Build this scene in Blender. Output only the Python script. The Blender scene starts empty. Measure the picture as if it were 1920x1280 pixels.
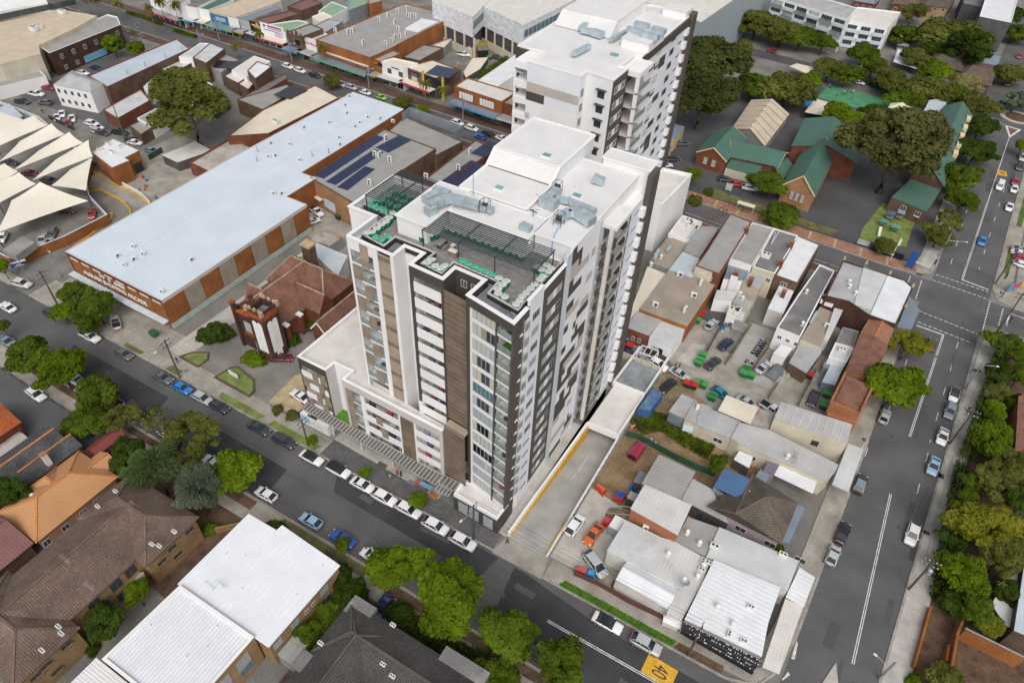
# Aerial view of a town block: camera and light first, then ground, tower, neighbours, far town, trees, vehicles, small things
import bpy,bmesh,math,random
from mathutils import Vector,Matrix
random.seed(7)
R=math.radians
FPX,CXP,CYP,CAMH=1290.0,960.0,640.0,102.0
AX=Vector((0.86480254,0.3655956,-0.344175))
AY=Vector((0.50074478,-0.57740977,0.64486637))
_d=Vector((-70.0,1380.0,FPX)).normalized()
AU=-_d
scene=bpy.context.scene
col=scene.collection
cam_d=bpy.data.cameras.new('camera');cam=bpy.data.objects.new('camera',cam_d);col.objects.link(cam)
cam_d.sensor_width=36.0;cam_d.lens=FPX/1920*36;cam_d.clip_end=4000;cam_d.clip_start=0.5
_m=Matrix(((AX[0],-AX[1],-AX[2],0),(AY[0],-AY[1],-AY[2],0),(AU[0],-AU[1],-AU[2],CAMH),(0,0,0,1)))
cam.matrix_world=_m
scene.camera=cam
SUN_EL,SUN_AZ=50.0,300.0
world=bpy.data.worlds.new('World');scene.world=world;world.use_nodes=True
wn=world.node_tree;wn.nodes.clear()
sky=wn.nodes.new('ShaderNodeTexSky');sky.sky_type='NISHITA';sky.sun_disc=False
sky.sun_elevation=R(SUN_EL);sky.sun_rotation=R(90-SUN_AZ);sky.dust_density=4.0;sky.air_density=1.0
hs=wn.nodes.new('ShaderNodeHueSaturation');hs.inputs['Saturation'].default_value=0.34
bg=wn.nodes.new('ShaderNodeBackground');bg.inputs[1].default_value=0.15
wo=wn.nodes.new('ShaderNodeOutputWorld')
wn.links.new(sky.outputs[0],hs.inputs['Color']);wn.links.new(hs.outputs[0],bg.inputs[0]);wn.links.new(bg.outputs[0],wo.inputs[0])
sun_d=bpy.data.lights.new('sun','SUN');sun_d.energy=1.35;sun_d.angle=R(50);sun_d.color=(1.0,0.96,0.9)
sun=bpy.data.objects.new('sun',sun_d);col.objects.link(sun)
_sd=Vector((math.cos(R(SUN_AZ))*math.cos(R(SUN_EL)),math.sin(R(SUN_AZ))*math.cos(R(SUN_EL)),math.sin(R(SUN_EL))))
sun.rotation_euler=_sd.to_track_quat('Z','Y').to_euler();sun.location=(0,0,150)
vs=scene.view_settings;vs.view_transform='Standard';vs.look='None';vs.gamma=1.0;vs.exposure=-0.05;vs.use_curve_mapping=False
scene.cycles.use_denoising=True
scene.cycles.max_bounces=5;scene.cycles.diffuse_bounces=3;scene.cycles.glossy_bounces=2;scene.cycles.transmission_bounces=3
scene.cycles.transparent_max_bounces=6
def ray(px,py):
 v=Vector((px-CXP,py-CYP,FPX));return Vector((v.dot(AX),v.dot(AY),v.dot(AU)))
def P(px,py,z=0.0):
 v=ray(px,py);s=(z-CAMH)/v.z;return Vector((v.x*s,v.y*s,z))
def t(k,u,v,z=0.0):
 return P(480*(k%4)+u*.3359,(0,430,850)[k//4]+v*.33594,z)
def zoom(x0,y0,s):
 return lambda u,v,z=0.0:P(x0+u*s,y0+v*s,z)
def onwall(px,py,a,b):
 v=ray(px,py);tx,ty=(b[0]-a[0]),(b[1]-a[1]);l=math.hypot(tx,ty);tx/=l;ty/=l
 n=(ty,-tx);s=(a[0]*n[0]+a[1]*n[1])/(v.x*n[0]+v.y*n[1])
 q=v*s;return(q.x-a[0])*tx+(q.y-a[1])*ty,q.z+CAMH
MATS={}
def mk(name,c,rough=0.8,var=0.12,scale=0.35,fine=6.0,corr=None,bump=0.0,metal=0.0,brick=None,tile=None,spec=0.3,stain=None,alpha=None,trans=0.0,emit=None,rnd=0.0):
 if name in MATS:return MATS[name]
 m=bpy.data.materials.new(name);m.use_nodes=True;nt=m.node_tree;N=nt.nodes;L=nt.links
 b=N['Principled BSDF'];b.inputs['Roughness'].default_value=rough;b.inputs['Metallic'].default_value=metal
 b.inputs['Specular IOR Level'].default_value=spec
 tc=N.new('ShaderNodeTexCoord');MATS[name]=m
 def noise(s,det=3,src='Object'):
  n=N.new('ShaderNodeTexNoise');n.inputs['Scale'].default_value=s;n.inputs['Detail'].default_value=det
  L.new(tc.outputs[src],n.inputs['Vector']);return n
 def mix(fac,a,bb,mode='MIX'):
  x=N.new('ShaderNodeMix');x.data_type='RGBA';x.blend_type=mode
  for s,i in((fac,0),(a,6),(bb,7)):
   if hasattr(s,'node'):L.new(s,x.inputs[i])
   else:x.inputs[i].default_value=s if i==0 else(s[0],s[1],s[2],1)
  return x.outputs[2]
 def ramp(src,lo,hi):
  r=N.new('ShaderNodeMapRange');r.inputs[1].default_value=lo;r.inputs[2].default_value=hi
  L.new(src,r.inputs[0]);return r.outputs[0]
 dk=[x*(1-var*1.5)for x in c];lt=[min(1,x*(1+var))for x in c]
 cur=mix(ramp(noise(scale,5).outputs[0],.3,.7),dk,lt)
 if fine:
  f=noise(fine,2);g=ramp(f.outputs[0],.2,.8)
  mm=N.new('ShaderNodeMix');mm.data_type='RGBA';mm.blend_type='MULTIPLY';mm.inputs[0].default_value=min(1,var*1.6)
  L.new(cur,mm.inputs[6]);L.new(g,mm.inputs[7]);cur=mm.outputs[2]
 if stain:
  sc,thr,scol=stain
  s=noise(sc,6);cur=mix(ramp(s.outputs[0],thr,thr+.12),cur,scol)
 height=None
 if corr:
  mode,pitch,dep=corr[:3]
  w=N.new('ShaderNodeTexWave');w.wave_type='BANDS';w.bands_direction='X';w.inputs['Scale'].default_value=0.3142/pitch
  mp=N.new('ShaderNodeMapping')
  if mode in('u','v'):
   L.new(tc.outputs['UV'],mp.inputs[0]);mp.inputs['Rotation'].default_value[2]=0 if mode=='u' else R(90)
  elif mode=='z':
   L.new(tc.outputs['Object'],mp.inputs[0]);mp.inputs['Rotation'].default_value[1]=R(90)
  else:
   L.new(tc.outputs['Object'],mp.inputs[0]);mp.inputs['Rotation'].default_value[2]=R(-mode)
  L.new(mp.outputs[0],w.inputs['Vector']);height=w.outputs['Fac']
  if len(corr)>3 and corr[3]:
   x=ramp(w.outputs['Fac'],0.0,0.35)
   cur=mix(x,[q*(1-corr[3])for q in c],cur)  # grooves tinted darker: dirt and the shade between ribs, put into the colour
 if brick or tile:
  bw,bh,mort,mo=brick if brick else tile
  bt=N.new('ShaderNodeTexBrick');L.new(tc.outputs['UV'],bt.inputs['Vector'])
  bt.inputs['Scale'].default_value=1.0;bt.inputs['Brick Width'].default_value=bw;bt.inputs['Row Height'].default_value=bh
  bt.inputs['Mortar Size'].default_value=mort;bt.inputs['Mortar Smooth'].default_value=.3;bt.offset=0.5 if brick else 0.0
  bt.inputs['Bias'].default_value=0.0
  bt.inputs['Color1'].default_value=(1.12,1.12,1.12,1);bt.inputs['Color2'].default_value=(.82,.82,.82,1);bt.inputs['Mortar'].default_value=(*mo,1)
  mm=N.new('ShaderNodeMix');mm.data_type='RGBA';mm.blend_type='MULTIPLY';mm.inputs[0].default_value=1
  L.new(cur,mm.inputs[6]);L.new(bt.outputs[0],mm.inputs[7]);cur=mm.outputs[2]
  inv=N.new('ShaderNodeMath');inv.operation='SUBTRACT';inv.inputs[0].default_value=1;L.new(bt.outputs['Fac'],inv.inputs[1]);height=inv.outputs[0]
  dep=.03
 if rnd:
  oi=N.new('ShaderNodeObjectInfo');hsn=N.new('ShaderNodeHueSaturation');L.new(cur,hsn.inputs['Color'])
  r=N.new('ShaderNodeMapRange');r.inputs[3].default_value=1-rnd;r.inputs[4].default_value=1+rnd;L.new(oi.outputs['Random'],r.inputs[0])
  L.new(r.outputs[0],hsn.inputs['Value']);cur=hsn.outputs[0]
 L.new(cur,b.inputs['Base Color'])
 if bump and height is None:height=noise(fine*2 if fine else 8,4).outputs[0];dep=bump
 if height is not None:
  bp=N.new('ShaderNodeBump');bp.inputs['Distance'].default_value=dep;bp.inputs['Strength'].default_value=0.8
  L.new(height,bp.inputs['Height']);L.new(bp.outputs[0],b.inputs['Normal'])
 if alpha is not None:b.inputs['Alpha'].default_value=alpha
 if trans:
  tl_=N.new('ShaderNodeBsdfTranslucent');L.new(cur,tl_.inputs[0]);ms_=N.new('ShaderNodeMixShader');ms_.inputs[0].default_value=trans;L.new(b.outputs[0],ms_.inputs[1]);L.new(tl_.outputs[0],ms_.inputs[2]);L.new(ms_.outputs[0],N['Material Output'].inputs[0])
 return m
def flat(name,c,rough=0.6,metal=0.0,spec=0.4,**k):
 return mk(name,c,rough=rough,var=k.pop('var',0.06),scale=k.pop('scale',0.8),fine=k.pop('fine',0),metal=metal,spec=spec,**k)
def glass(name,c,alpha=1.0,rough=0.08):
 return mk(name,c,rough=rough,var=.25,scale=.25,fine=0,spec=0.7,alpha=alpha if alpha<1 else None)
M={}
def setup_mats():
 A=M
 A['asphalt']=mk('asphalt',(.128,.126,.127),.9,.16,.12,3.2,bump=.006)
 A['asphalt_new']=mk('asphalt_new',(.060,.059,.064),.9,.16,.2,3.2,bump=.005)
 A['asphalt_old']=mk('asphalt_old',(.25,.235,.21),.9,.2,.2,3,bump=.006,stain=(.12,.62,(.13,.125,.115)))
 A['asphalt_dark']=mk('asphalt_dark',(.098,.096,.098),.92,.16,.1,7,bump=.005)
 A['concrete']=mk('concrete',(.40,.37,.32),.9,.2,.3,4,bump=.004,stain=(.15,.6,(.28,.25,.21)))
 A['conc_pale']=mk('conc_pale',(.52,.49,.44),.9,.16,.3,4,stain=(.2,.62,(.36,.32,.26)))
 A['conc_grey']=mk('conc_grey',(.42,.41,.385),.9,.16,.3,5,corr=('v',.5,.004,.06),stain=(.12,.6,(.30,.29,.27)))
 A['kerb']=mk('kerb',(.42,.39,.34),.9,.22,.5,5)
 A['paver_grey']=mk('paver_grey',(.15,.148,.147),.9,.12,.3,8,brick=(.6,.3,.012,(.7,.7,.7)))
 A['paver_red']=mk('paver_red',(.40,.215,.14),.9,.15,.3,6,brick=(.6,.3,.015,(.8,.75,.7)))
 A['paver_deck']=mk('paver_deck',(.30,.29,.275),.9,.12,.4,6,brick=(.9,.45,.015,(.72,.72,.72)))
 A['paver_brown']=mk('paver_brown',(.14,.085,.065),.9,.2,.2,6)
 A['dirt']=mk('dirt',(.33,.225,.125),.95,.3,.3,3,bump=.03,stain=(.25,.6,(.22,.14,.075)))
 A['dirt_pale']=mk('dirt_pale',(.36,.27,.17),.95,.3,.4,3,bump=.03,stain=(.2,.55,(.17,.16,.07)))
 A['grass']=mk('grass',(.125,.20,.035),.95,.35,.5,4,bump=.04,stain=(.35,.62,(.25,.19,.09)))
 A['grass_dry']=mk('grass_dry',(.20,.19,.075),.95,.3,.5,4,bump=.04,stain=(.5,.55,(.13,.16,.04)))
 A['turf']=mk('turf',(.10,.24,.02),.95,.15,1,8)
 A['lawn']=mk('lawn',(.21,.27,.07),.95,.2,.5,4,stain=(.4,.62,(.3,.25,.12)))
 A['court_green']=mk('court_green',(.09,.29,.15),.9,.12,.3,5)
 A['mulch']=mk('mulch',(.16,.10,.065),.95,.3,.5,4,bump=.03)
 A['paint_white']=mk('paint_white',(.78,.78,.76),.8,.2,1.2,8)
 A['paint_yellow']=mk('paint_yellow',(.75,.42,.04),.8,.15,1.2,8)
 A['white']=mk('white',(.80,.79,.78),.7,.05,.15,0)
 A['white_dirty']=mk('white_dirty',(.70,.67,.62),.8,.12,.3,4,stain=(.35,.66,(.45,.36,.28)))
 A['white_blue']=mk('white_blue',(.77,.78,.82),.7,.05,.15,0)
 A['grey_lt']=mk('grey_lt',(.55,.52,.50),.75,.05,.3,0)
 A['taupe']=mk('taupe',(.50,.44,.40),.75,.05,.3,0)
 A['silver_wall']=mk('silver_wall',(.58,.61,.65),.6,.05,.3,0)
 A['charcoal']=mk('charcoal',(.085,.072,.062),.75,.08,.4,5,corr=('u',.35,.003,.06))
 A['coping_grey']=mk('coping_grey',(.50,.48,.44),.8,.08,.5,0);A['charcoal_h']=mk('charcoal_h',(.105,.090,.080),.75,.1,.4,5,corr=('u',.5,.003,.06))
 A['slat_brown']=mk('slat_brown',(.25,.19,.14),.7,.18,.5,6)
 A['slat_dark']=mk('slat_dark',(.19,.14,.10),.7,.18,.5,6)
 A['slat_tan']=mk('slat_tan',(.37,.295,.225),.7,.1,.5,0)
 A['roof_white']=mk('roof_white',(.79,.775,.765),.6,.07,.2,2,corr=(90,.42,.03,.22),stain=(.16,.68,(.66,.63,.60)))
 A['roof_white_x']=mk('roof_white_x',(.79,.775,.765),.6,.07,.2,2,corr=(0,.42,.03,.22),stain=(.16,.68,(.66,.63,.60)))
 A['roof_mem']=mk('roof_mem',(.70,.67,.62),.8,.10,.35,3,corr=(0,.5,.006,.06),stain=(.12,.72,(.45,.38,.32)))
 A['roof_blue']=mk('roof_blue',(.64,.71,.78),.5,.06,.12,2,corr=(90,.76,.03,.12),stain=(.1,.68,(.55,.60,.64)))
 A['roof_paleblue']=mk('roof_paleblue',(.52,.59,.64),.5,.08,.2,2,corr=(0,.5,.02,.10))
 A['roof_bright']=mk('roof_bright',(.78,.79,.81),.5,.08,.3,2,corr=(90,.76,.03,.12),stain=(.15,.66,(.62,.61,.60)))
 A['roof_zinc']=mk('roof_zinc',(.46,.46,.46),.5,.14,.3,3,corr=(90,.5,.02,.14),stain=(.2,.60,(.30,.275,.25)))
 A['roof_zinc_x']=mk('roof_zinc_x',(.50,.49,.48),.5,.12,.3,3,corr=(0,.5,.02,.14),stain=(.2,.60,(.34,.30,.26)))
 A['roof_silver']=mk('roof_silver',(.60,.61,.61),.45,.10,.3,3,corr=(90,.5,.02,.10),stain=(.2,.60,(.42,.40,.37)))
 A['roof_silver_x']=mk('roof_silver_x',(.64,.63,.61),.45,.10,.3,3,corr=(0,.6,.02,.12),stain=(.2,.60,(.44,.41,.37)))
 A['roof_grey']=mk('roof_grey',(.36,.35,.335),.8,.12,.25,3,corr=(90,.7,.01,.06),stain=(.15,.64,(.27,.26,.25)))
 A['roof_grey_d']=mk('roof_grey_d',(.21,.205,.20),.85,.16,.25,3,stain=(.15,.6,(.30,.29,.28)))
 A['roof_tan']=mk('roof_tan',(.38,.32,.26),.7,.12,.3,3,corr=(90,.5,.02,.16),stain=(.12,.62,(.30,.25,.2)))
 A['roof_cream']=mk('roof_cream',(.74,.66,.53),.7,.08,.25,3,corr=(90,.6,.01,.05))
 A['roof_beige']=mk('roof_beige',(.60,.50,.38),.75,.10,.25,3,corr=(90,.8,.02,.1))
 A['roof_rust']=mk('roof_rust',(.45,.42,.38),.7,.15,.3,3,corr=(90,.4,.02,.15),stain=(.35,.5,(.30,.12,.05)))
 A['roof_green']=mk('roof_green',(.078,.168,.128),.5,.1,.2,3,corr=('u',.5,.02,.12))
 A['roof_green_l']=mk('roof_green_l',(.27,.40,.27),.6,.1,.2,3,corr=('u',.6,.02,.12))
 A['roof_maroon']=mk('roof_maroon',(.24,.115,.105),.6,.14,.2,3,corr=('u',.5,.02,.12))
 A['roof_redbrown']=mk('roof_redbrown',(.24,.055,.05),.5,.14,.3,3,corr=('u',.5,.02,.1))
 A['roof_bluecol']=mk('roof_bluecol',(.10,.19,.36),.45,.08,.3,3,corr=('u',.4,.02,.18))
 A['roof_bluegrey']=mk('roof_bluegrey',(.22,.27,.33),.5,.08,.3,3,corr=('u',.4,.02,.14))
 A['tile_brown']=mk('tile_brown',(.205,.145,.115),.85,.16,.25,4,tile=(.34,.36,.035,(.45,.42,.4)),stain=(.1,.62,(.26,.20,.165)))
 A['tile_dark']=mk('tile_dark',(.105,.098,.093),.85,.16,.25,4,tile=(.34,.36,.035,(.45,.42,.4)))
 A['tile_grey']=mk('tile_grey',(.125,.127,.13),.85,.25,.4,4,tile=(.34,.36,.04,(.5,.5,.5)))
 A['tile_khaki']=mk('tile_khaki',(.17,.145,.115),.85,.2,.3,4,tile=(.34,.36,.035,(.5,.48,.45)))
 A['tile_red']=mk('tile_red',(.33,.165,.12),.85,.2,.4,4,tile=(.30,.40,.04,(.5,.45,.42)))
 A['tile_orange']=mk('tile_orange',(.50,.135,.04),.8,.2,.3,4,tile=(.34,.40,.04,(.5,.42,.4)))
 A['tile_terra']=mk('tile_terra',(.40,.19,.12),.8,.12,.3,4,tile=(.34,.40,.03,(.6,.55,.5)))
 A['tile_apricot']=mk('tile_apricot',(.56,.29,.13),.65,.07,.3,3,corr=('v',.38,.04,.35))
 A['ridge_brown']=mk('ridge_brown',(.19,.125,.095),.85,.2,.5,4)
 A['ridge_dark']=mk('ridge_dark',(.13,.112,.10),.85,.2,.5,4);A['ridge_pale']=mk('ridge_pale',(.50,.38,.27),.85,.25,.5,4)
 A['ridge_orange']=mk('ridge_orange',(.58,.23,.08),.8,.15,.5,4)
 A['brick_orange']=mk('brick_orange',(.43,.165,.055),.9,.16,.3,5,brick=(.24,.086,.012,(.8,.75,.7)))
 A['brick_org_pale']=mk('brick_org_pale',(.50,.27,.14),.9,.14,.3,5,brick=(.24,.086,.012,(.85,.8,.75)))
 A['brick_red']=mk('brick_red',(.27,.095,.055),.9,.2,.35,5,brick=(.24,.086,.012,(.85,.8,.75)))
 A['brick_dark']=mk('brick_dark',(.115,.058,.042),.9,.22,.35,5,brick=(.24,.086,.012,(.9,.85,.8)))
 A['brick_brown']=mk('brick_brown',(.20,.125,.085),.9,.22,.35,5,brick=(.24,.086,.012,(.85,.8,.75)))
 A['brick_tan']=mk('brick_tan',(.47,.31,.16),.9,.14,.35,5,brick=(.24,.086,.012,(.85,.8,.75)))
 A['brick_peach']=mk('brick_peach',(.48,.20,.10),.9,.1,.35,5,brick=(.24,.086,.012,(.9,.85,.8)))
 A['brick_grey']=mk('brick_grey',(.14,.14,.14),.9,.15,.35,5,brick=(.24,.086,.012,(.85,.85,.85)))
 A['sandstone']=mk('sandstone',(.52,.40,.24),.9,.15,.6,5)
 A['cream_wall']=mk('cream_wall',(.62,.56,.44),.85,.1,.3,4,stain=(.2,.68,(.42,.36,.26)))
 A['cream_trim']=mk('cream_trim',(.70,.56,.34),.7,.06,.6,0)
 A['beige_panel']=mk('beige_panel',(.36,.31,.25),.85,.12,.4,4)
 A['grey_wall']=mk('grey_wall',(.33,.32,.31),.85,.15,.3,4)
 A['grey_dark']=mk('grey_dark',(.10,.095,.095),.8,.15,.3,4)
 A['pink_wall']=mk('pink_wall',(.46,.38,.42),.85,.1,.3,4)
 A['pink_render']=mk('pink_render',(.42,.25,.18),.85,.1,.3,4)
 A['mint_wall']=mk('mint_wall',(.45,.64,.58),.8,.1,.3,3)
 A['yellow_wall']=mk('yellow_wall',(.62,.47,.06),.8,.1,.3,3)
 A['sand_wall']=mk('sand_wall',(.56,.46,.26),.85,.1,.3,4)
 A['metal_grey']=mk('metal_grey',(.42,.45,.47),.4,.08,.6,0,metal=.4)
 A['duct']=mk('duct',(.47,.56,.60),.35,.10,.8,0,metal=.35)
 A['galv']=mk('galv',(.40,.45,.50),.4,.2,.5,3,metal=.4,corr=('u',.35,.01,.15))
 A['dark_metal']=mk('dark_metal',(.045,.055,.065),.5,.1,.6,0)
 A['black']=mk('black',(.02,.02,.022),.5,.1,.6,0)
 A['membrane']=mk('membrane',(.055,.052,.056),.9,.3,.6,4)
 A['slab_wet']=mk('slab_wet',(.32,.34,.37),.6,.35,.5,3,stain=(.5,.52,(.12,.13,.15)))
 A['glass']=glass('glass',(.055,.07,.08))
 A['glass_blue']=glass('glass_blue',(.13,.23,.27))
 A['glass_lt']=glass('glass_lt',(.46,.52,.54),rough=.25)
 A['glass_black']=glass('glass_black',(.015,.016,.018))
 A['curtain']=mk('curtain',(.55,.56,.53),.6,.12,.5,0,corr=('u',.25,.01,.15))
 A['curtain_c']=mk('curtain_c',(.60,.55,.42),.6,.12,.5,0,corr=('u',.25,.01,.15))
 A['balu']=mk('balu',(.30,.36,.34),.12,.1,.5,0,spec=.6,alpha=.55)
 A['screen']=mk('screen',(.33,.26,.195),.6,.12,.5,0,alpha=.88)
 A['canopy_glass']=mk('canopy_glass',(.18,.165,.15),.2,.15,.5,0,alpha=.8)
 A['skylight']=glass('skylight',(.17,.36,.38))
 A['solar']=mk('solar',(.018,.028,.085),.18,.15,.4,0,spec=.6)
 A['solar_black']=mk('solar_black',(.022,.02,.026),.2,.15,.4,0,spec=.6)
 A['ac']=mk('ac',(.72,.71,.68),.6,.06,.6,0)
 A['ac_dark']=mk('ac_dark',(.05,.05,.055),.6,.1,.6,0)
 A['sail']=mk('sail',(.78,.72,.61),.8,.06,.12,2)
 A['timber']=mk('timber',(.30,.22,.14),.85,.25,.8,4)
 A['timber_pole']=mk('timber_pole',(.13,.105,.085),.9,.2,.8,4)
 A['deck']=mk('deck',(.30,.28,.265),.85,.12,.8,4)
 A['tyre']=mk('tyre',(.018,.018,.019),.85,.1,2,0)
 A['rim']=mk('rim',(.42,.43,.44),.35,.1,2,0,metal=.6)
 A['carglass']=glass('carglass',(.025,.03,.038),rough=.05)
 A['lamp_clear']=flat('lamp_clear',(.75,.77,.78),.15)
 A['lamp_red']=flat('lamp_red',(.45,.015,.015),.2)
 A['plate']=flat('plate',(.75,.6,.1),.5)
 A['grnbag']=mk('grnbag',(.02,.21,.105),.7,.2,1,4)
 A['grnlid']=mk('grnlid',(.10,.50,.34),.6,.2,1.5,4)
 A['bagtop']=mk('bagtop',(.70,.74,.72),.8,.2,2,5,stain=(2.0,.58,(.2,.4,.3)))
 A['soil']=mk('soil',(.10,.075,.05),.95,.3,2,5)
 A['bark']=mk('bark',(.17,.125,.09),.95,.25,1,5)
 A['bark_pale']=mk('bark_pale',(.33,.27,.21),.95,.25,1,5)
 A['leaf_bright']=mk('leaf_bright',(0.155,0.235,0.01),.7,.35,.5,0,rnd=.15,spec=.1,trans=.4)
 A['leaf_mid']=mk('leaf_mid',(0.118,0.172,0.014),.7,.35,.5,0,rnd=.15,spec=.1,trans=.4)
 A['leaf_dark']=mk('leaf_dark',(0.066,0.108,0.014),.7,.35,.5,0,rnd=.15,spec=.1,trans=.4)
 A['leaf_olive']=mk('leaf_olive',(0.165,0.18,0.036),.75,.35,.5,0,rnd=.12,spec=.1,trans=.4)
 A['leaf_fig']=mk('leaf_fig',(0.095,0.11,0.028),.7,.4,.35,0,rnd=.1,spec=.1,trans=.4)
 A['leaf_gum']=mk('leaf_gum',(0.16,0.158,0.05),.75,.35,.35,0,rnd=.1,spec=.1,trans=.4)
 A['leaf_cedar']=mk('leaf_cedar',(0.14,0.21,0.075),.75,.3,.6,0,rnd=.1,spec=.1,trans=.4)
 A['leaf_blue']=mk('leaf_blue',(0.175,0.22,0.14),.75,.3,.6,0,rnd=.1,spec=.1,trans=.4)
 A['leaf_yellow']=mk('leaf_yellow',(0.235,0.24,0.022),.75,.35,.6,0,rnd=.1,spec=.1,trans=.4)
 A['leaf_flower']=mk('leaf_flower',(0.33,0.31,0.12),.75,.3,.6,0,rnd=.1,spec=.1,trans=.4)
 A['leaf_palm']=mk('leaf_palm',(0.17,0.17,0.03),.6,.3,.6,0,rnd=.1,spec=.3,trans=.4)
 A['twig']=mk('twig',(.16,.12,.09),.95,.25,1,4)
 A['skin']=flat('skin',(.42,.25,.17),.6)
 A['hair']=flat('hair',(.025,.018,.014),.6)
 A['water_blue']=flat('water_blue',(.02,.25,.55),.5)
setup_mats()
def paint(c,rough=.25,key=None):
 n=key or 'paint_%02x%02x%02x'%tuple(int(min(1,x)*255)for x in c)
 if n in MATS:return MATS[n]
 m=mk(n,c,rough,.04,.6,0,spec=.5);m.node_tree.nodes['Principled BSDF'].inputs['Coat Weight'].default_value=.6 if rough<.35 else 0
 return m
def pl(name,c,rough=.7):
 return mk('plain_'+name,c,rough,.1,.8,0)
def uvmap(me):
 uv=me.uv_layers.new(name='UVMap').data
 V=me.vertices
 for p in me.polygons:
  n=p.normal
  if abs(n.z)>.995 or n.length<.5:u=Vector((1,0,0));v=Vector((0,1,0))
  else:
   u=Vector((-n.y,n.x,0)).normalized();v=n.cross(u)
  for li in p.loop_indices:
   c=V[me.loops[li].vertex_index].co;uv[li].uv=(c.dot(u),c.dot(v))
class MB:
 def __init__(s):s.v=[];s.f=[];s.mi=[];s.cur=0
 def face(s,pts):
  i=len(s.v);s.v+=[tuple(p)for p in pts];s.f.append(tuple(range(i,i+len(pts))));s.mi.append(s.cur);return s
 def prism(s,poly,z0,z1,top=True,bot=False):
  n=len(poly);i=len(s.v)
  a=sum(poly[k][0]*poly[(k+1)%n][1]-poly[(k+1)%n][0]*poly[k][1]for k in range(n))
  if a<0:poly=poly[::-1]
  s.v+=[(p[0],p[1],z0)for p in poly]+[(p[0],p[1],z1)for p in poly]
  for k in range(n):
   j=(k+1)%n;s.f.append((i+k,i+j,i+n+j,i+n+k));s.mi.append(s.cur)
  if top:s.f.append(tuple(range(i+n,i+2*n)));s.mi.append(s.cur)
  if bot:s.f.append(tuple(range(i+n-1,i-1,-1)));s.mi.append(s.cur)
  return s
 def box(s,x0,x1,y0,y1,z0,z1):
  return s.prism([(x0,y0),(x1,y0),(x1,y1),(x0,y1)],z0,z1,True,True)
 def obox(s,c,ax,l,w,z0,z1):
  ca,sa=math.cos(ax),math.sin(ax);q=[]
  for a,b in((-1,-1),(1,-1),(1,1),(-1,1)):
   q.append((c[0]+ca*a*l/2-sa*b*w/2,c[1]+sa*a*l/2+ca*b*w/2))
  return s.prism(q,z0,z1,True,True)
 def bar(s,a,b,w,h=None):
  a=Vector(a);b=Vector(b);d=(b-a);h=h or w
  if d.length<1e-6:return s
  d.normalize();u=d.cross(Vector((0,0,1)))
  if u.length<1e-3:u=Vector((1,0,0))
  u.normalize();v=u.cross(d);i=len(s.v)
  for p in(a,b):
   for m,n in((-1,-1),(1,-1),(1,1),(-1,1)):s.v.append(tuple(p+u*(m*w/2)+v*(n*h/2)))
  for f in((0,1,5,4),(1,2,6,5),(2,3,7,6),(3,0,4,7),(3,2,1,0),(4,5,6,7)):
   s.f.append(tuple(i+k for k in f));s.mi.append(s.cur)
  return s
 def tube(s,pts,r,n=8,caps=True):
  pts=[Vector(p)for p in pts];rr=r if isinstance(r,(list,tuple))else[r]*len(pts);i=len(s.v)
  for k,p in enumerate(pts):
   d=(pts[min(k+1,len(pts)-1)]-pts[max(k-1,0)]).normalized()
   u=d.cross(Vector((0,0,1)))
   if u.length<1e-3:u=Vector((1,0,0))
   u.normalize();w=d.cross(u)
   for a in range(n):
    an=2*math.pi*a/n;s.v.append(tuple(p+(u*math.cos(an)+w*math.sin(an))*rr[k]))
  for k in range(len(pts)-1):
   for a in range(n):
    b=(a+1)%n;q=i+k*n;s.f.append((q+a,q+n+a,q+n+b,q+b));s.mi.append(s.cur)
  if caps:
   s.f.append(tuple(range(i,i+n)));s.mi.append(s.cur)
   e=i+(len(pts)-1)*n;s.f.append(tuple(range(e+n-1,e-1,-1)));s.mi.append(s.cur)
  return s
 def lathe(s,c,prof,n=12):
  i=len(s.v)
  for r,z in prof:
   for a in range(n):
    an=2*math.pi*a/n;s.v.append((c[0]+r*math.cos(an),c[1]+r*math.sin(an),c[2]+z))
  for k in range(len(prof)-1):
   for a in range(n):
    b=(a+1)%n;q=i+k*n;s.f.append((q+a,q+b,q+n+b,q+n+a));s.mi.append(s.cur)
  e=i+(len(prof)-1)*n;s.f.append(tuple(range(e,e+n)));s.mi.append(s.cur)
  return s
 def mesh(s,name,mats,smooth=False):
  me=bpy.data.meshes.new(name);me.from_pydata(s.v,[],s.f)
  if not isinstance(mats,(list,tuple)):mats=[mats]
  for m in mats:me.materials.append(m)
  if len(mats)>1:me.polygons.foreach_set('material_index',s.mi)
  if smooth:me.polygons.foreach_set('use_smooth',[True]*len(me.polygons))
  me.update();uvmap(me);return me
 def obj(s,name,mats,parent=None,smooth=False):
  return put(name,s.mesh(name,mats,smooth),parent)
def put(name,me,parent=None,mw=None):
 o=bpy.data.objects.new(name,me);col.objects.link(o)
 if mw is not None:o.matrix_world=mw
 if parent is not None:
  o.parent=parent;o.matrix_parent_inverse=parent.matrix_world.inverted()if parent.type!='EMPTY' else inv(parent)
 return o
def inv(p):
 m=p.matrix_basis.copy();q=p
 return m.inverted()
def tag(o,label=None,cat=None,group=None,kind=None):
 if label:o['label']=label
 if cat:o['category']=cat
 if group:o['group']=group
 if kind:o['kind']=kind
 return o
def thing(name,label,cat,loc=(0,0,0),group=None):
 o=bpy.data.objects.new(name,None);col.objects.link(o);o.location=(loc[0],loc[1],loc[2]if len(loc)>2 else 0)
 o.empty_display_size=.5;o.matrix_basis=Matrix.Translation(o.location)
 return tag(o,label,cat,group)
def struct(name,mb,m):
 o=mb.obj(name,m);o['kind']='structure';return o
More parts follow.
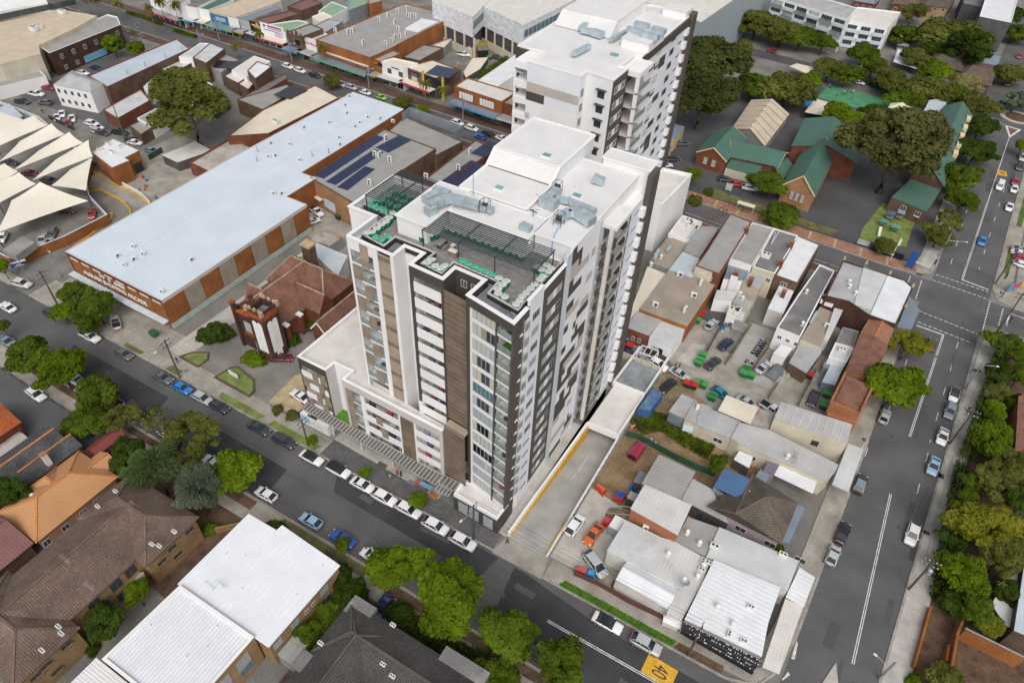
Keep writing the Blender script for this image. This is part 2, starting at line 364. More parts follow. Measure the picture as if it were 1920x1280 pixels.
def sheet(name,pts,z,m,kind='structure'):
 o=MB().face(ccw([(p[0],p[1],z)for p in pts])).obj(name,m);o['kind']=kind;return o
def area(poly):
 n=len(poly);return sum(poly[k][0]*poly[(k+1)%n][1]-poly[(k+1)%n][0]*poly[k][1]for k in range(n))/2
def ccw(poly):return list(poly)if area(poly)>0 else list(poly)[::-1]
def inset(poly,d):
 n=len(poly);out=[]
 for k in range(n):
  a,b,c=Vector(poly[k-1][:2]),Vector(poly[k][:2]),Vector(poly[(k+1)%n][:2])
  e1=(b-a).normalized();e2=(c-b).normalized()
  n1=Vector((-e1 .y,e1 .x));n2=Vector((-e2 .y,e2 .x));s=n1+n2;den=1+n1 .dot(n2)
  s=s/den if den>.15 else n1
  out.append((b.x+s.x*d,b.y+s.y*d))
 return out
def rect(a,b):
 x0,x1=sorted((a[0],b[0]));y0,y1=sorted((a[1],b[1]));return[(x0,y0),(x1,y0),(x1,y1),(x0,y1)]
def cent(poly):return(sum(p[0]for p in poly)/len(poly),sum(p[1]for p in poly)/len(poly),0)
class B:
 pass
def block(name,label,poly,z,wall,roof,par=0.4,pt=0.25,cop=None,cat='building',z0=0.0,group=None,root=None,over=0.0,slope=None):
 poly=ccw([(p[0],p[1])for p in poly]);b=B();b.poly=poly;b.z=z;b.z0=z0
 b.root=root or thing(name,label,cat,cent(poly),group)
 wall=M[wall]if isinstance(wall,str)else wall;roof=M[roof]if isinstance(roof,str)else roof
 w=MB()
 if par>0:
  ins=inset(poly,pt);n=len(poly)
  w.prism(poly,z0,z-.06,top=False);b.wall=w.obj('wall',wall,b.root)
  c=MB();out=inset(poly,-.04)
  c.prism(out,z-.06,z,top=False)
  for k in range(n):
   j=(k+1)%n
   c.face([(*out[k],z),(*out[j],z),(*ins[j],z),(*ins[k],z)])
   c.face([(*ins[k],z),(*ins[j],z),(*ins[j],z-par),(*ins[k],z-par)])
   c.face([(*out[j],z-.06),(*out[k],z-.06),(*poly[k],z-.06),(*poly[j],z-.06)])
  c.obj('parapet',M[cop]if isinstance(cop,str)else(cop or wall),b.root)
  b.rz=z-par;MB().face([(*p,b.rz)for p in ins]).obj('roof',roof,b.root)
 else:
  w.prism(poly,z0,z-.12,top=False);b.wall=w.obj('wall',wall,b.root)
  o=inset(poly,-over)if over else inset(poly,-.03)
  zz=[0]*len(o)
  if slope:
   dx,dy,ri=slope;ds=[p[0]*dx+p[1]*dy for p in o];lo,hi=min(ds),max(ds)
   zz=[ri*(q-lo)/(hi-lo)for q in ds]
  r=MB();n=len(o)
  r.face([(*o[k],z+zz[k])for k in range(n)]);r.face([(*o[k],z-.13+zz[k])for k in reversed(range(n))])
  for k in range(n):
   j=(k+1)%n;r.face([(*o[k],z-.13+zz[k]),(*o[j],z-.13+zz[j]),(*o[j],z+zz[j]),(*o[k],z+zz[k])])
  b.slope=(slope,o,zz)
  if slope:
   g=MB();m_=len(poly)
   ds=[p[0]*slope[0]+p[1]*slope[1]for p in o];lo,hi=min(ds),max(ds)
   zp=[slope[2]*(p[0]*slope[0]+p[1]*slope[1]-lo)/(hi-lo)for p in poly]
   for k in range(m_):
    j=(k+1)%m_
    g.face([(*poly[k],z-.12),(*poly[j],z-.12),(*poly[j],z-.12+zp[j]),(*poly[k],z-.12+zp[k])])
   g.obj('gable_wall',wall,b.root)
  r.obj('roof',roof,b.root);b.rz=z
 return b
WIN={}
def window(root,a,b_,s,z0,w,h,pane='glass',frame='white',bars=1,sill=False,proud=.05,name='window'):
 """a window on the wall from a to b_ whose outside is on the right hand of a->b_ (counter-clockwise walls)"""
 key=(round(w,2),round(h,2),pane,frame,bars,sill)
 if key not in WIN:
  f=MB();e=.06;d=proud
  f.box(-w/2,w/2,-d,0,0,e);f.box(-w/2,w/2,-d,0,h-e,h)
  f.box(-w/2,-w/2+e,-d,0,e,h-e);f.box(w/2-e,w/2,-d,0,e,h-e)
  for k in range(bars):
   x=-w/2+w*(k+1)/(bars+1);f.box(x-.03,x+.03,-d,0,e,h-e)
  if sill:f.box(-w/2-.1,w/2+.1,-d-.12,0,-.09,-.002)
  WIN[key]=(f.mesh('window',M[frame]if isinstance(frame,str)else frame),MB().face([(-w/2+.02,-.02,.02),(w/2-.02,-.02,.02),(w/2-.02,-.02,h-.02),(-w/2+.02,-.02,h-.02)]).mesh('pane',M[pane]if isinstance(pane,str)else pane))
 d=Vector((b_[0]-a[0],b_[1]-a[1],0)).normalized();p=Vector((a[0],a[1],0))+d*s
 mw=Matrix(((d.x,-d.y,0,p.x),(d.y,d.x,0,p.y),(0,0,1,z0),(0,0,0,1)))
 o=bpy.data.objects.new(name,WIN[key][0]);col.objects.link(o);o.parent=root
 o.matrix_parent_inverse=inv(root);o.matrix_basis=mw
 q=bpy.data.objects.new('pane',WIN[key][1]);col.objects.link(q);q.parent=o
 return o
def wins(b,ei,spec,**k):
 """spec: list of (s0, z0, w, h) along edge ei; or pixels via winpx"""
 a,c=b.poly[ei],b.poly[(ei+1)%len(b.poly)]
 for s,z0,w,h in spec:window(b.root,a,c,s,z0,w,h,**k)
def wingrid(b,ei,n,zs,w,h,m0=1.0,m1=1.0,**k):
 a,c=b.poly[ei],b.poly[(ei+1)%len(b.poly)];l=math.hypot(c[0]-a[0],c[1]-a[1])
 for z in zs:
  for i in range(n):
   s=m0+(l-m0-m1)*(i+.5)/n;window(b.root,a,c,s,z,w,h,**k)
def edge(b,x=None,y=None):
 """index of the wall facing -y ('S'), +x ('E'), -x ('W'), +y ('N')"""
 best=None
 n=len(b.poly)
 for k in range(n):
  p,q=b.poly[k],b.poly[(k+1)%n];dx,dy=q[0]-p[0],q[1]-p[1];l=math.hypot(dx,dy);nx,ny=dy/l,-dx/l
  sc=(nx*(x or 0)+ny*(y or 0))*10+l*.01
  if best is None or sc>best[0]:best=(sc,k)
 return best[1]
def S_(b):return edge(b,y=-1)
def E_(b):return edge(b,x=1)
def W_(b):return edge(b,x=-1)
def gable(name,label,a,b_,z,rise,wall,roof,axis='x',hip=0.0,over=.35,cat='house',root=None,group=None,ridge=None,hip2=None,fascia=None):
 """rectangle a..b_ (eave corners, world), ridge along axis; hip = horizontal run of the hipped ends"""
 x0,x1=sorted((a[0],b_[0]));y0,y1=sorted((a[1],b_[1]));bb=B();bb.poly=[(x0+over,y0+over),(x1-over,y0+over),(x1-over,y1-over),(x0+over,y1-over)]
 bb.root=root or thing(name,label,cat,((x0+x1)/2,(y0+y1)/2,0),group);bb.z=z;bb.z0=0
 wall=M[wall]if isinstance(wall,str)else wall;roof=M[roof]if isinstance(roof,str)else roof
 zc=z+over*rise/((y1-y0)/2 if axis=='x' else(x1-x0)/2)
 w=MB();w.prism(bb.poly,0,z-.02,top=False)
 h1=hip;h2=hip if hip2 is None else hip2
 if axis=='x':r0,r1=((x0+h1),(y0+y1)/2),((x1-h2),(y0+y1)/2)
 else:r0,r1=((x0+x1)/2,y0+h1),((x0+x1)/2,y1-h2)
 zr=z+rise;e=[(x0,y0,z),(x1,y0,z),(x1,y1,z),(x0,y1,z)];A=(*r0,zr);C=(*r1,zr)
 r=MB()
 if axis=='x':
  fs=[[e[0],e[1],C,A],[e[2],e[3],A,C]];ends=[[e[3],e[0],A],[e[1],e[2],C]]
 else:
  fs=[[e[1],e[2],C,A],[e[3],e[0],A,C]];ends=[[e[0],e[1],A],[e[2],e[3],C]]
 for f in fs:r.face(f)
 for f,hh in zip(ends,(h1,h2)):
  if hh>0.01:r.face(f)
  else:
   g=[Vector(p)for p in f];mid=Vector(((x0+x1)/2,(y0+y1)/2,z));i=g[2]
   dirv=(Vector((mid.x,mid.y,0))-Vector((i.x,i.y,0))).normalized()*over
   k=over/max(.1,(g[1]-g[0]).length/2)
   tri=[g[0].lerp(g[1],k)+dirv,g[1].lerp(g[0],k)+dirv,g[2]+dirv-Vector((0,0,.18))]
   tri[0].z=tri[1].z=z-.02
   w.face([tuple(q)for q in tri])
 th=.16
 for f in list(fs)+[f for f,hh in zip(ends,(h1,h2))if hh>0.01]:r.face([(p[0],p[1],p[2]-th)for p in reversed(f)])
 for k in range(4):
  p,q=e[k],e[(k+1)%4];lo=lambda s:(s[0],s[1],s[2]-th)
  isend=(k in(1,3))if axis=='x' else(k in(0,2))
  hh=(h2 if k==1 else h1)if axis=='x' else(h1 if k==0 else h2)
  if isend and hh<=0.01:
   top=C if k in(1,2)else A
   r.face([lo(p),lo(top),top,p]);r.face([lo(top),lo(q),q,top])
  else:r.face([lo(p),lo(q),q,p])
 w.obj('wall',wall,bb.root);bb.roof=r.obj('roof',roof,bb.root)
 if ridge:
  g=MB();g.bar((A[0],A[1],A[2]+.03),(C[0],C[1],C[2]+.03),.3,.14)
  if axis=='x':hp=[(e[0],A,h1),(e[3],A,h1),(e[1],C,h2),(e[2],C,h2)]
  else:hp=[(e[0],A,h1),(e[1],A,h1),(e[2],C,h2),(e[3],C,h2)]
  for p,q,hh in hp:
   if hh>.01:g.bar((p[0],p[1],p[2]+.03),(q[0],q[1],q[2]+.03),.28,.13)
  g.obj('ridge_cap',M[ridge],bb.roof)
 if fascia:
  g=MB()
  for k in range(4):
   p,q=e[k],e[(k+1)%4]
   isend=(k in(1,3))if axis=='x' else(k in(0,2));hh=(h2 if k==1 else h1)if axis=='x' else(h1 if k==0 else h2)
   if isend and hh<=.01:
    top=C if k in(1,2)else A
    for s1 in(p,q):g.bar((s1[0],s1[1],s1[2]-.16),(top[0],top[1],top[2]-.16),.12,.34)
  if g.f:g.obj('barge_board',M[fascia],bb.roof)
 return bb
def roof_faces(root,verts,faces,mat,name='roof',caps=None,capmat=None,th=.15):
 """free-form roof: verts are world points"""
 r=MB()
 for f in faces:
  pts=[Vector(verts[i])for i in f]
  n=(pts[1]-pts[0]).cross(pts[2]-pts[0])
  if n.z<0:pts.reverse()
  r.face(pts);r.face([p-Vector((0,0,th))for p in reversed(pts)])
  for k in range(len(pts)):
   p,q=pts[k],pts[(k+1)%len(pts)];dz=Vector((0,0,th));r.face([p-dz,q-dz,q,p])
 o=r.obj(name,M[mat],root)
 if caps:
  g=MB()
  for i,j in caps:g.bar(Vector(verts[i])+Vector((0,0,.04)),Vector(verts[j])+Vector((0,0,.04)),.3,.14)
  g.obj('ridge_cap',M[capmat],o)
 return o
AC={}
def inst(name,me,parent,loc,rz=0,s=1.0,root_inv=True):
 o=bpy.data.objects.new(name,me);col.objects.link(o)
 o.matrix_basis=Matrix.Translation(Vector(loc))@Matrix.Rotation(rz,4,'Z')@Matrix.Diagonal((s,s,s,1))if not isinstance(s,tuple)else Matrix.Translation(Vector(loc))@Matrix.Rotation(rz,4,'Z')@Matrix.Diagonal((*s,1))
 if parent is not None:o.parent=parent;o.matrix_parent_inverse=inv(parent)
 return o
def ac(b,loc,rz=0,s=1.0,kind=0):
 if kind not in AC:
  if kind==0:
   m=MB();m.box(-.45,.45,-.18,.18,.12,.85);m.box(-.4,-.3,-.2,.2,0,.118);m.box(.3,.4,-.2,.2,0,.118)
   m.cur=1;f=[(.12+.26*math.cos(k*math.pi/6),-.185,.48+.26*math.sin(k*math.pi/6))for k in range(12)];m.face(f)
   f=[(.12+.26*math.cos(-k*math.pi/6),.185,.48+.26*math.sin(-k*math.pi/6))for k in range(12)];m.face(f)
  elif kind==1:
   m=MB();m.box(-.5,.5,-.2,.2,.1,1.45);m.box(-.45,-.35,-.22,.22,0,.098);m.box(.35,.45,-.22,.22,0,.098)
   m.cur=1
   for z in(.45,1.1):
    m.face([(.28*math.cos(k*math.pi/6),-.205,z+.28*math.sin(k*math.pi/6))for k in range(12)])
  elif kind==2:
   m=MB();m.lathe((0,0,0),[(.16,0),(.16,.45),(.3,.5),(.34,.7),(.22,.92),(.05,.98)],12);m.cur=1;m.lathe((0,0,-.01),[(.3,0),(.3,.04)],10)
  elif kind==3:
   m=MB();m.box(-.9,.9,-.5,.5,.1,1.0);m.box(-.8,.8,-.4,.4,0,.098);m.cur=1
   for x in(-.4,.4):m.lathe((x,0,1.0),[(.3,0),(.3,.03)],12)
  else:
   m=MB();m.lathe((0,0,0),[(.12,0),(.12,1.3)],8);m.lathe((0,0,1.35),[(.22,0),(.02,.16)],8)
  AC[kind]=m.mesh(('air_conditioner','air_conditioner','roof_vent','air_conditioner','flue')[kind],[M['ac']if kind!=4 else M['metal_grey'],M['ac_dark']if kind<2 or kind==3 else M['ac']])
 nm=('air_conditioner','air_conditioner','roof_vent','air_conditioner','flue')[kind]
 return inst(nm,AC[kind],b.root if isinstance(b,B)else b,loc,rz,s)
def text(root,s,a,b_,s0,z,size,mat,name='lettering',depth=.04,off=.06,align='LEFT',stretch=1.0):
 """raised lettering on the wall a->b_ starting s0 metres along"""
 cu=bpy.data.curves.new('lettering','FONT');cu.body=s;cu.size=size;cu.extrude=depth/2;cu.align_x=align
 cu.offset=size*.018
 o=bpy.data.objects.new('tmp',cu);col.objects.link(o);dg=bpy.context.evaluated_depsgraph_get()
 me=bpy.data.meshes.new_from_object(o.evaluated_get(dg));bpy.data.objects.remove(o)
 me.materials.clear();me.materials.append(M[mat]if isinstance(mat,str)else mat)
 d=Vector((b_[0]-a[0],b_[1]-a[1],0)).normalized();n=Vector((d.y,-d.x,0));p=Vector((a[0],a[1],0))+d*s0+n*off
 mw=Matrix(((d.x*stretch,0,n.x,p.x),(d.y*stretch,0,n.y,p.y),(0,1,0,z),(0,0,0,1)))
 q=bpy.data.objects.new(name,me);col.objects.link(q);q.matrix_basis=mw
 if root is not None:q.parent=root;q.matrix_parent_inverse=inv(root)
 return q
def board(root,a,b_,s0,s1,z0,z1,mat,name='sign_board',d=.05,base=0.0):
 """flat board proud of a wall"""
 dv=Vector((b_[0]-a[0],b_[1]-a[1],0)).normalized();n=Vector((dv.y,-dv.x,0));A=Vector((a[0],a[1],0))
 p=[A+dv*s0+n*base,A+dv*s1+n*base,A+dv*s1+n*(base+d),A+dv*s0+n*(base+d)]
 return MB().prism([(q.x,q.y)for q in p],z0,z1,True,True).obj(name,M[mat]if isinstance(mat,str)else mat,root)
def bx(root,name,m,*a):return MB().box(*a).obj(name,M[m],root)
gm=mk('ground_mix',(.24,.23,.21),.95,.2,.12,2.5,stain=(.09,.58,(.15,.147,.14)))
_g=MB()
for x0,x1,y0,y1 in((-1500,-28.3,-600,1800),(-20.9,1200,-600,1800),(-28.3,-20.9,-600,57),(-28.3,-20.9,95,1800)):_g.face([(x0,y0,-.02),(x1,y0,-.02),(x1,y1,-.02),(x0,y1,-.02)])
struct('ground',_g,gm)
_g=MB();_g.face([(-28.3,54.9,.03),(-20.9,54.9,.03),(-20.9,57,-.01),(-28.3,57,-.01)]);_g.face([(-28.3,57,-.01),(-20.9,57,-.01),(-20.9,83,-2.9),(-28.3,83,-2.9)]);_g.face([(-28.3,83,-2.9),(-20.9,83,-2.9),(-20.9,95,-3.1),(-28.3,95,-3.1)]);_g.face([(-28.3,95,-3.1),(-20.9,95,-3.1),(-20.9,95,0),(-28.3,95,0)])
struct('ramp',_g,M['conc_grey']);mk_=MB();mk_.face([(-24.6,72,-1.66),(-24.5,72,-1.66),(-24.4,79,-2.44),(-24.5,79,-2.44)]);struct('ramp_marking',mk_,M['paint_white'])
KN=[(-420,189),(-176,181.4),(-104,179.3),(-39,174.2),(20,171.6)]
KS=[(-420,176.5),(-160,170.5),(-39,165.5),(0,163),(22,161)]
sheet('road',[(-430,38.7),(-64,38.7),(60,38.7),(60,51.2),(-430,51.2)],0.0,M['asphalt'])
RL=[(16,40),(17.9,63.1),(20.7,105.3),(23,150),(24.2,160),(26.2,175),(30.2,240),(31,284),(30,310),(44,470)]
RR=[(27.6,40),(29.65,62.5),(34.0,113),(37.3,153.6),(38.3,158),(39.2,176),(42.4,218),(48,285),(50,310),(62,470)]
sheet('road',RL+RR[::-1],0.004,M['asphalt'])
sheet('road',KS+[(44,160),(120,158),(120,168),(44,170)]+KN[::-1],0.008,M['asphalt'])
sheet('road',[(-190,302),(-120,303),(-50,302.5),(0,299),(40,297),(40,288),(0,291),(-50,294.5),(-120,295),(-190,296)],0.008,M['asphalt_dark'])
for pts,m in(([(-128.5,46.5),(-124.5,40.5),(-98.5,40.5),(-100,46.7)],'asphalt_new'),([(-94.5,46.2),(-90,39.5),(-68,38.9),(-68.5,45.9)],'asphalt_new'),([(-61,50.6),(-58.5,46.6),(-35.2,46.2),(-36.4,42.6),(-29.2,42.2),(-27.5,50.7)],'asphalt_new'),([(-24.5,50.6),(-23,39.2),(16,39.2),(17.2,48.8),(-9,49.0),(-22.5,50.6)],'asphalt_new')):
 sheet('road_patch',pts,0.012,M[m])
def ribbon(name,pts,w,z0,z1,m,side=1):
 """raised strip that follows pts; side=+1 extends to the left of the walking direction"""
 n=len(pts);q=[]
 for k in range(n):
  a,b=Vector(pts[max(k-1,0)]),Vector(pts[min(k+1,n-1)]);d=(b-a).normalized();nn=Vector((-d.y,d.x))*w*side;q.append((pts[k][0]+nn.x,pts[k][1]+nn.y))
 mb=MB();mb.prism(list(pts)+q[::-1],z0,z1);return struct(name,mb,M[m])
def shift(pts,d,side=1):
 n=len(pts);q=[]
 for k in range(n):
  a,b=Vector(pts[max(k-1,0)]),Vector(pts[min(k+1,n-1)]);v=(b-a).normalized();nn=Vector((-v.y,v.x))*d*side;q.append((pts[k][0]+nn.x,pts[k][1]+nn.y))
 return q
ribbon('kerb',[(-430,51.2),(-158,51.2)],.35,-.02,.13,'kerb');ribbon('kerb',[(-151,51.2),(-29,51.2)],.35,-.02,.13,'kerb')
ribbon('kerb',[(-19.8,51.2),(10,51.2),(14.5,52.5),(16.6,56)],.35,-.02,.13,'kerb')
ribbon('kerb',[(-430,38.7),(60,38.7)],.35,-.02,.13,'kerb',-1)
ribbon('kerb',[(16.6,56),(17.9,63.1),(20.7,105.3),(22.6,150),(22.2,157),(19,161.3)],.35,-.02,.131,'kerb')
ribbon('kerb',[(19,161.3),(0,163),(-39,165.5),(-160,170.5),(-420,176.5)],.35,-.02,.13,'kerb')
ribbon('kerb',KN[:-1]+[(17,171.7),(22,172.4),(25.4,175),(26.4,178.5),(30.2,240),(30.4,282)],.35,-.02,.13,'kerb')
ribbon('kerb',[(27.6,40),(29.65,62.5),(34.0,113),(37.2,151.5),(38.6,156.3),(42,158.6),(120,157)],.35,-.02,.13,'kerb',-1)
ribbon('kerb',[(120,169.5),(44.5,170.5),(40.6,172),(39.3,176),(42.4,218),(47.6,282)],.35,-.02,.13,'kerb',-1)
def fp(pts,m,z=.12,name='footpath'):
 mb=MB();mb.prism(pts,-.02,z);return struct(name,mb,M[m])
fp([(-158,51.56),(-158,54.2),(-430,54.2),(-430,51.56)],'concrete');fp([(-151,51.56),(-82,51.56),(-82,55.6),(-151,55.6)],'concrete')
fp([(-82,51.56),(-66,51.56),(-66,55.2),(-82,55.2)],'concrete')
fp([(-66,51.56),(-29.2,51.56),(-29.2,54.6),(-66,55.6)],'paver_grey')
fp([(-29,51.0),(-19.8,51.0),(-20.5,54.9),(-28.4,54.9)],'concrete',.06,'driveway_apron')
fp([(-19.8,51.56),(14,52.6),(16.2,56),(16.2,57),(13.4,54.9),(-19.8,55.2)],'concrete')
fp([(-430,38.3),(60,38.3),(60,34.6),(-430,34.6)],'concrete')
LK=[(16.6,56),(17.9,63.1),(20.7,105.3),(22.6,150)]
fp(shift(LK,.36)+shift(LK,3.6)[::-1],'concrete')
fp([(22.2,150),(21.9,156.9),(18.9,160.9),(-39,165.1),(-160,170.1),(-160,167),(-39,162.3),(14,159),(18.6,152),(18.8,150)],'paver_brown')
RK=[(27.6,40),(29.65,62.5),(34.0,113),(37.2,151.5)]
fp(shift(RK,.36,-1)+shift(RK,3.7,-1)[::-1],'conc_pale')
fp([(37.6,151.4),(38.9,156),(42.2,158.2),(120,156.6),(120,153),(44,154.6),(41,151.6)],'conc_pale')
fp([(120,170),(44.6,170.9),(41,172.2),(39.7,176),(42.8,218),(48,282),(51,282),(46,218),(43.5,178),(120,176)],'concrete')
sheet('grass_strip',[(41.3,185),(42.6,185),(43.7,199),(42.3,199)],.126,M['grass']);sheet('grass_strip',[(43.6,212),(44.9,212),(47.5,240),(45.9,240)],.126,M['grass'])
fp([(-420,189.4),(-176,181.8),(-104,179.7),(-60,176),(-60,181.5),(-104,184.5),(-176,186.4),(-420,194)],'paver_brown')
fp([(-420,176.1),(-160,170.1),(-160,166.6),(-420,172)],'paver_brown')
fp([(-60,176.2),(-39,174.6),(20,172),(22.1,172.8),(24.4,176),(-39,178.9),(-60,181)],'paver_red')
for k in range(9):
 x=-38+k*6.6;fp([(x,174.75-(x+39)*.044+.02),(x+.5,174.75-(x+39)*.044),(x+.3,178.6-(x+39)*.042),(x-.2,178.6-(x+39)*.042)],'sandstone',.126,'paving_band')
fp([(22.2,172.9),(25.0,175.2),(26.0,178.6),(30.0,240),(26.2,240),(22.3,182),(21.5,178)],'concrete',.124)
fp([(22.6,176.6),(25.6,176.6),(26.0,186.5),(24.0,186.5),(22.9,181)],'conc_pale',.13,'footpath_panel')
for pts,m in(([(-119.7,51.6),(-114.6,51.6),(-114.1,52.6),(-119.6,52.6)],'grass_dry'),([(-106.8,51.6),(-103.4,51.6),(-103.2,53),(-106.5,53)],'grass_dry'),([(-92,51.65),(-81.5,51.6),(-80.6,53.0),(-92.5,53.1)],'lawn'),([(-79.0,51.65),(-67.5,51.6),(-66.8,53.0),(-78.6,53.1)],'lawn'),([(-17,51.6),(1.8,51.6),(2.4,52.7),(-16.4,52.8)],'turf'),([(2.2,51.6),(9.5,51.7),(9.5,52.9),(2.6,52.8)],'mulch'),([(-62,38.2),(-44,38.2),(-44,36.6),(-62,36.7)],'grass_dry'),([(-76,38.2),(-68,38.2),(-68,36.4),(-76,36.4)],'mulch'),([(-132,38.2),(-80,38.2),(-80,36.9),(-132,36.9)],'mulch'),([(-40,38.2),(14,38.2),(14,36.6),(-40,36.6)],'mulch')):
 o=sheet('grass_verge' if m!='mulch' else 'soil_verge',pts,.126,M[m])
def tufts(name,pts,z,n,h,m,label,cat='grass'):
 xs=[p[0]for p in pts];ys=[p[1]for p in pts];mb=MB()
 def inside(x,y):
  c=False
  for k in range(len(pts)):
   a,b=pts[k],pts[k-1]
   if(a[1]>y)!=(b[1]>y)and x<(b[0]-a[0])*(y-a[1])/(b[1]-a[1])+a[0]:c=not c
  return c
 k=0
 while k<n:
  x=random.uniform(min(xs),max(xs));y=random.uniform(min(ys),max(ys))
  if not inside(x,y):continue
  k+=1;a=random.uniform(0,6.28);l=.12;hh=h*random.uniform(.4,1.2)
  mb.face([(x-l*math.cos(a),y-l*math.sin(a),z),(x+l*math.cos(a),y+l*math.sin(a),z),(x+random.uniform(-.1,.1),y+random.uniform(-.1,.1),z+hh)])
 return tag(mb.obj(name,M[m]),label,cat,kind='stuff')
tufts('verge_grass',[(-17,51.65),(1.8,51.65),(2.3,52.7),(-16.4,52.8)],.126,2600,.12,'turf','bright green grass on the verge beside the white and silver cars')
def mark(a,b,w,m='paint_white',z=.014,name='road_marking'):
 a=Vector(a[:2]);b=Vector(b[:2]);d=(b-a).normalized();n=Vector((-d.y,d.x))*w/2
 return sheet(name,[a-n,b-n,b+n,a+n],z,M[m])
def dashes(a,b,w,on,off,m='paint_white',z=.014):
 a=Vector(a[:2]);b=Vector(b[:2]);l=(b-a).length;s=0
 while s<l:
  mark(a.lerp(b,s/l),a.lerp(b,min(1,(s+on)/l)),w,m,z);s+=on+off
for o in(-.14,.14):
 mark((25.9+o,63.1),(26.35+o,98.2),.13);mark((27.6+o,114.4),(30.4+o,150.6),.13);mark((32.5+o,176.3),(36.0+o,221.6),.13)
 mark((-15.8,45.6+o),(11,45.75+o),.13)
mark((36.0,221.6),(40,273),.2)
mark((24.6,151),(30.6,150.8),.35);mark((32.4,176.3),(38.5,175.4),.35);mark((42.9,162.5),(43.4,168),.35);mark((43.2,168.1),(50,167.3),.2)
for a,b in(((26.5,174.9),(38.5,174.35)),((26,172),(38.8,171)),((24.4,157),(37.2,155.4)),((24.8,152.5),(36.5,151.3)),((39.1,170.5),(38.1,156.5)),((42,169),(41.3,161.5)),((23.7,170.3),(23.3,161.1)),((21,170.6),(20.6,162.3))):
 dashes(a,b,.22,.8,.35)
dashes((33.6,150),(31.2,115),.13,2.6,6);dashes((31.2,112),(30.2,96),.13,2.6,6);dashes((35.8,182),(40.5,240),.13,2.8,7);dashes((29.4,182),(32.4,240),.13,2.8,7)
mark((23.2,146),(23.5,150.6),.13);dashes((24.9,146),(22.9,118),.13,2.4,6);dashes((21,107),(20.4,98),.13,2.4,6)
dashes((-37,167.3),(15,163.5),.13,6,.6)
sheet('road_marking',[(38.4,283.4),(43.6,282.6),(40.1,273)],.014,M['paint_white']);sheet('road_marking',[(39.3,282.4),(42.6,281.9),(40.3,275.5)],.018,mk('splitter_red',(.22,.10,.10),.9,.15))
dashes((34,287),(38.2,283.6),.3,1,.6)
isl=MB();isl.lathe((42,293,-.01),[(5.6,0),(5.6,.12),(5.3,.16)],28);struct('roundabout_apron',isl,M['conc_pale'])
isl=MB();isl.lathe((42,293,.15),[(4.0,0),(4.0,.1)],28);struct('roundabout_island',isl,M['mulch'])
def zone40(c,ang,w,l):
 a=R(ang);mb=MB();q=[]
 for i,j in((-1,-1),(1,-1),(1,1),(-1,1)):q.append((c[0]+math.cos(a)*i*w/2-math.sin(a)*j*l/2,c[1]+math.sin(a)*i*w/2+math.cos(a)*j*l/2))
 sheet('road_marking',q,.016,M['paint_yellow'])
 cu=bpy.data.curves.new('numeral','FONT');cu.body='40';cu.size=w*.62;cu.align_x='CENTER';cu.align_y='CENTER';cu.extrude=.001
 o=bpy.data.objects.new('tmp',cu);col.objects.link(o);dg=bpy.context.evaluated_depsgraph_get();me=bpy.data.meshes.new_from_object(o.evaluated_get(dg));bpy.data.objects.remove(o)
 me.materials.clear();me.materials.append(M['asphalt_new']);o=bpy.data.objects.new('road_numeral',me);col.objects.link(o);o['kind']='structure'
 o.matrix_world=Matrix.Translation((c[0],c[1],.021))@Matrix.Rotation(a,4,'Z')@Matrix.Diagonal((1.0,l/w*1.15,1,1))
zone40((1.6,47.4),-92,3.0,4.6);zone40((39.0,244),6,2.6,3.6)
isl=MB();isl.prism([tuple(P(x,y,0)[:2])for x,y in((1567,1241),(1571,1279),(1560,1330),(1510,1330),(1542,1279))],-.01,.14);struct('traffic_island',isl,M['conc_pale'])
for q in(((1494,1199),(1496,1206),(1490,1236),(1483,1234)),((1478,1258),(1481,1265),(1467,1275),(1466,1273))):
 sheet('road_marking',[P(x,y,0)for x,y in q],.016,M['paint_white'])
for x,y,w_,h_ in((1541,838,1.0,.8),(1621,824,1.0,.9),(1737,998,1.0,.8),(1765,892,.9,1.2),(1828,694,1,1),(1836,695,.8,.8),(1724,514,1.4,.9)):
 p=P(x,y,.12);sheet('pit_cover',rect((p.x-w_/2,p.y-h_/2),(p.x+w_/2,p.y+h_/2)),.13,M['grey_dark'])
yd_=zoom(1150,400,.23443)
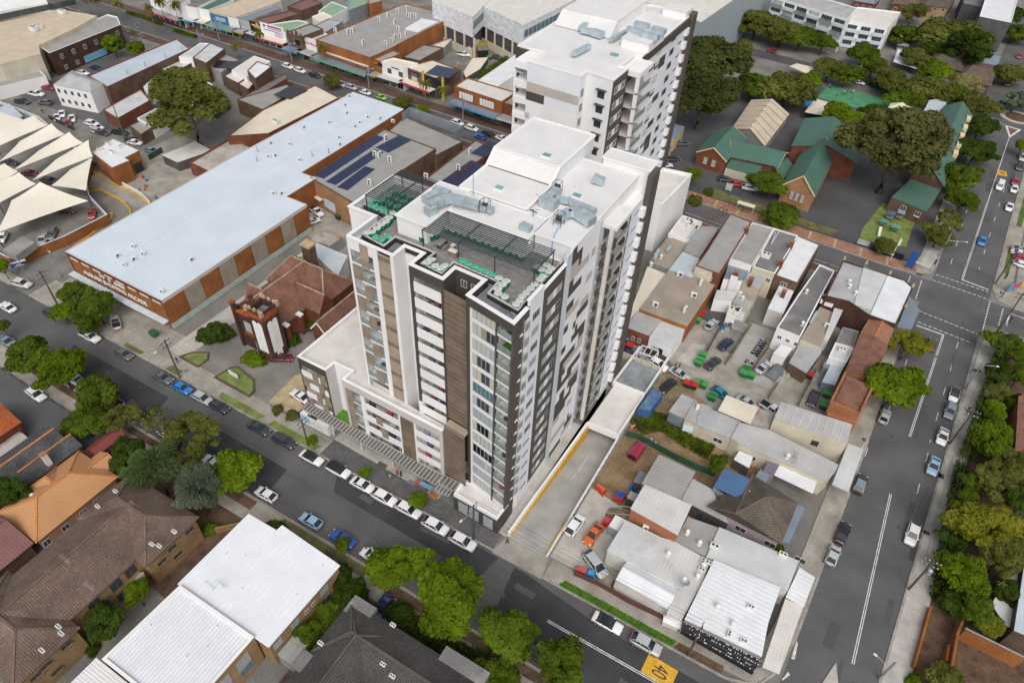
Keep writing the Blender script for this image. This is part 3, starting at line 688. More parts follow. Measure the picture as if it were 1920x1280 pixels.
Y=[('yard',[(-151,55.6),(-111,55.6),(-111,60.4),(-151,60.4)],'concrete',.02),('lane',[(-111,55.6),(-106,55.6),(-106,98),(-111,104)],'conc_pale',.02),('churchyard',[(-106,55.4),(-77,55.4),(-77,98),(-106,98)],'asphalt_old',.02),('car_space',[(-83,56),(-76.4,56),(-76.4,70),(-79,72),(-83.6,64)],'sandstone',.03),('yard',[(-125,104),(-84,98),(-84,128),(-108,128),(-125,116)],'concrete',.02),('walkway',[(-30.2,54.6),(-28.36,54.6),(-28.36,83),(-30.2,83)],'conc_pale',.02),('yard',[(-20.4,55.2),(-13.5,55.4),(-9.5,71),(-20.4,71)],'conc_pale',.02),('yard',[(-13.5,55.4),(-3,55.3),(-8,66),(-11,71)],'concrete',.022),('soil_yard',[(-20.4,71),(-7,69),(2,82),(6,93),(-8,92),(-20.2,89.5)],'dirt',.024),('soil_yard',[(-20.1,89.8),(-8,92),(6,93),(4,97),(-8,100),(-16,107),(-19.8,106)],'dirt_pale',.026),('yard',[(-36,109),(-19.8,109),(-8,100.2),(18,100),(18.5,128),(-36,132)],'concrete',.028),('yard',[(-26,126),(-13,126),(-13,141),(-24,141)],'asphalt_dark',.032),('yard',[(-38,118),(-27,116.5),(-26,125),(-38,126)],'asphalt_dark',.034),('yard',[(-8.5,116),(-2.5,114),(-2,131),(-8.5,131)],'conc_grey',.034),('school_yard',[(-75,179),(24,177),(26,186),(28.5,240),(29,262),(-20,280),(-75,262)],'asphalt_dark',.0),('school_lawn',[(-38,179.2),(0,178),(2,181.5),(-36,184)],'grass_dry',.02),('playground_turf',[t(3,640,1135),t(3,836,1205),t(3,800,1290),t(7,770,100),t(7,510,60),t(3,525,1280)],'lawn',.03),('play_court',[t(3,275,545),t(3,335,480),t(3,700,560),t(3,660,655)],'court_green',.03),('play_court',[t(3,205,590),t(3,235,525),t(3,270,540),t(3,240,600)],'water_blue',.034),('lot',[(-135,34.5),(-92,34.5),(-88,20),(-135,16)],'asphalt',.02),('garden',[(-92,34.5),(-60,34.5),(-60,18),(-88,20)],'mulch',.02),('driveway',[(-66,34.5),(-60.5,34.5),(-52,0),(-62,0)],'paver_brown',.03),('garden',[(-44,34.5),(20,34.5),(20,8),(-44,8)],'mulch',.02),('car_park',[(-205,112),(-160,112),(-149,72),(-149,58),(-175,56),(-230,60),(-235,112)],'asphalt_old',.01),('lane',[(-270,112),(-205,112),(-185,130),(-200,150),(-270,150)],'asphalt',.012),('yard',[(-185,88),(-150,88),(-149,122),(-185,122)],'concrete',.016),('right_yard',[(40,150),(36,100),(33,60),(80,60),(90,150)],'mulch',.0),('yard',[yd_(640,1040),yd_(740,1060),yd_(650,1240),yd_(500,1180)],'conc_pale',.034),('yard',[yd_(940,920),yd_(1060,960),yd_(960,1130),yd_(860,1090)],'asphalt_old',.034),('yard',[yd_(1220,990),yd_(1330,1030),yd_(1240,1200),yd_(1130,1150)],'concrete',.034),('yard',[yd_(1200,1260),yd_(1400,1300),yd_(1300,1420),yd_(1100,1350)],'conc_grey',.034),('car_lot',[(44,176.5),(90,176),(95,230),(47,230)],'concrete',.01),('back_lot',[(-115,186),(-60,182),(-75,262),(-125,262)],'asphalt_old',.01)]
for i_,(nm,pts,m,z)in enumerate(Y):sheet(nm,pts,z+.003*i_,M[m])
for pts in([t(4,1000,715),t(4,1075,690),t(4,1170,690),t(4,1165,730),t(4,1105,775)],[t(4,1195,830),t(4,1290,775),t(4,1330,770),t(4,1420,840),t(4,1425,905),t(4,1395,940)]):
 q=ccw([(p.x,p.y)for p in pts]);mb=MB();i2=inset(q,.35)
 for k in range(len(q)):
  j=(k+1)%len(q);mb.prism([q[k],q[j],i2[j],i2[k]],0,.4)
 struct('garden_edging',mb,M['brick_brown']);sheet('church_lawn',i2,.3,M['lawn'])
c0=t(3,460,560)
for rr in(3.4,6.3):
 mb=MB();n=40
 for k in range(n):
  a,b=2*math.pi*k/n,2*math.pi*(k+1)/n
  mb.face([(c0 .x+math.cos(a)*rr,c0 .y+math.sin(a)*rr,.045),(c0 .x+math.cos(b)*rr,c0 .y+math.sin(b)*rr,.045),(c0 .x+math.cos(b)*(rr-.14),c0 .y+math.sin(b)*(rr-.14),.045),(c0 .x+math.cos(a)*(rr-.14),c0 .y+math.sin(a)*(rr-.14),.045)][::-1])
 struct('court_marking',mb,M['paint_yellow'])
for k in range(7):mark((-37.5+k*3.0,191),(-35.8+k*3.0,195.5),.15,'paint_yellow',.02,'parking_line')
for q in((455,585,475,600),(410,575,432,590),(370,560,390,575)):pass
rgw=random.Random(21)
for k in range(26):
 if k%2:x,y,a=rgw.uniform(-140,10),rgw.uniform(39.5,50),0
 else:y=rgw.uniform(60,280);x=21+(y-60)*.075+rgw.uniform(0,9);a=1.5
 l,w=rgw.uniform(1,6),rgw.uniform(.5,1.6);mb=MB();mb.obox((x,y),a+rgw.uniform(-.06,.06),l,w,.0142,.0146+.0002*k);struct('road_patch',mb,(M['asphalt_dark'],mk('asphalt_mid',(.115,.113,.113),.9,.15,.2,4))[k%2])
for k in range(30):
 if k%2:x,y,d=rgw.uniform(-140,5),rgw.uniform(40,50.5),(1,0)
 else:y=rgw.uniform(60,270);x=21+(y-60)*.075+rgw.uniform(0,9);d=(.07,1)
 mb=MB();p=Vector((x,y));
 for j in range(rgw.randint(4,10)):
  q=p+Vector(d)*rgw.uniform(.8,2)+Vector((-d[1],d[0]))*rgw.uniform(-.25,.25);n=Vector((p.y-q.y,q.x-p.x)).normalized()*.03;mb.face([(*(p-n),.026),(*(q-n),.026),(*(q+n),.026),(*(p+n),.026)][::1]);p=q
 struct('tar_seam',mb,M['asphalt_new'])
for k in range(12):
 x,y=(rgw.uniform(-130,0),rgw.uniform(41,49))if k%2 else(24+rgw.uniform(0,6),rgw.uniform(70,200));mb=MB();mb.lathe((x,y,.02),[(.34,0),(.34,.01)],14);struct('manhole',mb,M['grey_dark'])
for x in range(-148,-30,3):
 if-82<x or x<-82:mark((x,51.6),(x,54.0),.03,'grey_dark',.1275,'path_joint')
for k in range(34):y=64+k*2.6;x=29.8+(y-62.5)*.0862+.5;mark((x,y),(x+3.1,y),.03,'grey_wall',.1275,'path_joint')
def seg(root,p,q,z0,z1,th,mat,name='wall_panel',off=0.0):
 """upright slab from p to q; outside lies to the right of p->q; off pushes it outwards"""
 d=Vector((q[0]-p[0],q[1]-p[1])).normalized();n=Vector((d.y,-d.x))
 a=Vector(p[:2])+n*off;b=Vector(q[:2])+n*off;c=b-n*th;e=a-n*th
 return MB().prism([tuple(a),tuple(b),tuple(c),tuple(e)],z0,z1,True,True).obj(name,M[mat],root)
def along(p,q,s):
 d=Vector((q[0]-p[0],q[1]-p[1])).normalized();return(p[0]+d.x*s,p[1]+d.y*s)
def pt(p,q,s,o):
 d=Vector((q[0]-p[0],q[1]-p[1])).normalized();n=Vector((d.y,-d.x));return(p[0]+d.x*s+n.x*o,p[1]+d.y*s+n.y*o)
TW=thing('apartment_tower','tall white and charcoal apartment tower with roof terrace at the street corner of the driveway','building',(-46,80,0))
A_,B_,C_,D_,E_p,F_p,G_,H_,I_,J_=(-59.6,60),(-51.1,59.7),(-51.1,62.4),(-48.1,62.4),(-48.2,59.4),(-42.4,59.1),(-42.4,62.1),(-37.8,61.9),(-38.0,58.07),(-30.0,56.5)
core=[pt(A_,B_,0,0),pt(A_,B_,.45,0),pt(A_,B_,.45,-2.0),pt(A_,B_,4.7,-2.0),pt(A_,B_,4.7,0),B_,C_,D_,E_p,pt(E_p,F_p,.6,0),pt(E_p,F_p,.6,-2.0),pt(E_p,F_p,5.45,-2.0),pt(E_p,F_p,5.45,0),F_p,G_,H_,I_,pt(I_,J_,5.3,0),pt(I_,J_,5.3,-2.4),(-30.4,59.4),(-30.0,60.6),(-30,81.4),(-31.6,81.4),(-31.6,84),(-30.3,84),(-30.3,90.8),(-28.3,90.8),(-28.3,100.4),(-51.4,100.4),(-51.4,77.2),(-64.3,77.2),(-64.3,66.2),(-59.5,66.2)]
MB().prism(core,0,44.0).obj('wall',M['white'],TW)
PA=2.98
for s0,s1 in((0,.45),(4.7,5.62),(7.95,8.5)):seg(TW,along(A_,B_,s0),along(A_,B_,s1),14.9,45.24,.3,'white','pilaster',.06)
seg(TW,along(A_,B_,.45),along(A_,B_,4.7),43.3,45.24,.3,'white','fascia_panel',.04)
seg(TW,along(A_,B_,2.35),along(A_,B_,3.9),42.4,44.95,.05,'slat_tan','sliding_screen',.10)
for i in range(10):
 z=40.95-i*PA
 if z<14.5:break
 a,b=along(A_,B_,.45),along(A_,B_,4.7)
 seg(TW,a,b,z-.18,z+.14,2.0,'white','balcony_slab',.03)
 seg(TW,a,b,z+.14,z+1.2,.03,'balu','balustrade',.0)
 window(TW,pt(A_,B_,0,-2.0),pt(A_,B_,5,-2.0),2.6,z+.16,3.6,2.3,pane='glass_lt' if i%3 else 'glass',frame='metal_grey',bars=2)
 lo=(i%2==0)
 x0,x1=((2.35,3.9)if lo else(.5,1.95))
 if i<9:seg(TW,along(A_,B_,x0),along(A_,B_,x1),z-.05,z+2.45,.05,'screen','sliding_screen',.09)
 if i in(1,3,4,7):
  o=MB();q=pt(A_,B_,3.2,-.9);o.obox((q[0],q[1]),.2,.7,.6,z+.15,z+.6);o.obj('balcony_chair',pl('c%d'%i,((.4,.03,.03),(.3,.3,.3),(.04,.12,.35),(.35,.2,.1),(.2,.1,.05))[i%5]),TW)
seg(TW,along(A_,B_,1.0),along(A_,B_,4.7),14.9,15.7,.25,'white_dirty','sill_wall',.02)
z=14.8;k=0
while z<44.7:
 h=.36;seg(TW,along(A_,B_,5.66),along(A_,B_,7.92),z,z+h,.08,('slat_tan','slat_tan','slat_tan','slat_brown')[(k//2)%4 if k%8>5 else 0],'slat',.03+.012*(k%2));z+=.41;k+=1
seg(TW,B_,C_,14.9,45.24,.2,'white','return_wall',.02)
PE=2.86
for s0,s1 in((0,.6),(5.45,5.85)):seg(TW,along(E_p,F_p,s0),along(E_p,F_p,s1),15.2 if s0 else 17.8,45.24,.3,'charcoal','pilaster',.08)
seg(TW,along(E_p,F_p,0),along(E_p,F_p,.75),14.6,17.8,.8,'white','pilaster_base',.25)
seg(TW,along(E_p,F_p,.6),along(E_p,F_p,5.45),43.5,45.24,.3,'charcoal','fascia_panel',.06)
for i in range(11):
 z=42.62-i*PE
 if z<15:break
 a,b=along(E_p,F_p,.6),along(E_p,F_p,5.45)
 seg(TW,a,b,z-1.75,z,.14,'white','spandrel',.03)
 seg(TW,a,b,z-1.85,z-1.55,2.0,'white_dirty','balcony_slab',-.12)
 window(TW,pt(E_p,F_p,0,-2.0),pt(E_p,F_p,6,-2.0),3.0,z-1.5,4.4,2.4,pane='glass' if i%3 else 'glass_lt',frame='metal_grey',bars=3)
 if i%2==1 or i in(4,8):
  for j in range(2):
   q=pt(E_p,F_p,1.4+j*1.9+(i%3)*.4,-1.0);o=MB();o.obox(q,.3*j,.9,.5,z-1.5,z-.55+.3*(j%2));o.obj('balcony_clutter',pl('clu%d'%((i+j)%6),((.12,.11,.1),(.5,.5,.52),(.35,.12,.2),(.08,.1,.2),(.4,.33,.2),(.2,.2,.2))[(i+j)%6]),TW)
for i in range(10):
 seg(TW,(-48.16,60.4),(-48.16,59.7),40.6-i*2.93,42.2-i*2.93,.06,'dark_metal','window_hood',.09)
seg(TW,F_p,G_,3.5,45.24,.2,'charcoal','return_wall',.03);seg(TW,G_,H_,3.5,45.24,.2,'charcoal','return_wall',.03);seg(TW,H_,I_,3.5,45.24,.2,'charcoal','return_wall',.03)
window(TW,G_,H_,1.4,42.6,1.0,1.2,pane='glass_lt');window(TW,G_,H_,3.2,42.6,1.2,1.2,pane='glass_lt')
z=17.6;k=0;sa,sb=(-42.3,59.0),(-38.05,58.55)
while z<43.6:
 seg(TW,sa,sb,z,z+.30,.07,('slat_brown','slat_brown','slat_dark')[k%3 if k%7 else 0],'slat',.012*(k%2));z+=.335;k+=1
seg(TW,sa,sb,17.6,43.5,.04,'slat_dark','screen_backing',-.1)
z=5.0;k=0;sa2,sb2=(-42.05,57.25),(-38.0,56.85)
while z<17.4:
 seg(TW,sa2,sb2,z,z+.30,.07,('slat_brown','slat_brown','slat_dark')[(k*2)%3],'slat',.012*(k%2));z+=.335;k+=1
seg(TW,sa2,sb2,4.4,17.35,.2,'slat_dark','screen_backing',-.1);seg(TW,sa2,sb2,17.4,17.5,1.6,'slat_tan','screen_cap',.05)
PG=2.824
seg(TW,along(I_,J_,0),along(I_,J_,.55),4.5,45.24,.5,'charcoal','pilaster',.12);seg(TW,along(I_,J_,.55),along(I_,J_,1.1),4.5,43.7,.3,'grey_dark','pilaster',-.02)
seg(TW,along(I_,J_,.55),along(I_,J_,8.1),43.72,45.24,.3,'charcoal','fascia_panel',.1)
seg(TW,along(I_,J_,5.2),along(I_,J_,5.5),4.5,43.72,.35,'grey_dark','pilaster',.12)
cornr=[pt(I_,J_,7.95,.1),(-29.9,56.45),(-29.9,59.2),(-30.5,59.2),(-30.5,57.2),pt(I_,J_,7.95,-.45)]
MB().prism(cornr,0,45.24).obj('corner_pier',M['charcoal_h'],TW)
seg(TW,(-29.95,59.2),(-29.95,60.5),43.6,45.24,.4,'charcoal_h','fascia_panel',.04)
pats=['cccdc','cctbb','ccccg','cbbbc','ddbbd','BBBBB','cbbbc','LLLLL','cKKKc','clllc','KKKKK','LLLcL','ggggg','Lllcc']
pm={'c':'curtain','d':'curtain_c','b':'glass','t':'slat_tan','g':'glass_lt','B':'glass_blue','L':'glass_lt','K':'glass_black','l':'curtain'}
for i in range(14):
 z=42.17-i*PG
 seg(TW,along(I_,J_,1.1),along(I_,J_,5.2),z-.78,z,.2,'white','spandrel',.05)
 for j in range(5):
  s=1.1+.82*(j+.5);window(TW,I_,J_,s,z+.01,.82,PG-.80,pane=pm[pats[i][j]],frame='metal_grey',bars=0,proud=.06)
 a,b=along(I_,J_,5.5),along(I_,J_,7.95)
 seg(TW,a,b,z-.45,z-.12,2.3,'white','balcony_slab',.06)
 seg(TW,a,b,z-.12,z+.95,.03,'balu','balustrade',.03);seg(TW,a,b,z+.95,z+1.0,.06,'metal_grey','handrail',.045)
 window(TW,pt(I_,J_,0,-2.4),pt(I_,J_,8,-2.4),6.7,z-.1,2.2,2.3,pane='glass' if i%4 else 'curtain',frame='metal_grey',bars=1)
 seg(TW,(-29.95,59.25),(-29.95,60.4),z-.4,z-.15,1.0,'grey_lt','balcony_slab',.25);seg(TW,(-29.95,59.25),(-29.95,60.4),z-.15,z+.95,.03,'balu','balustrade',.27)
 if i==1:seg(TW,along(I_,J_,5.55),along(I_,J_,7.9),z-.115,z-.08,2.2,'turf','artificial_turf',-.1)
 if i in(0,2,6,8,9,11,12):
  q=pt(I_,J_,6.9+(i%3)*.3,-.9);o=MB();o.obox(q,.5,.8 if i!=12 else 1.6,.4,z-.12,z+.5+(.3 if i==12 else 0));o.obj('balcony_clutter',pl('gc%d'%i,{12:(.55,.10,.12),2:(.3,.33,.45),11:(.45,.15,.2)}.get(i,(.1,.09,.09))),TW)
seg(TW,(-30,60.5),(-30,64.4),1.0,46.2,.35,'white_blue','wall_panel',.05);seg(TW,(-30,64.4),(-30,71.0),2.2,45.3,.3,'charcoal_h','wall_panel',.03)
seg(TW,(-30,71.0),(-30,72.6),-.1,46.6,.5,'silver_wall','pilaster',.1)
for i in range(14):
 zz=41.9-i*2.935
 if i<9:window(TW,(-29.95,60.5),(-29.95,64.4),2.0,zz,1.9,1.25,pane='glass_lt' if i%2 else 'glass',frame='metal_grey',bars=3)
 else:window(TW,(-29.95,60.5),(-29.95,64.4),2.0,zz,1.9,.32,pane='glass_blue',frame='charcoal',bars=0)
 zz=41.75-i*2.95
 for s,pn in((66.5-64.4,'glass_lt' if i%3 else 'curtain'),(69.3-64.4,'glass' if i%2 else 'glass_lt')):window(TW,(-29.97,64.4),(-29.97,71),s,zz,1.55,1.3,pane=pn,frame='metal_grey',bars=1)
 seg(TW,(-29.97,67.35),(-29.97,68.45),zz,zz+1.3,.05,'white','window_infill',.04)
rg=random.Random(11);z=-.1;k=0
seg(TW,(-30,72.6),(-30,81.4),-.1,46.7,.3,'white_blue','wall_panel',.02)
while z<46.4:
 h=min(1.465,46.66-z);y=72.64;prev=None
 lead=rg.choice(['charcoal','white','charcoal','taupe'])if k%2 else rg.choice(['white','white_blue','taupe','charcoal'])
 cuts=sorted(rg.sample([1.6,2.6,3.6,4.6,5.6,6.6,7.4],rg.choice((1,2,2,3))))+[8.72]
 c0=0
 for c1 in cuts:
  m_=rg.choice([q for q in('charcoal','white','white_blue','white','taupe','white_blue')if q!=prev])if c0 else lead
  if k>29:m_='charcoal' if c0==0 else m_
  seg(TW,(-30,y+c0),(-30,y+c1),z,z+h-.015,.03,m_,'cladding_panel',.045+.004*(k%2));prev=m_;c0=c1
 z+=h;k+=1
seg(TW,(-30,81.4),(-30,82.2),0,46.6,.5,'silver_wall','pilaster',.3)
bx(TW,'balcony_post','white_dirty',-28.9,-28.3,83.4,84.0,1,44.6)
for i in range(14):
 z=41.0-i*2.975
 bx(TW,'balcony_slab','grey_lt',-30.3,-28.2,84.1,90.6,z-.3,z-.05)
 bx(TW,'balustrade','balu',-28.27,-28.24,85.2,90.5,z-.05,z+1.0)
 bx(TW,'balcony_planter','charcoal',-28.85,-28.1,84.1,85.15,z-.45,z+1.15)
 bx(TW,'balcony_screen','charcoal',-30.2,-28.6,89.6,90.6,z-.04,z+1.1)
 window(TW,(-30.3,84),(-30.3,90.8),3.2,z,4.6,2.3,pane='glass',frame='metal_grey',bars=2)
 bx(TW,'balcony_slab','grey_lt',-31.5,-29.3,82.4,83.9,z-.3,z-.05);bx(TW,'balcony_screen','charcoal',-29.4,-29.2,82.3,83.4,z-.04,z+1.1)
 ac(TW,(-30.4,83.1,z-.05),1.57)
 window(TW,(-28.28,90.8),(-28.28,95.4),2.4,z+1.2,2.2,.4,pane='glass_blue',frame='metal_grey',bars=0)
 bx(TW,'window_box','white',-28.3,-27.5,94.6+.0,95.6,z-.2,z+1.5)
seg(TW,(-28.3,90.8),(-28.3,95.5),1,44.2,.2,'white_blue','wall_panel',.03)
bx(TW,'edge_fin','charcoal_h',-28.3,-27.4,95.65,99.0,-.1,48.0)
bx(TW,'canopy_roof','white',-31.3,-28.0,84.1,90.4,44.0,44.75);bx(TW,'roof_sheet','roof_white',-31.1,-28.2,84.3,90.2,44.76,44.80)
out=[A_,B_,(-51.1,62.4),(-48.15,62.4),E_p,F_p,(-42.4,62.1),(-37.85,61.9),I_,J_,(-29.95,60.2)]
inn=[]
def coping(pts,z0,z1,w,off,mat,name):
 n=len(pts);o=[];i_=[]
 for k in range(n):
  a,b,c=Vector(pts[max(k-1,0)]),Vector(pts[k]),Vector(pts[min(k+1,n-1)])
  e1=(b-a).normalized()if k else(c-b).normalized();e2=(c-b).normalized()if k<n-1 else e1
  n1=Vector((e1 .y,-e1 .x));n2=Vector((e2 .y,-e2 .x));s=(n1+n2)/(1+n1 .dot(n2)+1e-6)
  o.append(b+s*off);i_.append(b+s*(off-w))
 mb=MB()
 for k in range(n-1):mb.prism([tuple(o[k]),tuple(o[k+1]),tuple(i_[k+1]),tuple(i_[k])],z0,z1,True,True)
 return mb.obj(name,M[mat],TW),i_
coping(out,45.25,45.32,.62,.16,'white','coping');coping(out,44.0,45.24,.18,-.32,'membrane','parapet_lining')
coping([(-52,77.2),(-64.35,77.2),(-64.35,66.15),(-59.55,66.15),(-59.6,60.2)],45.25,45.325,.62,.16,'white','coping');coping([(-52,77.2),(-64.35,77.2),(-64.35,66.15),(-59.55,66.15),(-59.6,60.3)],44.0,45.24,.3,.0,'white','parapet')
coping([(-30,60.3),(-30,64.2)],46.2,46.28,.5,.12,'white','coping');coping([(-30,64.2),(-30,71)],45.31,45.38,.5,.12,'white','coping')
sheet_=lambda nm,pts,z,m:MB().face(ccw([(p[0],p[1],z)for p in pts])).obj(nm,M[m],TW)
sheet_('gutter_floor',[(-59,60.6),(-51.5,60.3),(-51.5,62.9),(-47.6,62.9),(-47.6,60),(-43,59.8),(-43,62.6),(-37.3,62.4),(-37.4,58.7),(-30.5,57.3),(-30.5,71),(-54,77),(-64,77),(-64,66.8),(-59,66.8)],44.02,'slab_wet')
dk=[(-58.5,61.9),(-53.9,61.2),(-53.9,63.9),(-47.2,63.8),(-47.3,60.8),(-43.5,60.4),(-43.5,63.4),(-36.3,63),(-36.2,60.2),(-31.0,59.3),(-30.9,72.8),(-36.2,72.8),(-50,72.8),(-50,77),(-63.2,77),(-63.3,68.3),(-58.4,67.9)]
MB().prism(inset(ccw(dk),.3),44.05,44.2).obj('terrace_deck',M['paver_deck'],TW)
dko=ccw(dk);dki=inset(dko,.28);dki2=inset(dko,.10)
pk=MB();pw=MB()
for k in range(len(dko)):
 j=(k+1)%len(dko)
 if max(dko[k][1],dko[j][1])>72.5 and min(dko[k][1],dko[j][1])>68:continue
 pw.prism([dko[k],dko[j],dki[j],dki[k]],44.03,44.86,True,False);pk.prism([inset(dko,-.03)[k],inset(dko,-.03)[j],inset(dko,.30)[j],inset(dko,.30)[k]],44.87,44.95,True,True)
pw.obj('planter_wall',M['membrane'],TW);pk.obj('planter_coping',M['coping_grey'],TW)
bx(TW,'handrail','dark_metal',-31.02,-30.9,60.2,71.0,44.96,45.02)
def rbox(x0,x1,y0,y1,z,wallm='white',roofm='roof_white_x',lip=.18,z0=44.0):
 MB().prism(rect((x0,y0),(x1,y1)),z0,z-.02,True,False).obj('plant_room',M[wallm],TW)
 MB().box(x0-.12,x1+.12,y0-.12,y1+.12,z,z+.1).obj('roof_sheet',M[roofm],TW)
 e=MB()
 for a in((x0-.2,x1+.2,y0-.2,y0-.02),(x0-.2,x1+.2,y1+.02,y1+.2),(x0-.2,x0-.02,y0-.02,y1+.02),(x1+.02,x1+.2,y0-.02,y1+.02)):e.box(*a,z-.06,z+.1+lip*.6)
 e.obj('roof_edge',M['white'],TW)
rbox(-54.9,-49.8,65.8,76.8,47.2);rbox(-49.5,-36.4,71.2,77.0,46.95);rbox(-36.1,-30.1,73.0,81.3,46.95);rbox(-39.9,-30.3,82.0,96.6,46.75,roofm='roof_white');rbox(-36.6,-28.5,96.9,100.3,48.0)
rbox(-51.4,-36.5,77.3,81.6,46.9)
w_=MB();w_.prism([(-51.4,81.9),(-40.1,81.9),(-40.1,100.3),(-51.4,100.3)],44,47.2,False);w_.prism([(-51.4,87.4),(-40.1,87.4),(-40.1,100.3),(-51.4,100.3)],47.15,49.4,False)
w_.face([(-40.1,85.0,47.2),(-40.1,87.4,47.2),(-40.1,87.4,49.4)]);w_.face([(-51.4,85.0,47.2),(-51.4,87.4,49.4),(-51.4,87.4,47.2)]);w_.obj('plant_room',M['white'],TW)
rf=MB()
for pr in([(-51.5,77.2,47.4),(-40.0,77.2,47.4),(-40.0,85.0,47.5),(-51.5,85.0,47.5)],[(-51.5,85.0,47.5),(-40.0,85.0,47.5),(-40.0,87.5,49.5),(-51.5,87.5,49.5)],[(-51.5,87.5,49.5),(-40.0,87.5,49.5),(-40.0,100.5,49.4),(-51.5,100.5,49.4)]):
 rf.face(pr)
rf.obj('roof_sheet',M['roof_white_x'],TW)
tr=MB()
for pth in([(-51.5,77.2,47.42),(-51.5,85,47.52),(-51.5,87.5,49.52),(-51.5,100.5,49.42)],[(-40,77.2,47.42),(-40,85,47.52),(-40,87.5,49.52),(-40,100.5,49.42)]):
 for a,b in zip(pth,pth[1:]):tr.bar(a,b,.5,.16)
tr.bar((-51.5,87.5,49.53),(-40,87.5,49.53),.35,.14);tr.bar((-51.5,100.5,49.44),(-40,100.5,49.44),.35,.2);tr.bar((-51.5,77.2,47.44),(-40,77.2,47.44),.4,.16)
tr.obj('roof_trim',M['white'],TW);MB().bar((-51.2,84.95,47.56),(-40.3,84.95,47.56),.14,.06).obj('gutter',M['dark_metal'],TW)
seg(TW,(-40.0,87.5),(-40.0,100.4),46.9,49.3,.1,'white_blue','upstand',.06)
for x,y,z in((-43.2,89.4,49.5),(-46.1,79.8,47.5),(-35.6,85.3,46.9),(-37.4,90.5,46.9)):
 if x==-37.4:continue
 o=MB();o.box(x-.75,x+.75,y-.6,y+.6,z-.05,z+.28);o.obj('skylight_curb',M['white'],TW);bx(TW,'skylight','skylight',x-.65,x+.65,y-.5,y+.5,z+.285,z+.32)
def duct(parts,name='air_duct'):
 o=MB()
 for a,b,w,h in parts:o.bar(a,b,w,h)
 q=o.obj(name,M['duct'],TW);s=MB()
 for a,b,w,h in parts:
  if abs(a[0]-b[0])+abs(a[1]-b[1])<1.2:continue
  n=max(1,int((Vector(b)-Vector(a)).length/1.1))
  for k in range(n+1):
   c=Vector(a).lerp(Vector(b),k/n);d=(Vector(b)-Vector(a)).normalized()*.03;s.bar(c-d,c+d,w+.08,h+.08)
 tag(s.obj('flange',M['metal_grey'],q),kind='stuff')
RZ=zoom(640,330,.2734)
def dz(u,v,z):p=RZ(u,v,z);return(p.x,p.y,p.z)
duct([(dz(585,250,47.9),dz(640,225,47.9),1.2,1.4),(dz(600,205,48.6),dz(690,170,48.6),1.2,1.0),(dz(690,170,48.6),dz(760,150,48.6),1.2,1.0),(dz(760,155,48.5),dz(850,175,48.4),1.3,1.1),(dz(850,175,48.4),dz(945,205,48.2),1.2,1.0),(dz(960,210,48.0),dz(1040,235,48.0),.9,.8)])
duct([(dz(640,90,48.4),dz(740,125,48.4),1.1,.9),(dz(570,165,48.0),dz(650,120,48.0),1.2,.9)])
duct([(dz(1400,175,47.9),dz(1480,100,47.9),1.2,1.1),(dz(1370,165,47.8),dz(1470,205,47.8),1.3,1.5),(dz(1470,155,47.8),dz(1560,170,47.8),.9,.8),(dz(1560,170,47.7),dz(1740,245,47.6),.9,.8)])
duct([(dz(1490,295,48.1),dz(1560,245,48.1),1.1,1.0),(dz(1560,245,48.1),dz(1630,255,48.1),1.2,1.0),(dz(1630,255,48.1),dz(1720,315,47.9),1.7,1.2)])
duct([(dz(1730,10,47.9),dz(1800,40,47.5),1.3,1.0)]);duct([(dz(1235,335,47.6),dz(1300,365,47.5),1.1,.8)])
for u,v,z in((985,205,48.2),(1480,75,48),(1495,290,48.2)):
 c=dz(u,v,z);o=MB()
 for i in(-.6,.6):
  for j in(-.6,.6):o.bar((c[0]+i,c[1]+j,z-1.1),(c[0]+i,c[1]+j,z+.9),.06)
 for k in(-.4,.9):
  for i in(-.6,.6):o.bar((c[0]+i,c[1]-.6,z+k),(c[0]+i,c[1]+.6,z+k),.05);o.bar((c[0]-.6,c[1]+i,z+k),(c[0]+.6,c[1]+i,z+k),.05)
 o.obj('fan_cage',M['dark_metal'],TW)
 o=MB();o.tube([(c[0]-.4,c[1],z),(c[0]+.4,c[1],z)],.45,12);o.obj('fan',M['ac_dark'],TW)
for u,v,z in((1345,128,47.6),(995,28,47.6),(1165,200,47),(1605,75,46.9),(995,280,47),(1290,470,47)):ac(TW,dz(u,v,z),0,.5,2)
o=MB();c=dz(905,130,47.6);o.tube([(c[0],c[1],47.5),(c[0],c[1],51.2)],.04,5);o.obj('antenna_mast',M['dark_metal'],TW)
c=dz(1315,285,46.9);o=MB();o.tube([(c[0],c[1],46.9),(c[0],c[1],48.2)],.05,5);o.bar((c[0]-.7,c[1],48.0),(c[0]+.7,c[1]+.3,48.3),.05);o.bar((c[0]-.4,c[1]-.3,48.2),(c[0]+.5,c[1]+.2,47.8),.3,.04);o.obj('tv_antenna',M['dark_metal'],TW)
o=MB();o.tube([dz(1495,345,47.4),dz(1465,395,47.2),dz(1450,440,47.0),(dz(1450,440,47.0)[0]-.05,72.9,45.0)],.06,5);o.obj('blue_hose',pl('hose',(.12,.35,.8)),TW)
board(TW,(-54.9,76.8),(-54.9,65.8),10.0,10.9,44.2,46.4,'charcoal','door')
window(TW,(-31.6,72.95),(-30.2,72.95),.6,44.5,.5,1.0)
def pergola(x0,x1,y0,y1,z,n,posts):
 P_=TW
 for x,y in posts:bx(P_,'pergola_post','dark_metal',x-.06,x+.06,y-.06,y+.06,44.2,z-.161)
 for x in sorted(set(p[0]for p in posts)):bx(P_,'pergola_beam','dark_metal',x-.06,x+.06,y0,y1,z-.16,z)
 for k in range(n):
  y=y0+(y1-y0)*k/(n-1);bx(P_,'pergola_slat','dark_metal',x0,x1,y-.06,y+.06,z+.005,z+.075)
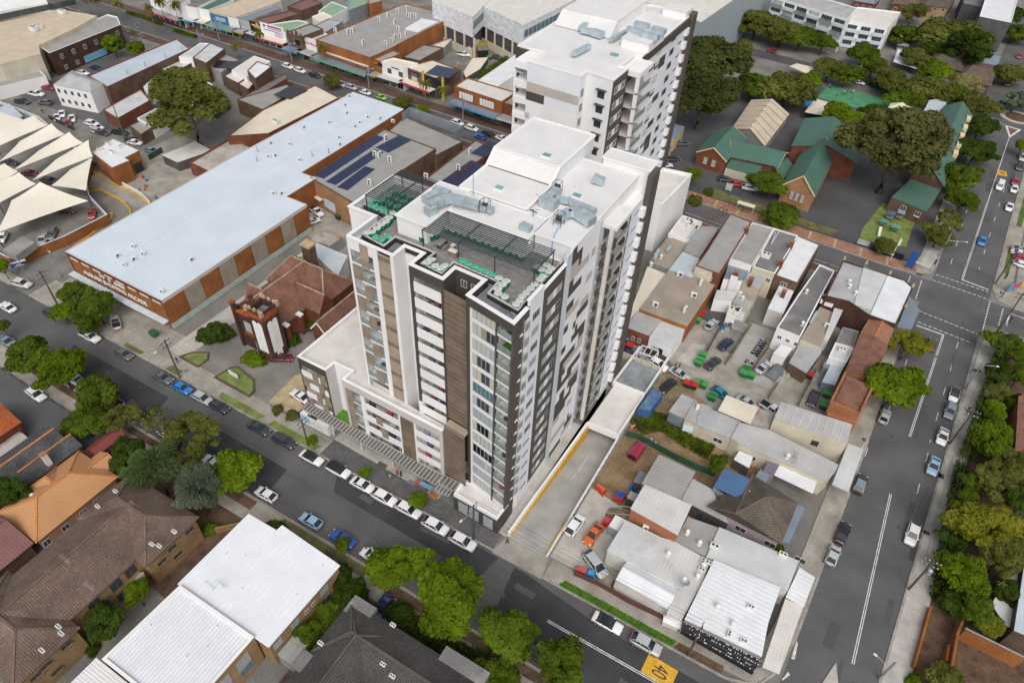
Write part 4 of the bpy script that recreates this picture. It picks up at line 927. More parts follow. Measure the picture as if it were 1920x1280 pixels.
pergola(-50.0,-31.85,65.0,70.9,47.0,17,[(-49.9,65.1),(-43.9,65.1),(-38.0,65.1),(-31.95,65.1),(-31.95,70.7)])
pergola(-62.4,-55.1,67.9,77.0,47.0,22,[(-62.3,68.0),(-58.3,68.0),(-62.3,76.8),(-58.3,76.8),(-55.3,76.8)])
PZ=15.9
pod=[(-63.4,57.6),(-42.4,57.2),(-42.4,59.05),(-48.2,59.35),(-51.1,59.65),(-59.55,59.95),(-59.55,78),(-73.4,78),(-73.6,57.75),(-67.1,57.75),(-67.0,59.9),(-63.3,60.0)]
pc=[(-63.4,57.6),pt((-63.4,57.6),(-42.4,57.2),.5,0),pt((-63.4,57.6),(-42.4,57.2),.5,-1.6),pt((-63.4,57.6),(-42.4,57.2),12.0,-1.55),pt((-63.4,57.6),(-42.4,57.2),12.0,0),pt((-63.4,57.6),(-42.4,57.2),15.6,0),pt((-63.4,57.6),(-42.4,57.2),15.6,-1.5),pt((-63.4,57.6),(-42.4,57.2),20.4,-1.45),pt((-63.4,57.6),(-42.4,57.2),20.4,0),(-42.4,57.2),(-42.4,59.05),(-48.2,59.35),(-51.1,59.65),(-59.55,59.95),(-59.55,78),(-73.4,78),(-73.5,59.6),(-67.4,59.6),(-67.1,59.9),(-63.3,60.0)]
MB().prism(pc,3.6,14.75,True,True).obj('podium_wall',M['white'],TW);MB().prism([(-62.5,58.6),(-43.5,58.4),(-43.5,59.0),(-59.55,59.95),(-59.55,78),(-73,78),(-73,59.6),(-67,59.6)],0,3.6,False).obj('ground_floor_wall',M['white_dirty'],TW)
sheet_('podium_roof',pod,14.9,'roof_mem')
pp=MB();pi=inset(ccw(pod),.45);po=inset(ccw(pod),-.05);pq=ccw(pod)
for k in range(len(pq)):
 j=(k+1)%len(pq);mx=(pq[k][0]+pq[j][0])/2;my=(pq[k][1]+pq[j][1])/2
 if my>85 or(mx>-60 and my>58.6):continue
 pp.prism([po[k],po[j],pi[j],pi[k]],PZ-.12,PZ,True,True);pp.prism([pq[k],pq[j],inset(pq,.3)[j],inset(pq,.3)[k]],14.7,PZ-.13,False,False)
pp.obj('podium_parapet',M['white'],TW)
pa,pb=(-63.4,57.6),(-42.4,57.2)
seg(TW,pa,pb,14.2,PZ-.14,.2,'grey_lt','podium_fascia',.05)
for s0,s1,m_ in((0,.5,'grey_lt'),(3.85,4.65,'white'),(12.0,12.35,'white'),(15.2,15.6,'white'),(20.4,21.02,'grey_lt')):seg(TW,along(pa,pb,s0),along(pa,pb,s1),3.7,14.2,.25,m_,'pilaster',.05)
seg(TW,(-42.4,57.2),(-42.4,59.0),3.7,PZ-.14,.1,'grey_lt','return_wall',.04)
z=3.9;k=0
while z<14.1:seg(TW,along(pa,pb,12.37),along(pa,pb,15.18),z,z+.30,.08,'slat_brown' if k%3 else 'slat_dark','slat',.03+.01*(k%2));z+=.335;k+=1
for i in range(4):
 z=14.1-i*2.95
 for s0,s1 in((4.65,12.0),(15.6,20.4)):
  seg(TW,along(pa,pb,s0),along(pa,pb,s1),z-2.95,z-1.45,.14,'white','spandrel',.03);seg(TW,along(pa,pb,s0),along(pa,pb,s1),z-2.95,z-2.75,1.5,'white_dirty','balcony_slab',-.15)
  window(TW,pt(pa,pb,0,-1.55),pt(pa,pb,21,-1.55),(s0+s1)/2,z-2.7,(s1-s0)*.8,2.2,pane='glass',frame='metal_grey',bars=4)
 seg(TW,along(pa,pb,.5),along(pa,pb,3.85),z-2.95,z-2.7,1.6,'white','balcony_slab',.0);seg(TW,along(pa,pb,.5),along(pa,pb,3.85),z-2.7,z-1.7,.03,'balu','balustrade',-.02)
 window(TW,pt(pa,pb,0,-1.6),pt(pa,pb,21,-1.6),2.3,z-2.65,2.8,2.2,pane='glass',frame='metal_grey',bars=2)
 seg(TW,along(pa,pb,.55),along(pa,pb,2.0),z-2.9,z-.05,.05,'screen','sliding_screen',.04)
 if i in(1,2):seg(TW,along(pa,pb,6.0+i*.9),along(pa,pb,7.4+i*.9),z-2.4,z-.4,.05,'screen','sliding_screen',.10)
 for j in range(3):
  q=pt(pa,pb,(5.6,9.4,17.2)[j]+.5*(i%2),-.8);o=MB();o.obox(q,.3*j,1.0,.5,z-2.74,z-1.3+.25*((i+j)%2));o.obj('balcony_clutter',pl('pc%d'%((i*3+j)%7),((.06,.06,.08),(.4,.06,.08),(.3,.33,.38),(.12,.1,.1),(.5,.48,.45),(.1,.12,.25),(.3,.2,.12))[(i*3+j)%7]),TW)
wa,wb=(-73.6,57.75),(-67.1,57.75)
MB().prism([(-73.55,57.8),(-67.15,57.8),(-67.15,60.2),(-73.55,60.2)],14.0,14.7,True,True).obj('fascia_panel',M['charcoal'],TW);seg(TW,wa,wb,14.3,PZ-.14,.2,'charcoal','fascia_panel',.06)
for s0,s1 in((0,.3),(6.15,6.5)):seg(TW,along(wa,wb,s0),along(wa,wb,s1),3.0,14.3,.3,'charcoal','pilaster',.06)
MB().prism([(-67.16,57.8),(-67.06,57.8),(-66.96,60.0),(-67.06,60.0)],.5,PZ-.14,True,True).obj('return_wall',M['grey_lt'],TW)
MB().prism([(-63.4,57.7),(-63.34,57.7),(-63.24,60.0),(-63.3,60.0)],.5,PZ-.14,True,True).obj('return_wall',M['white_blue'],TW)
for i in range(4):
 z=14.2-i*2.8
 seg(TW,along(wa,wb,.3),along(wa,wb,6.15),z-2.8,z-1.45,.15,'white','spandrel',.03);seg(TW,along(wa,wb,.3),along(wa,wb,6.15),z-2.8,z-2.6,1.7,'white_dirty','balcony_slab',-.16)
 for s0 in((.35,3.9)if i%2 else(2.9,4.7)):seg(TW,along(wa,wb,s0),along(wa,wb,s0+1.35),z-2.7,z-.2,.05,'screen','sliding_screen',.1)
 window(TW,(-73.5,59.58),(-67.4,59.58),3.0,z-2.5,4.6,2.1,pane='glass',frame='metal_grey',bars=3)
MB().prism([(-67.0,55.9),(-63.4,55.8),(-63.3,59.95),(-67.0,59.9)],3.5,3.75,True,True).obj('courtyard_turf',M['turf'],TW)
cz=4.0
def canopy(x0,x1,y0f,y1f,z,n):
 MB().prism([(x0,y0f(x0)),(x1,y0f(x1)),(x1,y1f(x1)),(x0,y1f(x0))],z,z+.03,True,True).obj('canopy_glass',M['canopy_glass'],TW)
 for k in range(n+1):
  x=x0+(x1-x0)*k/n;MB().bar((x,y0f(x),z+.10),(x,y1f(x),z+.10),.10,.12).obj('canopy_rib',M['grey_lt'],TW)
 e=MB();e.bar((x0,y0f(x0),z+.02),(x1,y0f(x1),z+.02),.12,.2);e.bar((x0,y1f(x0),z+.02),(x1,y1f(x1),z+.02),.12,.2);e.obj('canopy_frame',M['metal_grey'],TW)
canopy(-73.1,-42.6,lambda x:55.8-(x+73)*.035,lambda x:57.45-(x+73)*.016,cz,42);canopy(-42.2,-39.0,lambda x:55.2,lambda x:57.0,4.4,4);canopy(-42.0,-39.4,lambda x:53.9,lambda x:55.1,4.1,4)
for x in(-72,-66.6,-60,-53,-46.5,-42.9):MB().tube([(x,56.2,0),(x,56.2,3.9)],.12,8).obj('canopy_post',M['white'],TW)
for x0,x1,m_ in((-65.5,-61,'glass_blue'),(-60,-57,'glass'),(-56.6,-53.4,'glass_lt'),(-52.6,-50.6,'glass'),(-50,-48,'glass_lt'),(-47,-44.5,'glass')):
 window(TW,(-66,58.56),(-43.5,58.38),(x0+x1)/2+66,.25,x1-x0,2.9,pane=m_,frame='metal_grey',bars=3)
MB().prism([(-66,55.5),(-42.2,54.8),(-42.2,58.4),(-66,58.6)],-.02,.16).obj('forecourt',M['conc_pale'],TW)
o=MB();o.prism([(-74.0,55.6),(-67.3,55.6),(-67.3,57.6),(-74.0,57.6)],0,2.6);o.obj('substation_wall',M['white'],TW);bx(TW,'planter_box','soil',-72.4,-70.2,55.8,57.4,2.61,2.7)
board(TW,(-74.0,55.6),(-67.3,55.6),.2,2.2,.6,2.3,pl('mural',(.3,.55,.75)),'mural_board')
SH=block('','',[(-38.7,54.55),(-29.95,54.3),(-29.85,57.5),(-37.9,58.3),(-38.9,57.6)],4.6,'charcoal','roof_mem',.35,.5,'white',root=TW)
board(TW,(-38.7,54.55),(-29.95,54.3),.0,8.7,4.0,4.5,'white','shop_fascia',.04)
for s in(1.9,4.1,6.9):window(TW,(-38.7,54.55),(-29.95,54.3),s,.5,1.9,2.9,pane='glass_lt',frame='metal_grey',bars=1)
sc=zoom(1240,160,.20311);ms=zoom(580,0,.21097);it=zoom(1700,380,.21875);cp=zoom(0,190,.27347);tl=zoom(230,0,.19792)
yd=zoom(1150,400,.23443);ye=zoom(1330,680,.23438);yf=zoom(1060,900,.21871);yg=zoom(1090,680,.2188);bz=zoom(1700,1060,.171875);blz=zoom(0,640,.23438);ch=zoom(380,440,.21877)
T_=lambda k:(lambda u,v,z=0.0:t(k,u,v,z))
def bk(name,label,f,pts,z,wall,roof,**k):return block(name,label,[f(u,v,z)for u,v in pts],z,wall,roof,**k)
def acs(b,f,pts,kind=0,z=None,s=1.2):
 for i,(u,v)in enumerate(pts):ac(b,f(u,v,(z or b.rz)),(0,1.57,.1,1.5)[i%4],s,kind)
def solar(b,origin,nx,ny,z,ang=0.0,w=1.0,h=1.65,m='solar',tilt=.03):
 me=SOL.get(m)
 if not me:
  q=MB();q.box(.03,w-.03,.03,h-.03,.06,.10);SOL[m]=me=q.mesh('solar_panel',M[m])
 for i in range(nx):
  for j in range(ny):inst('solar_panel',me,b.root if isinstance(b,B)else b,(origin[0]+math.cos(ang)*i*w-math.sin(ang)*j*h,origin[1]+math.sin(ang)*i*w+math.cos(ang)*j*h,z),ang)
SOL={}
AR=block('shopping_arcade','long brick shopping arcade with pale blue metal roof left of the church',[(-146.6,60.7),(-115.0,60.5),(-115.6,104.6),(-122.3,104.6),(-122.3,115.5),(-127.5,115.6),(-128.2,161.8),(-149.0,162.6),(-148.4,110)],8.1,'brick_orange','roof_blue',.12,.25,'grey_lt')
for a,b in(((-134,61.2),(-137.5,162)),):MB().bar((*a,8.02),(*b,8.02),.5,.12).obj('ridge_cap',M['roof_blue'],AR.root)
fa,fb=(-146.6,60.7),(-115.0,60.5);ga,gb=(-115.0,60.5),(-115.6,104.6)
board(AR.root,fa,fb,0,31.6,7.2,8.0,pl('maroon',(.13,.05,.05)),'facade_band');
for k in range(9):board(AR.root,fa,fb,.2+k*3.86,.75+k*3.86,2.9,7.15,'brick_orange','brick_pier',.18)
for k in range(8):board(AR.root,fa,fb,1.2+k*3.86,3.8+k*3.86,6.7,7.1,'roof_cream','vent_panel',.1)
text(AR.root,'AUBURN SHOPPING ARCADE',fa,fb,4.6,4.0,1.55,'white',off=.22,stretch=1.02,depth=.08);text(AR.root,'FO   D   BARN',fa,fb,11.0,5.7,1.25,'white',off=.22,stretch=1.05,depth=.08)
MB().prism([(-146.5,60.5),(-115.0,60.3),(-115.0,58.9),(-146.5,59.1)],2.6,2.85,True,True).obj('awning',pl('awn',(.55,.62,.66)),AR.root)
for k,m_ in((1,'glass'),(3,'glass_blue'),(5,'glass'),(6,'glass_blue'),(8,'glass')):window(AR.root,fa,fb,2+k*3.4,.2,2.6,2.2,pane=m_,bars=2)
for k in range(9):
 s0=.6+k*4.85;board(AR.root,ga,gb,s0,s0+4.3,1.7,7.3,'beige_panel' if k%2 else 'brick_orange','wall_bay',.1+.02*(k%2))
board(AR.root,ga,gb,0,44,7.4,7.9,'grey_lt','fascia',.08);board(AR.root,ga,gb,0,44,.1,1.5,pl('plinth',(.42,.5,.46)),'plinth',.13)
window(AR.root,ga,gb,36,2.4,3.2,2.6,pane='glass_black',frame='grey_dark',bars=0)
acs(AR,T_(4),[(695,205),(745,178),(800,145),(1068,180),(905,355),(655,158),(745,103)]);acs(AR,T_(1),[(410,690),(505,640),(625,660),(690,670),(580,690),(550,715),(765,685),(265,720),(465,775),(465,815),(190,812),(80,808),(70,880),(105,878),(245,900),(140,1090),(100,1085),(495,595),(520,545)])
acs(AR,T_(1),[(315,875),(408,860),(10,850),(8,905)],4)
SO=block('solar_hall','brown brick hall with rows of solar panels on its grey roof behind the tower',[t(1,300,990,8),t(1,540,1130,8),t(1,1005,830,8),t(1,715,720,8)],8,'brick_brown','roof_grey',.25,.25)
wins(SO,S_(SO),[(2.2,5,1.6,1.4)]);board(SO.root,SO.poly[S_(SO)],SO.poly[(S_(SO)+1)%4],.0,16,.2,7.7,'brick_org_pale','facade',.05)
for f_ in range(3):
 o_=t(1,(350,415,480)[f_],(985,1020,1050)[f_],8);n_=(28,27,13)[f_]
 d_=(t(1,(700,690,640)[f_],(755,835,930)[f_],8)-o_);an=math.atan2(d_.y,d_.x)
 L_=int(d_.length/1.05)
 q=SOL.get('p')or MB().box(.02,1.0,.02,1.6,.05,.1).mesh('solar_panel',M['solar']);SOL['p']=q
 for i in range(L_):
  for j in range(2 if f_!=1 else 2):inst('solar_panel',q,SO.root,(o_.x+math.cos(an)*i*1.05+math.sin(an)*j*1.66,o_.y+math.sin(an)*i*1.05-math.cos(an)*j*1.66,7.76),an)
o_=t(1,690,830,8);d_=t(1,775,785,8)-o_;an=math.atan2(d_.y,d_.x)
for i in range(9):
 for j in range(3):inst('solar_panel',SOL['p'],SO.root,(o_.x+math.cos(an)*i*1.05+math.sin(an)*j*1.66,o_.y+math.sin(an)*i*1.05-math.cos(an)*j*1.66,7.76),an)
acs(SO,T_(1),[(665,875),(690,880),(748,905),(725,785),(635,1035)],1)
board(SO.root,SO.poly[S_(SO)],SO.poly[(S_(SO)+1)%4],5,9.5,1.4,4.0,pl('poster',(.55,.62,.7)),'poster',.07,.06);board(SO.root,SO.poly[S_(SO)],SO.poly[(S_(SO)+1)%4],.6,4.6,3.2,3.35,'roof_cream','awning',1.1,.06)
bk('street_hall','grey roofed hall with tall galvanised screen on the main street side',T_(1),[(735,735),(1010,865),(1155,790),(830,650)],7,'brick_brown','roof_grey',par=.2)
_r=bpy.data.objects['street_hall']
gs=MB();p1,p2,p3=t(1,815,640,9.0),t(1,860,605,9.0),t(1,1155,710,9.0);p4=t(1,1105,745,9.0)
for a_,b_ in((p1,p2),(p2,p3),(p3,p4)):gs.bar((a_.x,a_.y,7.8),(b_.x,b_.y,7.8),.12,3.2)
gs.obj('galvanised_screen',M['galv'],_r)
NS=bk('narrow_shop','narrow grey roofed shop with blue solar panels beside the tower',T_(1),[(940,1000),(1040,1040),(1340,830),(1225,780)],6,'brick_red','roof_grey',par=.3)
for u0,v0,n_ in((1030,1040,16),(1225,860,9)):
 o_=t(1,u0,v0,6);d_=t(1,u0+140,v0-100,6)-o_;an=math.atan2(d_.y,d_.x)
 for i in range(n_):
  for j in range(3):inst('solar_panel',SOL['p'],NS.root,(o_.x+math.cos(an)*i*1.05+math.sin(an)*j*1.66,o_.y+math.sin(an)*i*1.05-math.cos(an)*j*1.66,5.75),an)
acs(NS,T_(1),[(1130,950),(1195,860),(950,1000)],1)
bk('low_shed','low corrugated shed squeezed between the solar hall and the tower',T_(1),[(970,985),(1030,1010),(1190,895),(1130,870)],5,'brick_red','roof_zinc',par=0)
CR=bk('cream_roof_shop','cream roofed red brick shop joined to the blue roof arcade',T_(1),[(-160,760),(70,745),(465,545),(330,475),(40,610)],6.3,'brick_red','roof_cream',par=.25)
acs(CR,T_(1),[(110,690)],3);solar(CR,t(1,100,530,6),7,5,6.1,.0,m='solar_black')
bk('brick_yard_wall','red brick rear building with roof deck below the cream roof',T_(0),[(1055,905),(1290,765),(1429,830),(1180,965)],4,'brick_red','conc_pale',par=.5,pt=.3,cop='brick_red')
bk('yard_awning','pale flat carport roof beside the big gum tree',T_(0),[(905,865),(1090,790),(1180,840),(990,905)],3,'grey_dark','roof_mem',par=0)
BO=block('brick_office','small orange brick workshop with vents on its white roof near the shade sails',[t(0,515,850,6),t(0,630,775,6),t(0,775,840,6),t(0,695,880,6),t(0,720,895,6),t(0,625,935,6)],6,'brick_orange','roof_bright',.15,.2,'grey_lt')
acs(BO,T_(0),[(605,810),(675,825),(625,855),(560,840)],3,s=.8);wins(BO,E_(BO),[(3,.1,2.6,3.0)],pane='glass_black',frame='grey_dark')
CHR=thing('church','red brick church with tiled roof and a battlemented bell tower','church',(-98,76,0))
cb=block('','',[(-93.6,64.4),(-89.6,64.4),(-89.6,68.6),(-93.6,68.6)],13.2,'brick_dark','slab_wet',1.6,.45,'brick_dark',root=CHR)
for cx_,cy_ in((-93.6,64.4),(-89.6,64.4),(-89.6,68.6),(-93.6,68.6)):bx(CHR,'pinnacle','sandstone',cx_-.32,cx_+.32,cy_-.32,cy_+.32,12.6,13.8)
for k in range(3):
 for dx in(0,1):
  bx(CHR,'merlon','sandstone',-93.1+1.3*k,-92.5+1.3*k,64.35+dx*3.9,64.8+dx*3.85,13.21,13.8)
board(CHR,(-93.6,64.4),(-89.6,64.4),.2,3.8,11.2,12.6,'tile_orange','brick_band',.06);board(CHR,(-89.6,64.4),(-89.6,68.6),.2,4.0,11.2,12.6,'tile_orange','brick_band',.06)
for a_,b_ in(((-93.6,64.4),(-89.6,64.4)),((-89.6,64.4),(-89.6,68.6))):
 for s in(1.35,2.65):
  pnl=board(CHR,a_,b_,s-.62,s+.62,2.4,9.9,'white','white_panel',.06);d_=Vector((b_[0]-a_[0],b_[1]-a_[1],0)).normalized()
  cc=Vector((*a_,0))+d_*s;n_=Vector((d_.y,-d_.x,0));arc=MB();arc.face([cc+n_*.06+d_*.62*math.cos(k*math.pi/8)+Vector((0,0,9.9+.62*math.sin(k*math.pi/8)))for k in range(9)]);arc.obj('panel_arch',M['white'],CHR)
  for zz in(3.6,6.2,8.8):window(CHR,a_,b_,s,zz,.3,.7,pane='glass_black',frame='white',bars=0,proud=.09)
board(CHR,(-89.6,64.4),(-89.6,68.6),1.4,2.8,.1,2.3,'white','door',.1)
gable('','',(-104.3,69.6),(-91.3,85),5.2,5.0,'brick_red','tile_red','y',root=CHR,over=.2,ridge='ridge_pale',hip2=.01);gable('','',(-99,65.6),(-93.6,71),6.2,2.6,'brick_dark','tile_red','y',root=CHR,over=.2)
gable('','',(-105.6,79.5),(-88.6,89.6),5.2,5.0,'brick_red','tile_red','x',hip=4,root=CHR,over=.3,ridge='ridge_pale')
gable('','',(-95.4,77.0),(-87.6,81.6),5.2,3.6,'brick_red','tile_red','x',root=CHR,over=.15,ridge='ridge_pale')
gable('','',(-104.5,72),(-97,76.5),4.8,3.2,'brick_red','tile_red','x',root=CHR,over=.2,ridge='ridge_pale')
seg(CHR,(-98.6,65.5),(-93.6,65.5),0,9.5,.4,'brick_dark','front_wall',.05)
for dx in(0,1,2,3,4):bx(CHR,'gable_step','tile_orange',-98.2+dx*.9,-97.3+dx*.9,65.1,65.6,9.5,9.9+(dx if dx<3 else 4-dx)*.45)
for x_ in(-98.8,-94.0):bx(CHR,'buttress','brick_dark',x_-.35,x_+.35,64.9,65.7,0,11.5);bx(CHR,'buttress_cap','tile_orange',x_-.42,x_+.42,64.84,65.76,11.51,12.1)
window(CHR,(-98.6,65.45),(-93.6,65.45),2.4,4.6,1.9,2.8,pane='glass_lt',frame='sandstone',bars=2)
board(CHR,(-98.6,65.45),(-93.6,65.45),1.0,4.4,3.6,4.3,'tile_orange','brick_band',.08);board(CHR,(-98.6,65.45),(-93.6,65.45),3.5,4.4,.1,2.6,'white','door',.1)
for yy in(70.5,74.5):
 bx(CHR,'buttress','brick_red',-91.5,-90.4,yy-.4,yy+.4,0,5.2);bx(CHR,'buttress_cap','white',-91.6,-90.2,yy-.5,yy+.5,5.21,5.6)
for k,yy in enumerate((71.6,73.2,76)):window(CHR,(-91.6,65.6),(-91.6,84),yy-65.6,1.2,.8,2.6,pane='glass',frame='sandstone',bars=0)
for k in range(3):window(CHR,(-87.75,77.2),(-87.75,81.4),.9+1.2*k,1.6,.7,2.6,pane='glass',frame='sandstone',bars=0)
board(CHR,(-88.9,77.15),(-87.75,77.15),.1,.9,.1,2.2,pl('bluedoor',(.45,.53,.58)),'door',.1)
bx(CHR,'chimney','brick_brown',-101.3,-98.9,87.6,89.6,5,11.2);bx(CHR,'chimney_cap','sandstone',-101.5,-98.7,87.4,89.8,11.21,11.7)
for x_,y_ in((-99.4,66.5),(-99.4,70.2)):bx(CHR,'turret','brick_dark',x_-.4,x_+.4,y_-.4,y_+.4,4,9.8)
bk('church_hall','pale grey flat roofed hall behind the church',ch,[(800,190),(970,70),(1240,180),(1155,350),(950,160)],5,'white_dirty','roof_paleblue',par=.1)
bk('rusty_shed','rust stained iron roofed shed behind the church hall',ch,[(930,40),(1010,-30),(1200,20),(1080,100)],3.2,'grey_wall','roof_rust',par=0)
gable('tile_cottage','small red tiled gable house between the church and the white podium',(-87.6,73.8),(-83.4,92),3.6,2.6,'brick_red','tile_red','y',ridge='ridge_pale',over=.3,fascia='white')
T2=thing('rear_tower','second white and charcoal apartment tower standing behind the first','building',(-58,145,0))
p2=[(-70,127.2),(-64.2,127.2),(-64.2,121),(-52.2,120.3),(-52.2,123.2),(-46.3,122.3),(-46.3,129.6),(-48,129.6),(-48,137),(-46.4,137),(-46.8,168.4),(-57,169),(-70.5,160)]
MB().prism(p2,0,49.6).obj('wall',M['white'],T2)
c2=MB();q2=ccw(p2);i2=inset(q2,.35);o2=inset(q2,-.1)
for k in range(len(q2)):
 j=(k+1)%len(q2);c2 .prism([o2[k],o2[j],i2[j],i2[k]],49.62,49.9,True,True)
c2 .obj('coping',M['white'],T2);MB().face([(*p,49.66)for p in i2]).obj('roof_sheet',M['roof_white'],T2)
def on2(a,b,s0,s1,z0,z1,m_,nm='cladding_panel',off=.04,th=.06):seg(T2,along(a,b,s0),along(a,b,s1),z0,z1,th,m_,nm,off)
a_,b_=(-64.2,121),(-52.2,120.3)
for s0,s1,z0,z1,m_ in((0,12,45.9,49.5,'white_blue'),(0,12,44.0,45.8,'taupe'),(0,4.3,42.1,43.9,'charcoal'),(4.3,12,42.1,43.9,'white_blue'),(0,12,39.4,42.0,'white'),(0,1,38.2,39.3,'taupe'),(1,12,37.0,39.3,'white_blue'),(0,12,34.8,36.9,'charcoal'),(11,12,37,38.8,'charcoal'),(0,12,30,34.7,'white')):on2(a_,b_,s0,s1,z0,z1,m_,off=.05+(.02 if s1-s0<2 else 0))
a_,b_=(-52.2,123.2),(-46.3,122.3)
for i in range(5):
 window(T2,a_,b_,3.6,45.6-i*3.0,1.6,1.6,pane='glass',frame='dark_metal',bars=1);on2(a_,b_,2.6,4.8,47.25-i*3.0,47.4-i*3.0,'dark_metal','sunhood',.7,.7)
 window(T2,(-52.2,120.3),(-52.2,123.2),1.3,45.4-i*3.0,1.3,1.6,pane='glass_blue',frame='metal_grey',bars=0)
a_,b_=(-70,127.2),(-64.2,127.2)
bx(T2,'edge_fin','charcoal',-70.3,-69.4,126.9,127.8,0,49.55);bx(T2,'frame','charcoal',-69.4,-67.2,126.6,127.1,46,49.5)
for i in range(6):
 z=46.2-i*3.3;bx(T2,'balcony_slab','white',-69.3,-67.4,125.6,127.15,z-1.2,z-.9);bx(T2,'balustrade','balu',-69.3,-67.4,125.6,125.64,z-.9,z+.2)
 bx(T2,'spandrel','white',-67.3,-64.1,120.95,127.1,z-2.0,z-.7);bx(T2,'balcony_post','white',-67.28,-66.9,121.05,121.5,z-.7,z+1.32);window(T2,(-67,126.0),(-64.3,126.0),1.3,z-.6,2.4,1.8,pane='glass_lt',frame='metal_grey')
bx(T2,'balcony_lid','white',-67.3,-64.15,120.95,127.1,48.0,49.4)
a_,b_=(-46.3,122.3),(-46.3,129.6);on2(a_,b_,0,7.3,5,49.5,'charcoal_h','wall_panel',.03)
for i in range(7):
 for s in(2.0,5.2):window(T2,a_,b_,s,46.5-i*3.1,1.8,1.4,pane='glass_lt',frame='white',bars=1,proud=.08)
 on2(a_,b_,3.0,4.2,46.5-i*3.1,47.9-i*3.1,'white','window_infill',.06)
bx(T2,'balcony_lid','white',-47.9,-43.8,129.9,137.1,48.2,49.2);bx(T2,'balcony_post','white',-44.6,-43.9,130.0,130.7,5,48.2)
for i in range(8):
 z=45.0-i*3.1;bx(T2,'balcony_slab','grey_lt',-47.9,-43.9,130.0,137.0,z-.25,z);bx(T2,'balustrade','balu',-43.97,-43.93,130.8,137.0,z,z+1.1);bx(T2,'charcoal_wall','charcoal',-47.9,-47.8,130.0,137.0,z+.01,z+2.8)
rg=random.Random(5)
a_,b_=(-46.4,137.2),(-46.8,168.4);seg(T2,a_,b_,5,49.5,.1,'white_blue','wall_panel',.02)
for i in range(13):
 z=47.6-i*3.1;k=rg.choice((0,1,2))
 for s0,s1,m_ in((0,2.5,('charcoal','taupe','charcoal')[k]),(2.5,5.5,('taupe','white','white_blue')[k]),(5.5,9,('white','charcoal','white')[k]),(9,12,'white'),(12,16,('charcoal','white_blue','charcoal')[(k+i)%3])):on2(a_,b_,s0,s1,z-1.5*((i+int(s0))%2),z+1.5-.5*(i%2),m_,off=.05+.01*(int(s0)%3))
 for s in(10.5,20):window(T2,a_,b_,s,z-.6,2.6,1.3,pane='glass_blue',frame='charcoal',bars=1,proud=.1)
 window(T2,a_,b_,25.5,z+.2,2.4,.5,pane='glass_blue',frame='metal_grey',bars=0)
 bx(T2,'window_box','white',-46.8,-45.9,166.0-1.6,166.0,z-1.6,z)
bx(T2,'edge_fin','charcoal_h',-47.0,-45.6,166.2,169,0,50.4);bx(T2,'fascia','charcoal',-47,-46.2,137.2,166.1,47.9,49.55)
def box2(x0,x1,y0,y1,z,m_='white',r_='roof_white'):
 MB().prism(rect((x0,y0),(x1,y1)),49.6,z-.02).obj('plant_room',M[m_],T2);MB().box(x0-.15,x1+.15,y0-.15,y1+.15,z,z+.14).obj('roof_sheet',M[r_],T2)
box2(-69.5,-56.5,146.5,164,52.0);box2(-52.3,-46.2,139.6,148.6,51.4);box2(-52.5,-46.8,164,168,51.2)
rr=MB();rr.face([(-69.6,142.6,49.8),(-55.9,142.0,49.8),(-56.4,146.4,52.05),(-69.7,146.4,52.05)]);rr.face([(-55.9,142.0,49.8),(-55.9,146.4,49.8),(-56.4,146.4,52.05)]);rr.obj('roof_sheet',M['roof_white_x'],T2)
tz=zoom(930,0,.25)
def d2(*parts):
 o=MB()
 for u0,v0,u1,v1,w,h in parts:o.bar(tz(u0,v0,50.6),tz(u1,v1,50.6),w,h)
 o.obj('air_duct',M['duct'],T2)
d2((640,215,700,170,1.2,1.0),(700,170,740,130,1.2,1.0));d2((640,225,720,240,1.3,1.0),(720,240,800,265,1.7,1.2));d2((580,405,700,345,1.0,.8));d2((860,300,980,235,.8,.7))
def d3(*parts):
 o=MB()
 for u0,v0,u1,v1,w,h in parts:o.bar(tz(u0,v0,52.1),tz(u1,v1,52.1),w,h)
 o.obj('air_duct',M['duct'],T2)
d3((985,215,1100,245,1.1,1.0),(1040,175,1150,200,1.1,1.0),(1100,255,1220,285,1.6,1.1),(1170,215,1270,240,1.4,1.0))
for u,v in((1100,130),(985,165),(1220,170)):c=tz(u,v,50);MB().tube([(c.x,c.y,49.6),(c.x,c.y,53)],.05,5).obj('antenna_mast',M['white'],T2)
c=tz(888,405,50);bx(T2,'skylight','skylight',c.x-.8,c.x+.8,c.y-.5,c.y+.5,49.7,50.0)
WB=block('white_block','plain white rendered block with flat roof right behind the tower',[(-44.6,144.6),(-37.9,144.6),(-36.8,163.0),(-44.3,161.8)],14,'white','roof_mem',.7,.45,'white')
for i in range(4):wins(WB,S_(WB),[(3.2,10.4-i*2.9,2.6,1.3)],pane='glass',frame='metal_grey',bars=3)
DV=thing('garage_entry','white car park entrance with pebbled roof and tiled terrace beside the tower','building',(-24,92,0))
MB().prism([(-27.2,83.5),(-20.9,83.7),(-20.4,95.3),(-26.9,95.1)],.35,.95,True,True).obj('portal_roof',M['roof_mem'],DV)
MB().prism([(-26.9,95.7),(-20.4,95.7),(-20.0,108.5),(-26.4,108.3)],.0,.7,True,False).obj('terrace',mk('terrace_tile',(.30,.33,.34),.8,.2,.4,5,stain=(.45,.6,(.10,.10,.10))),DV)
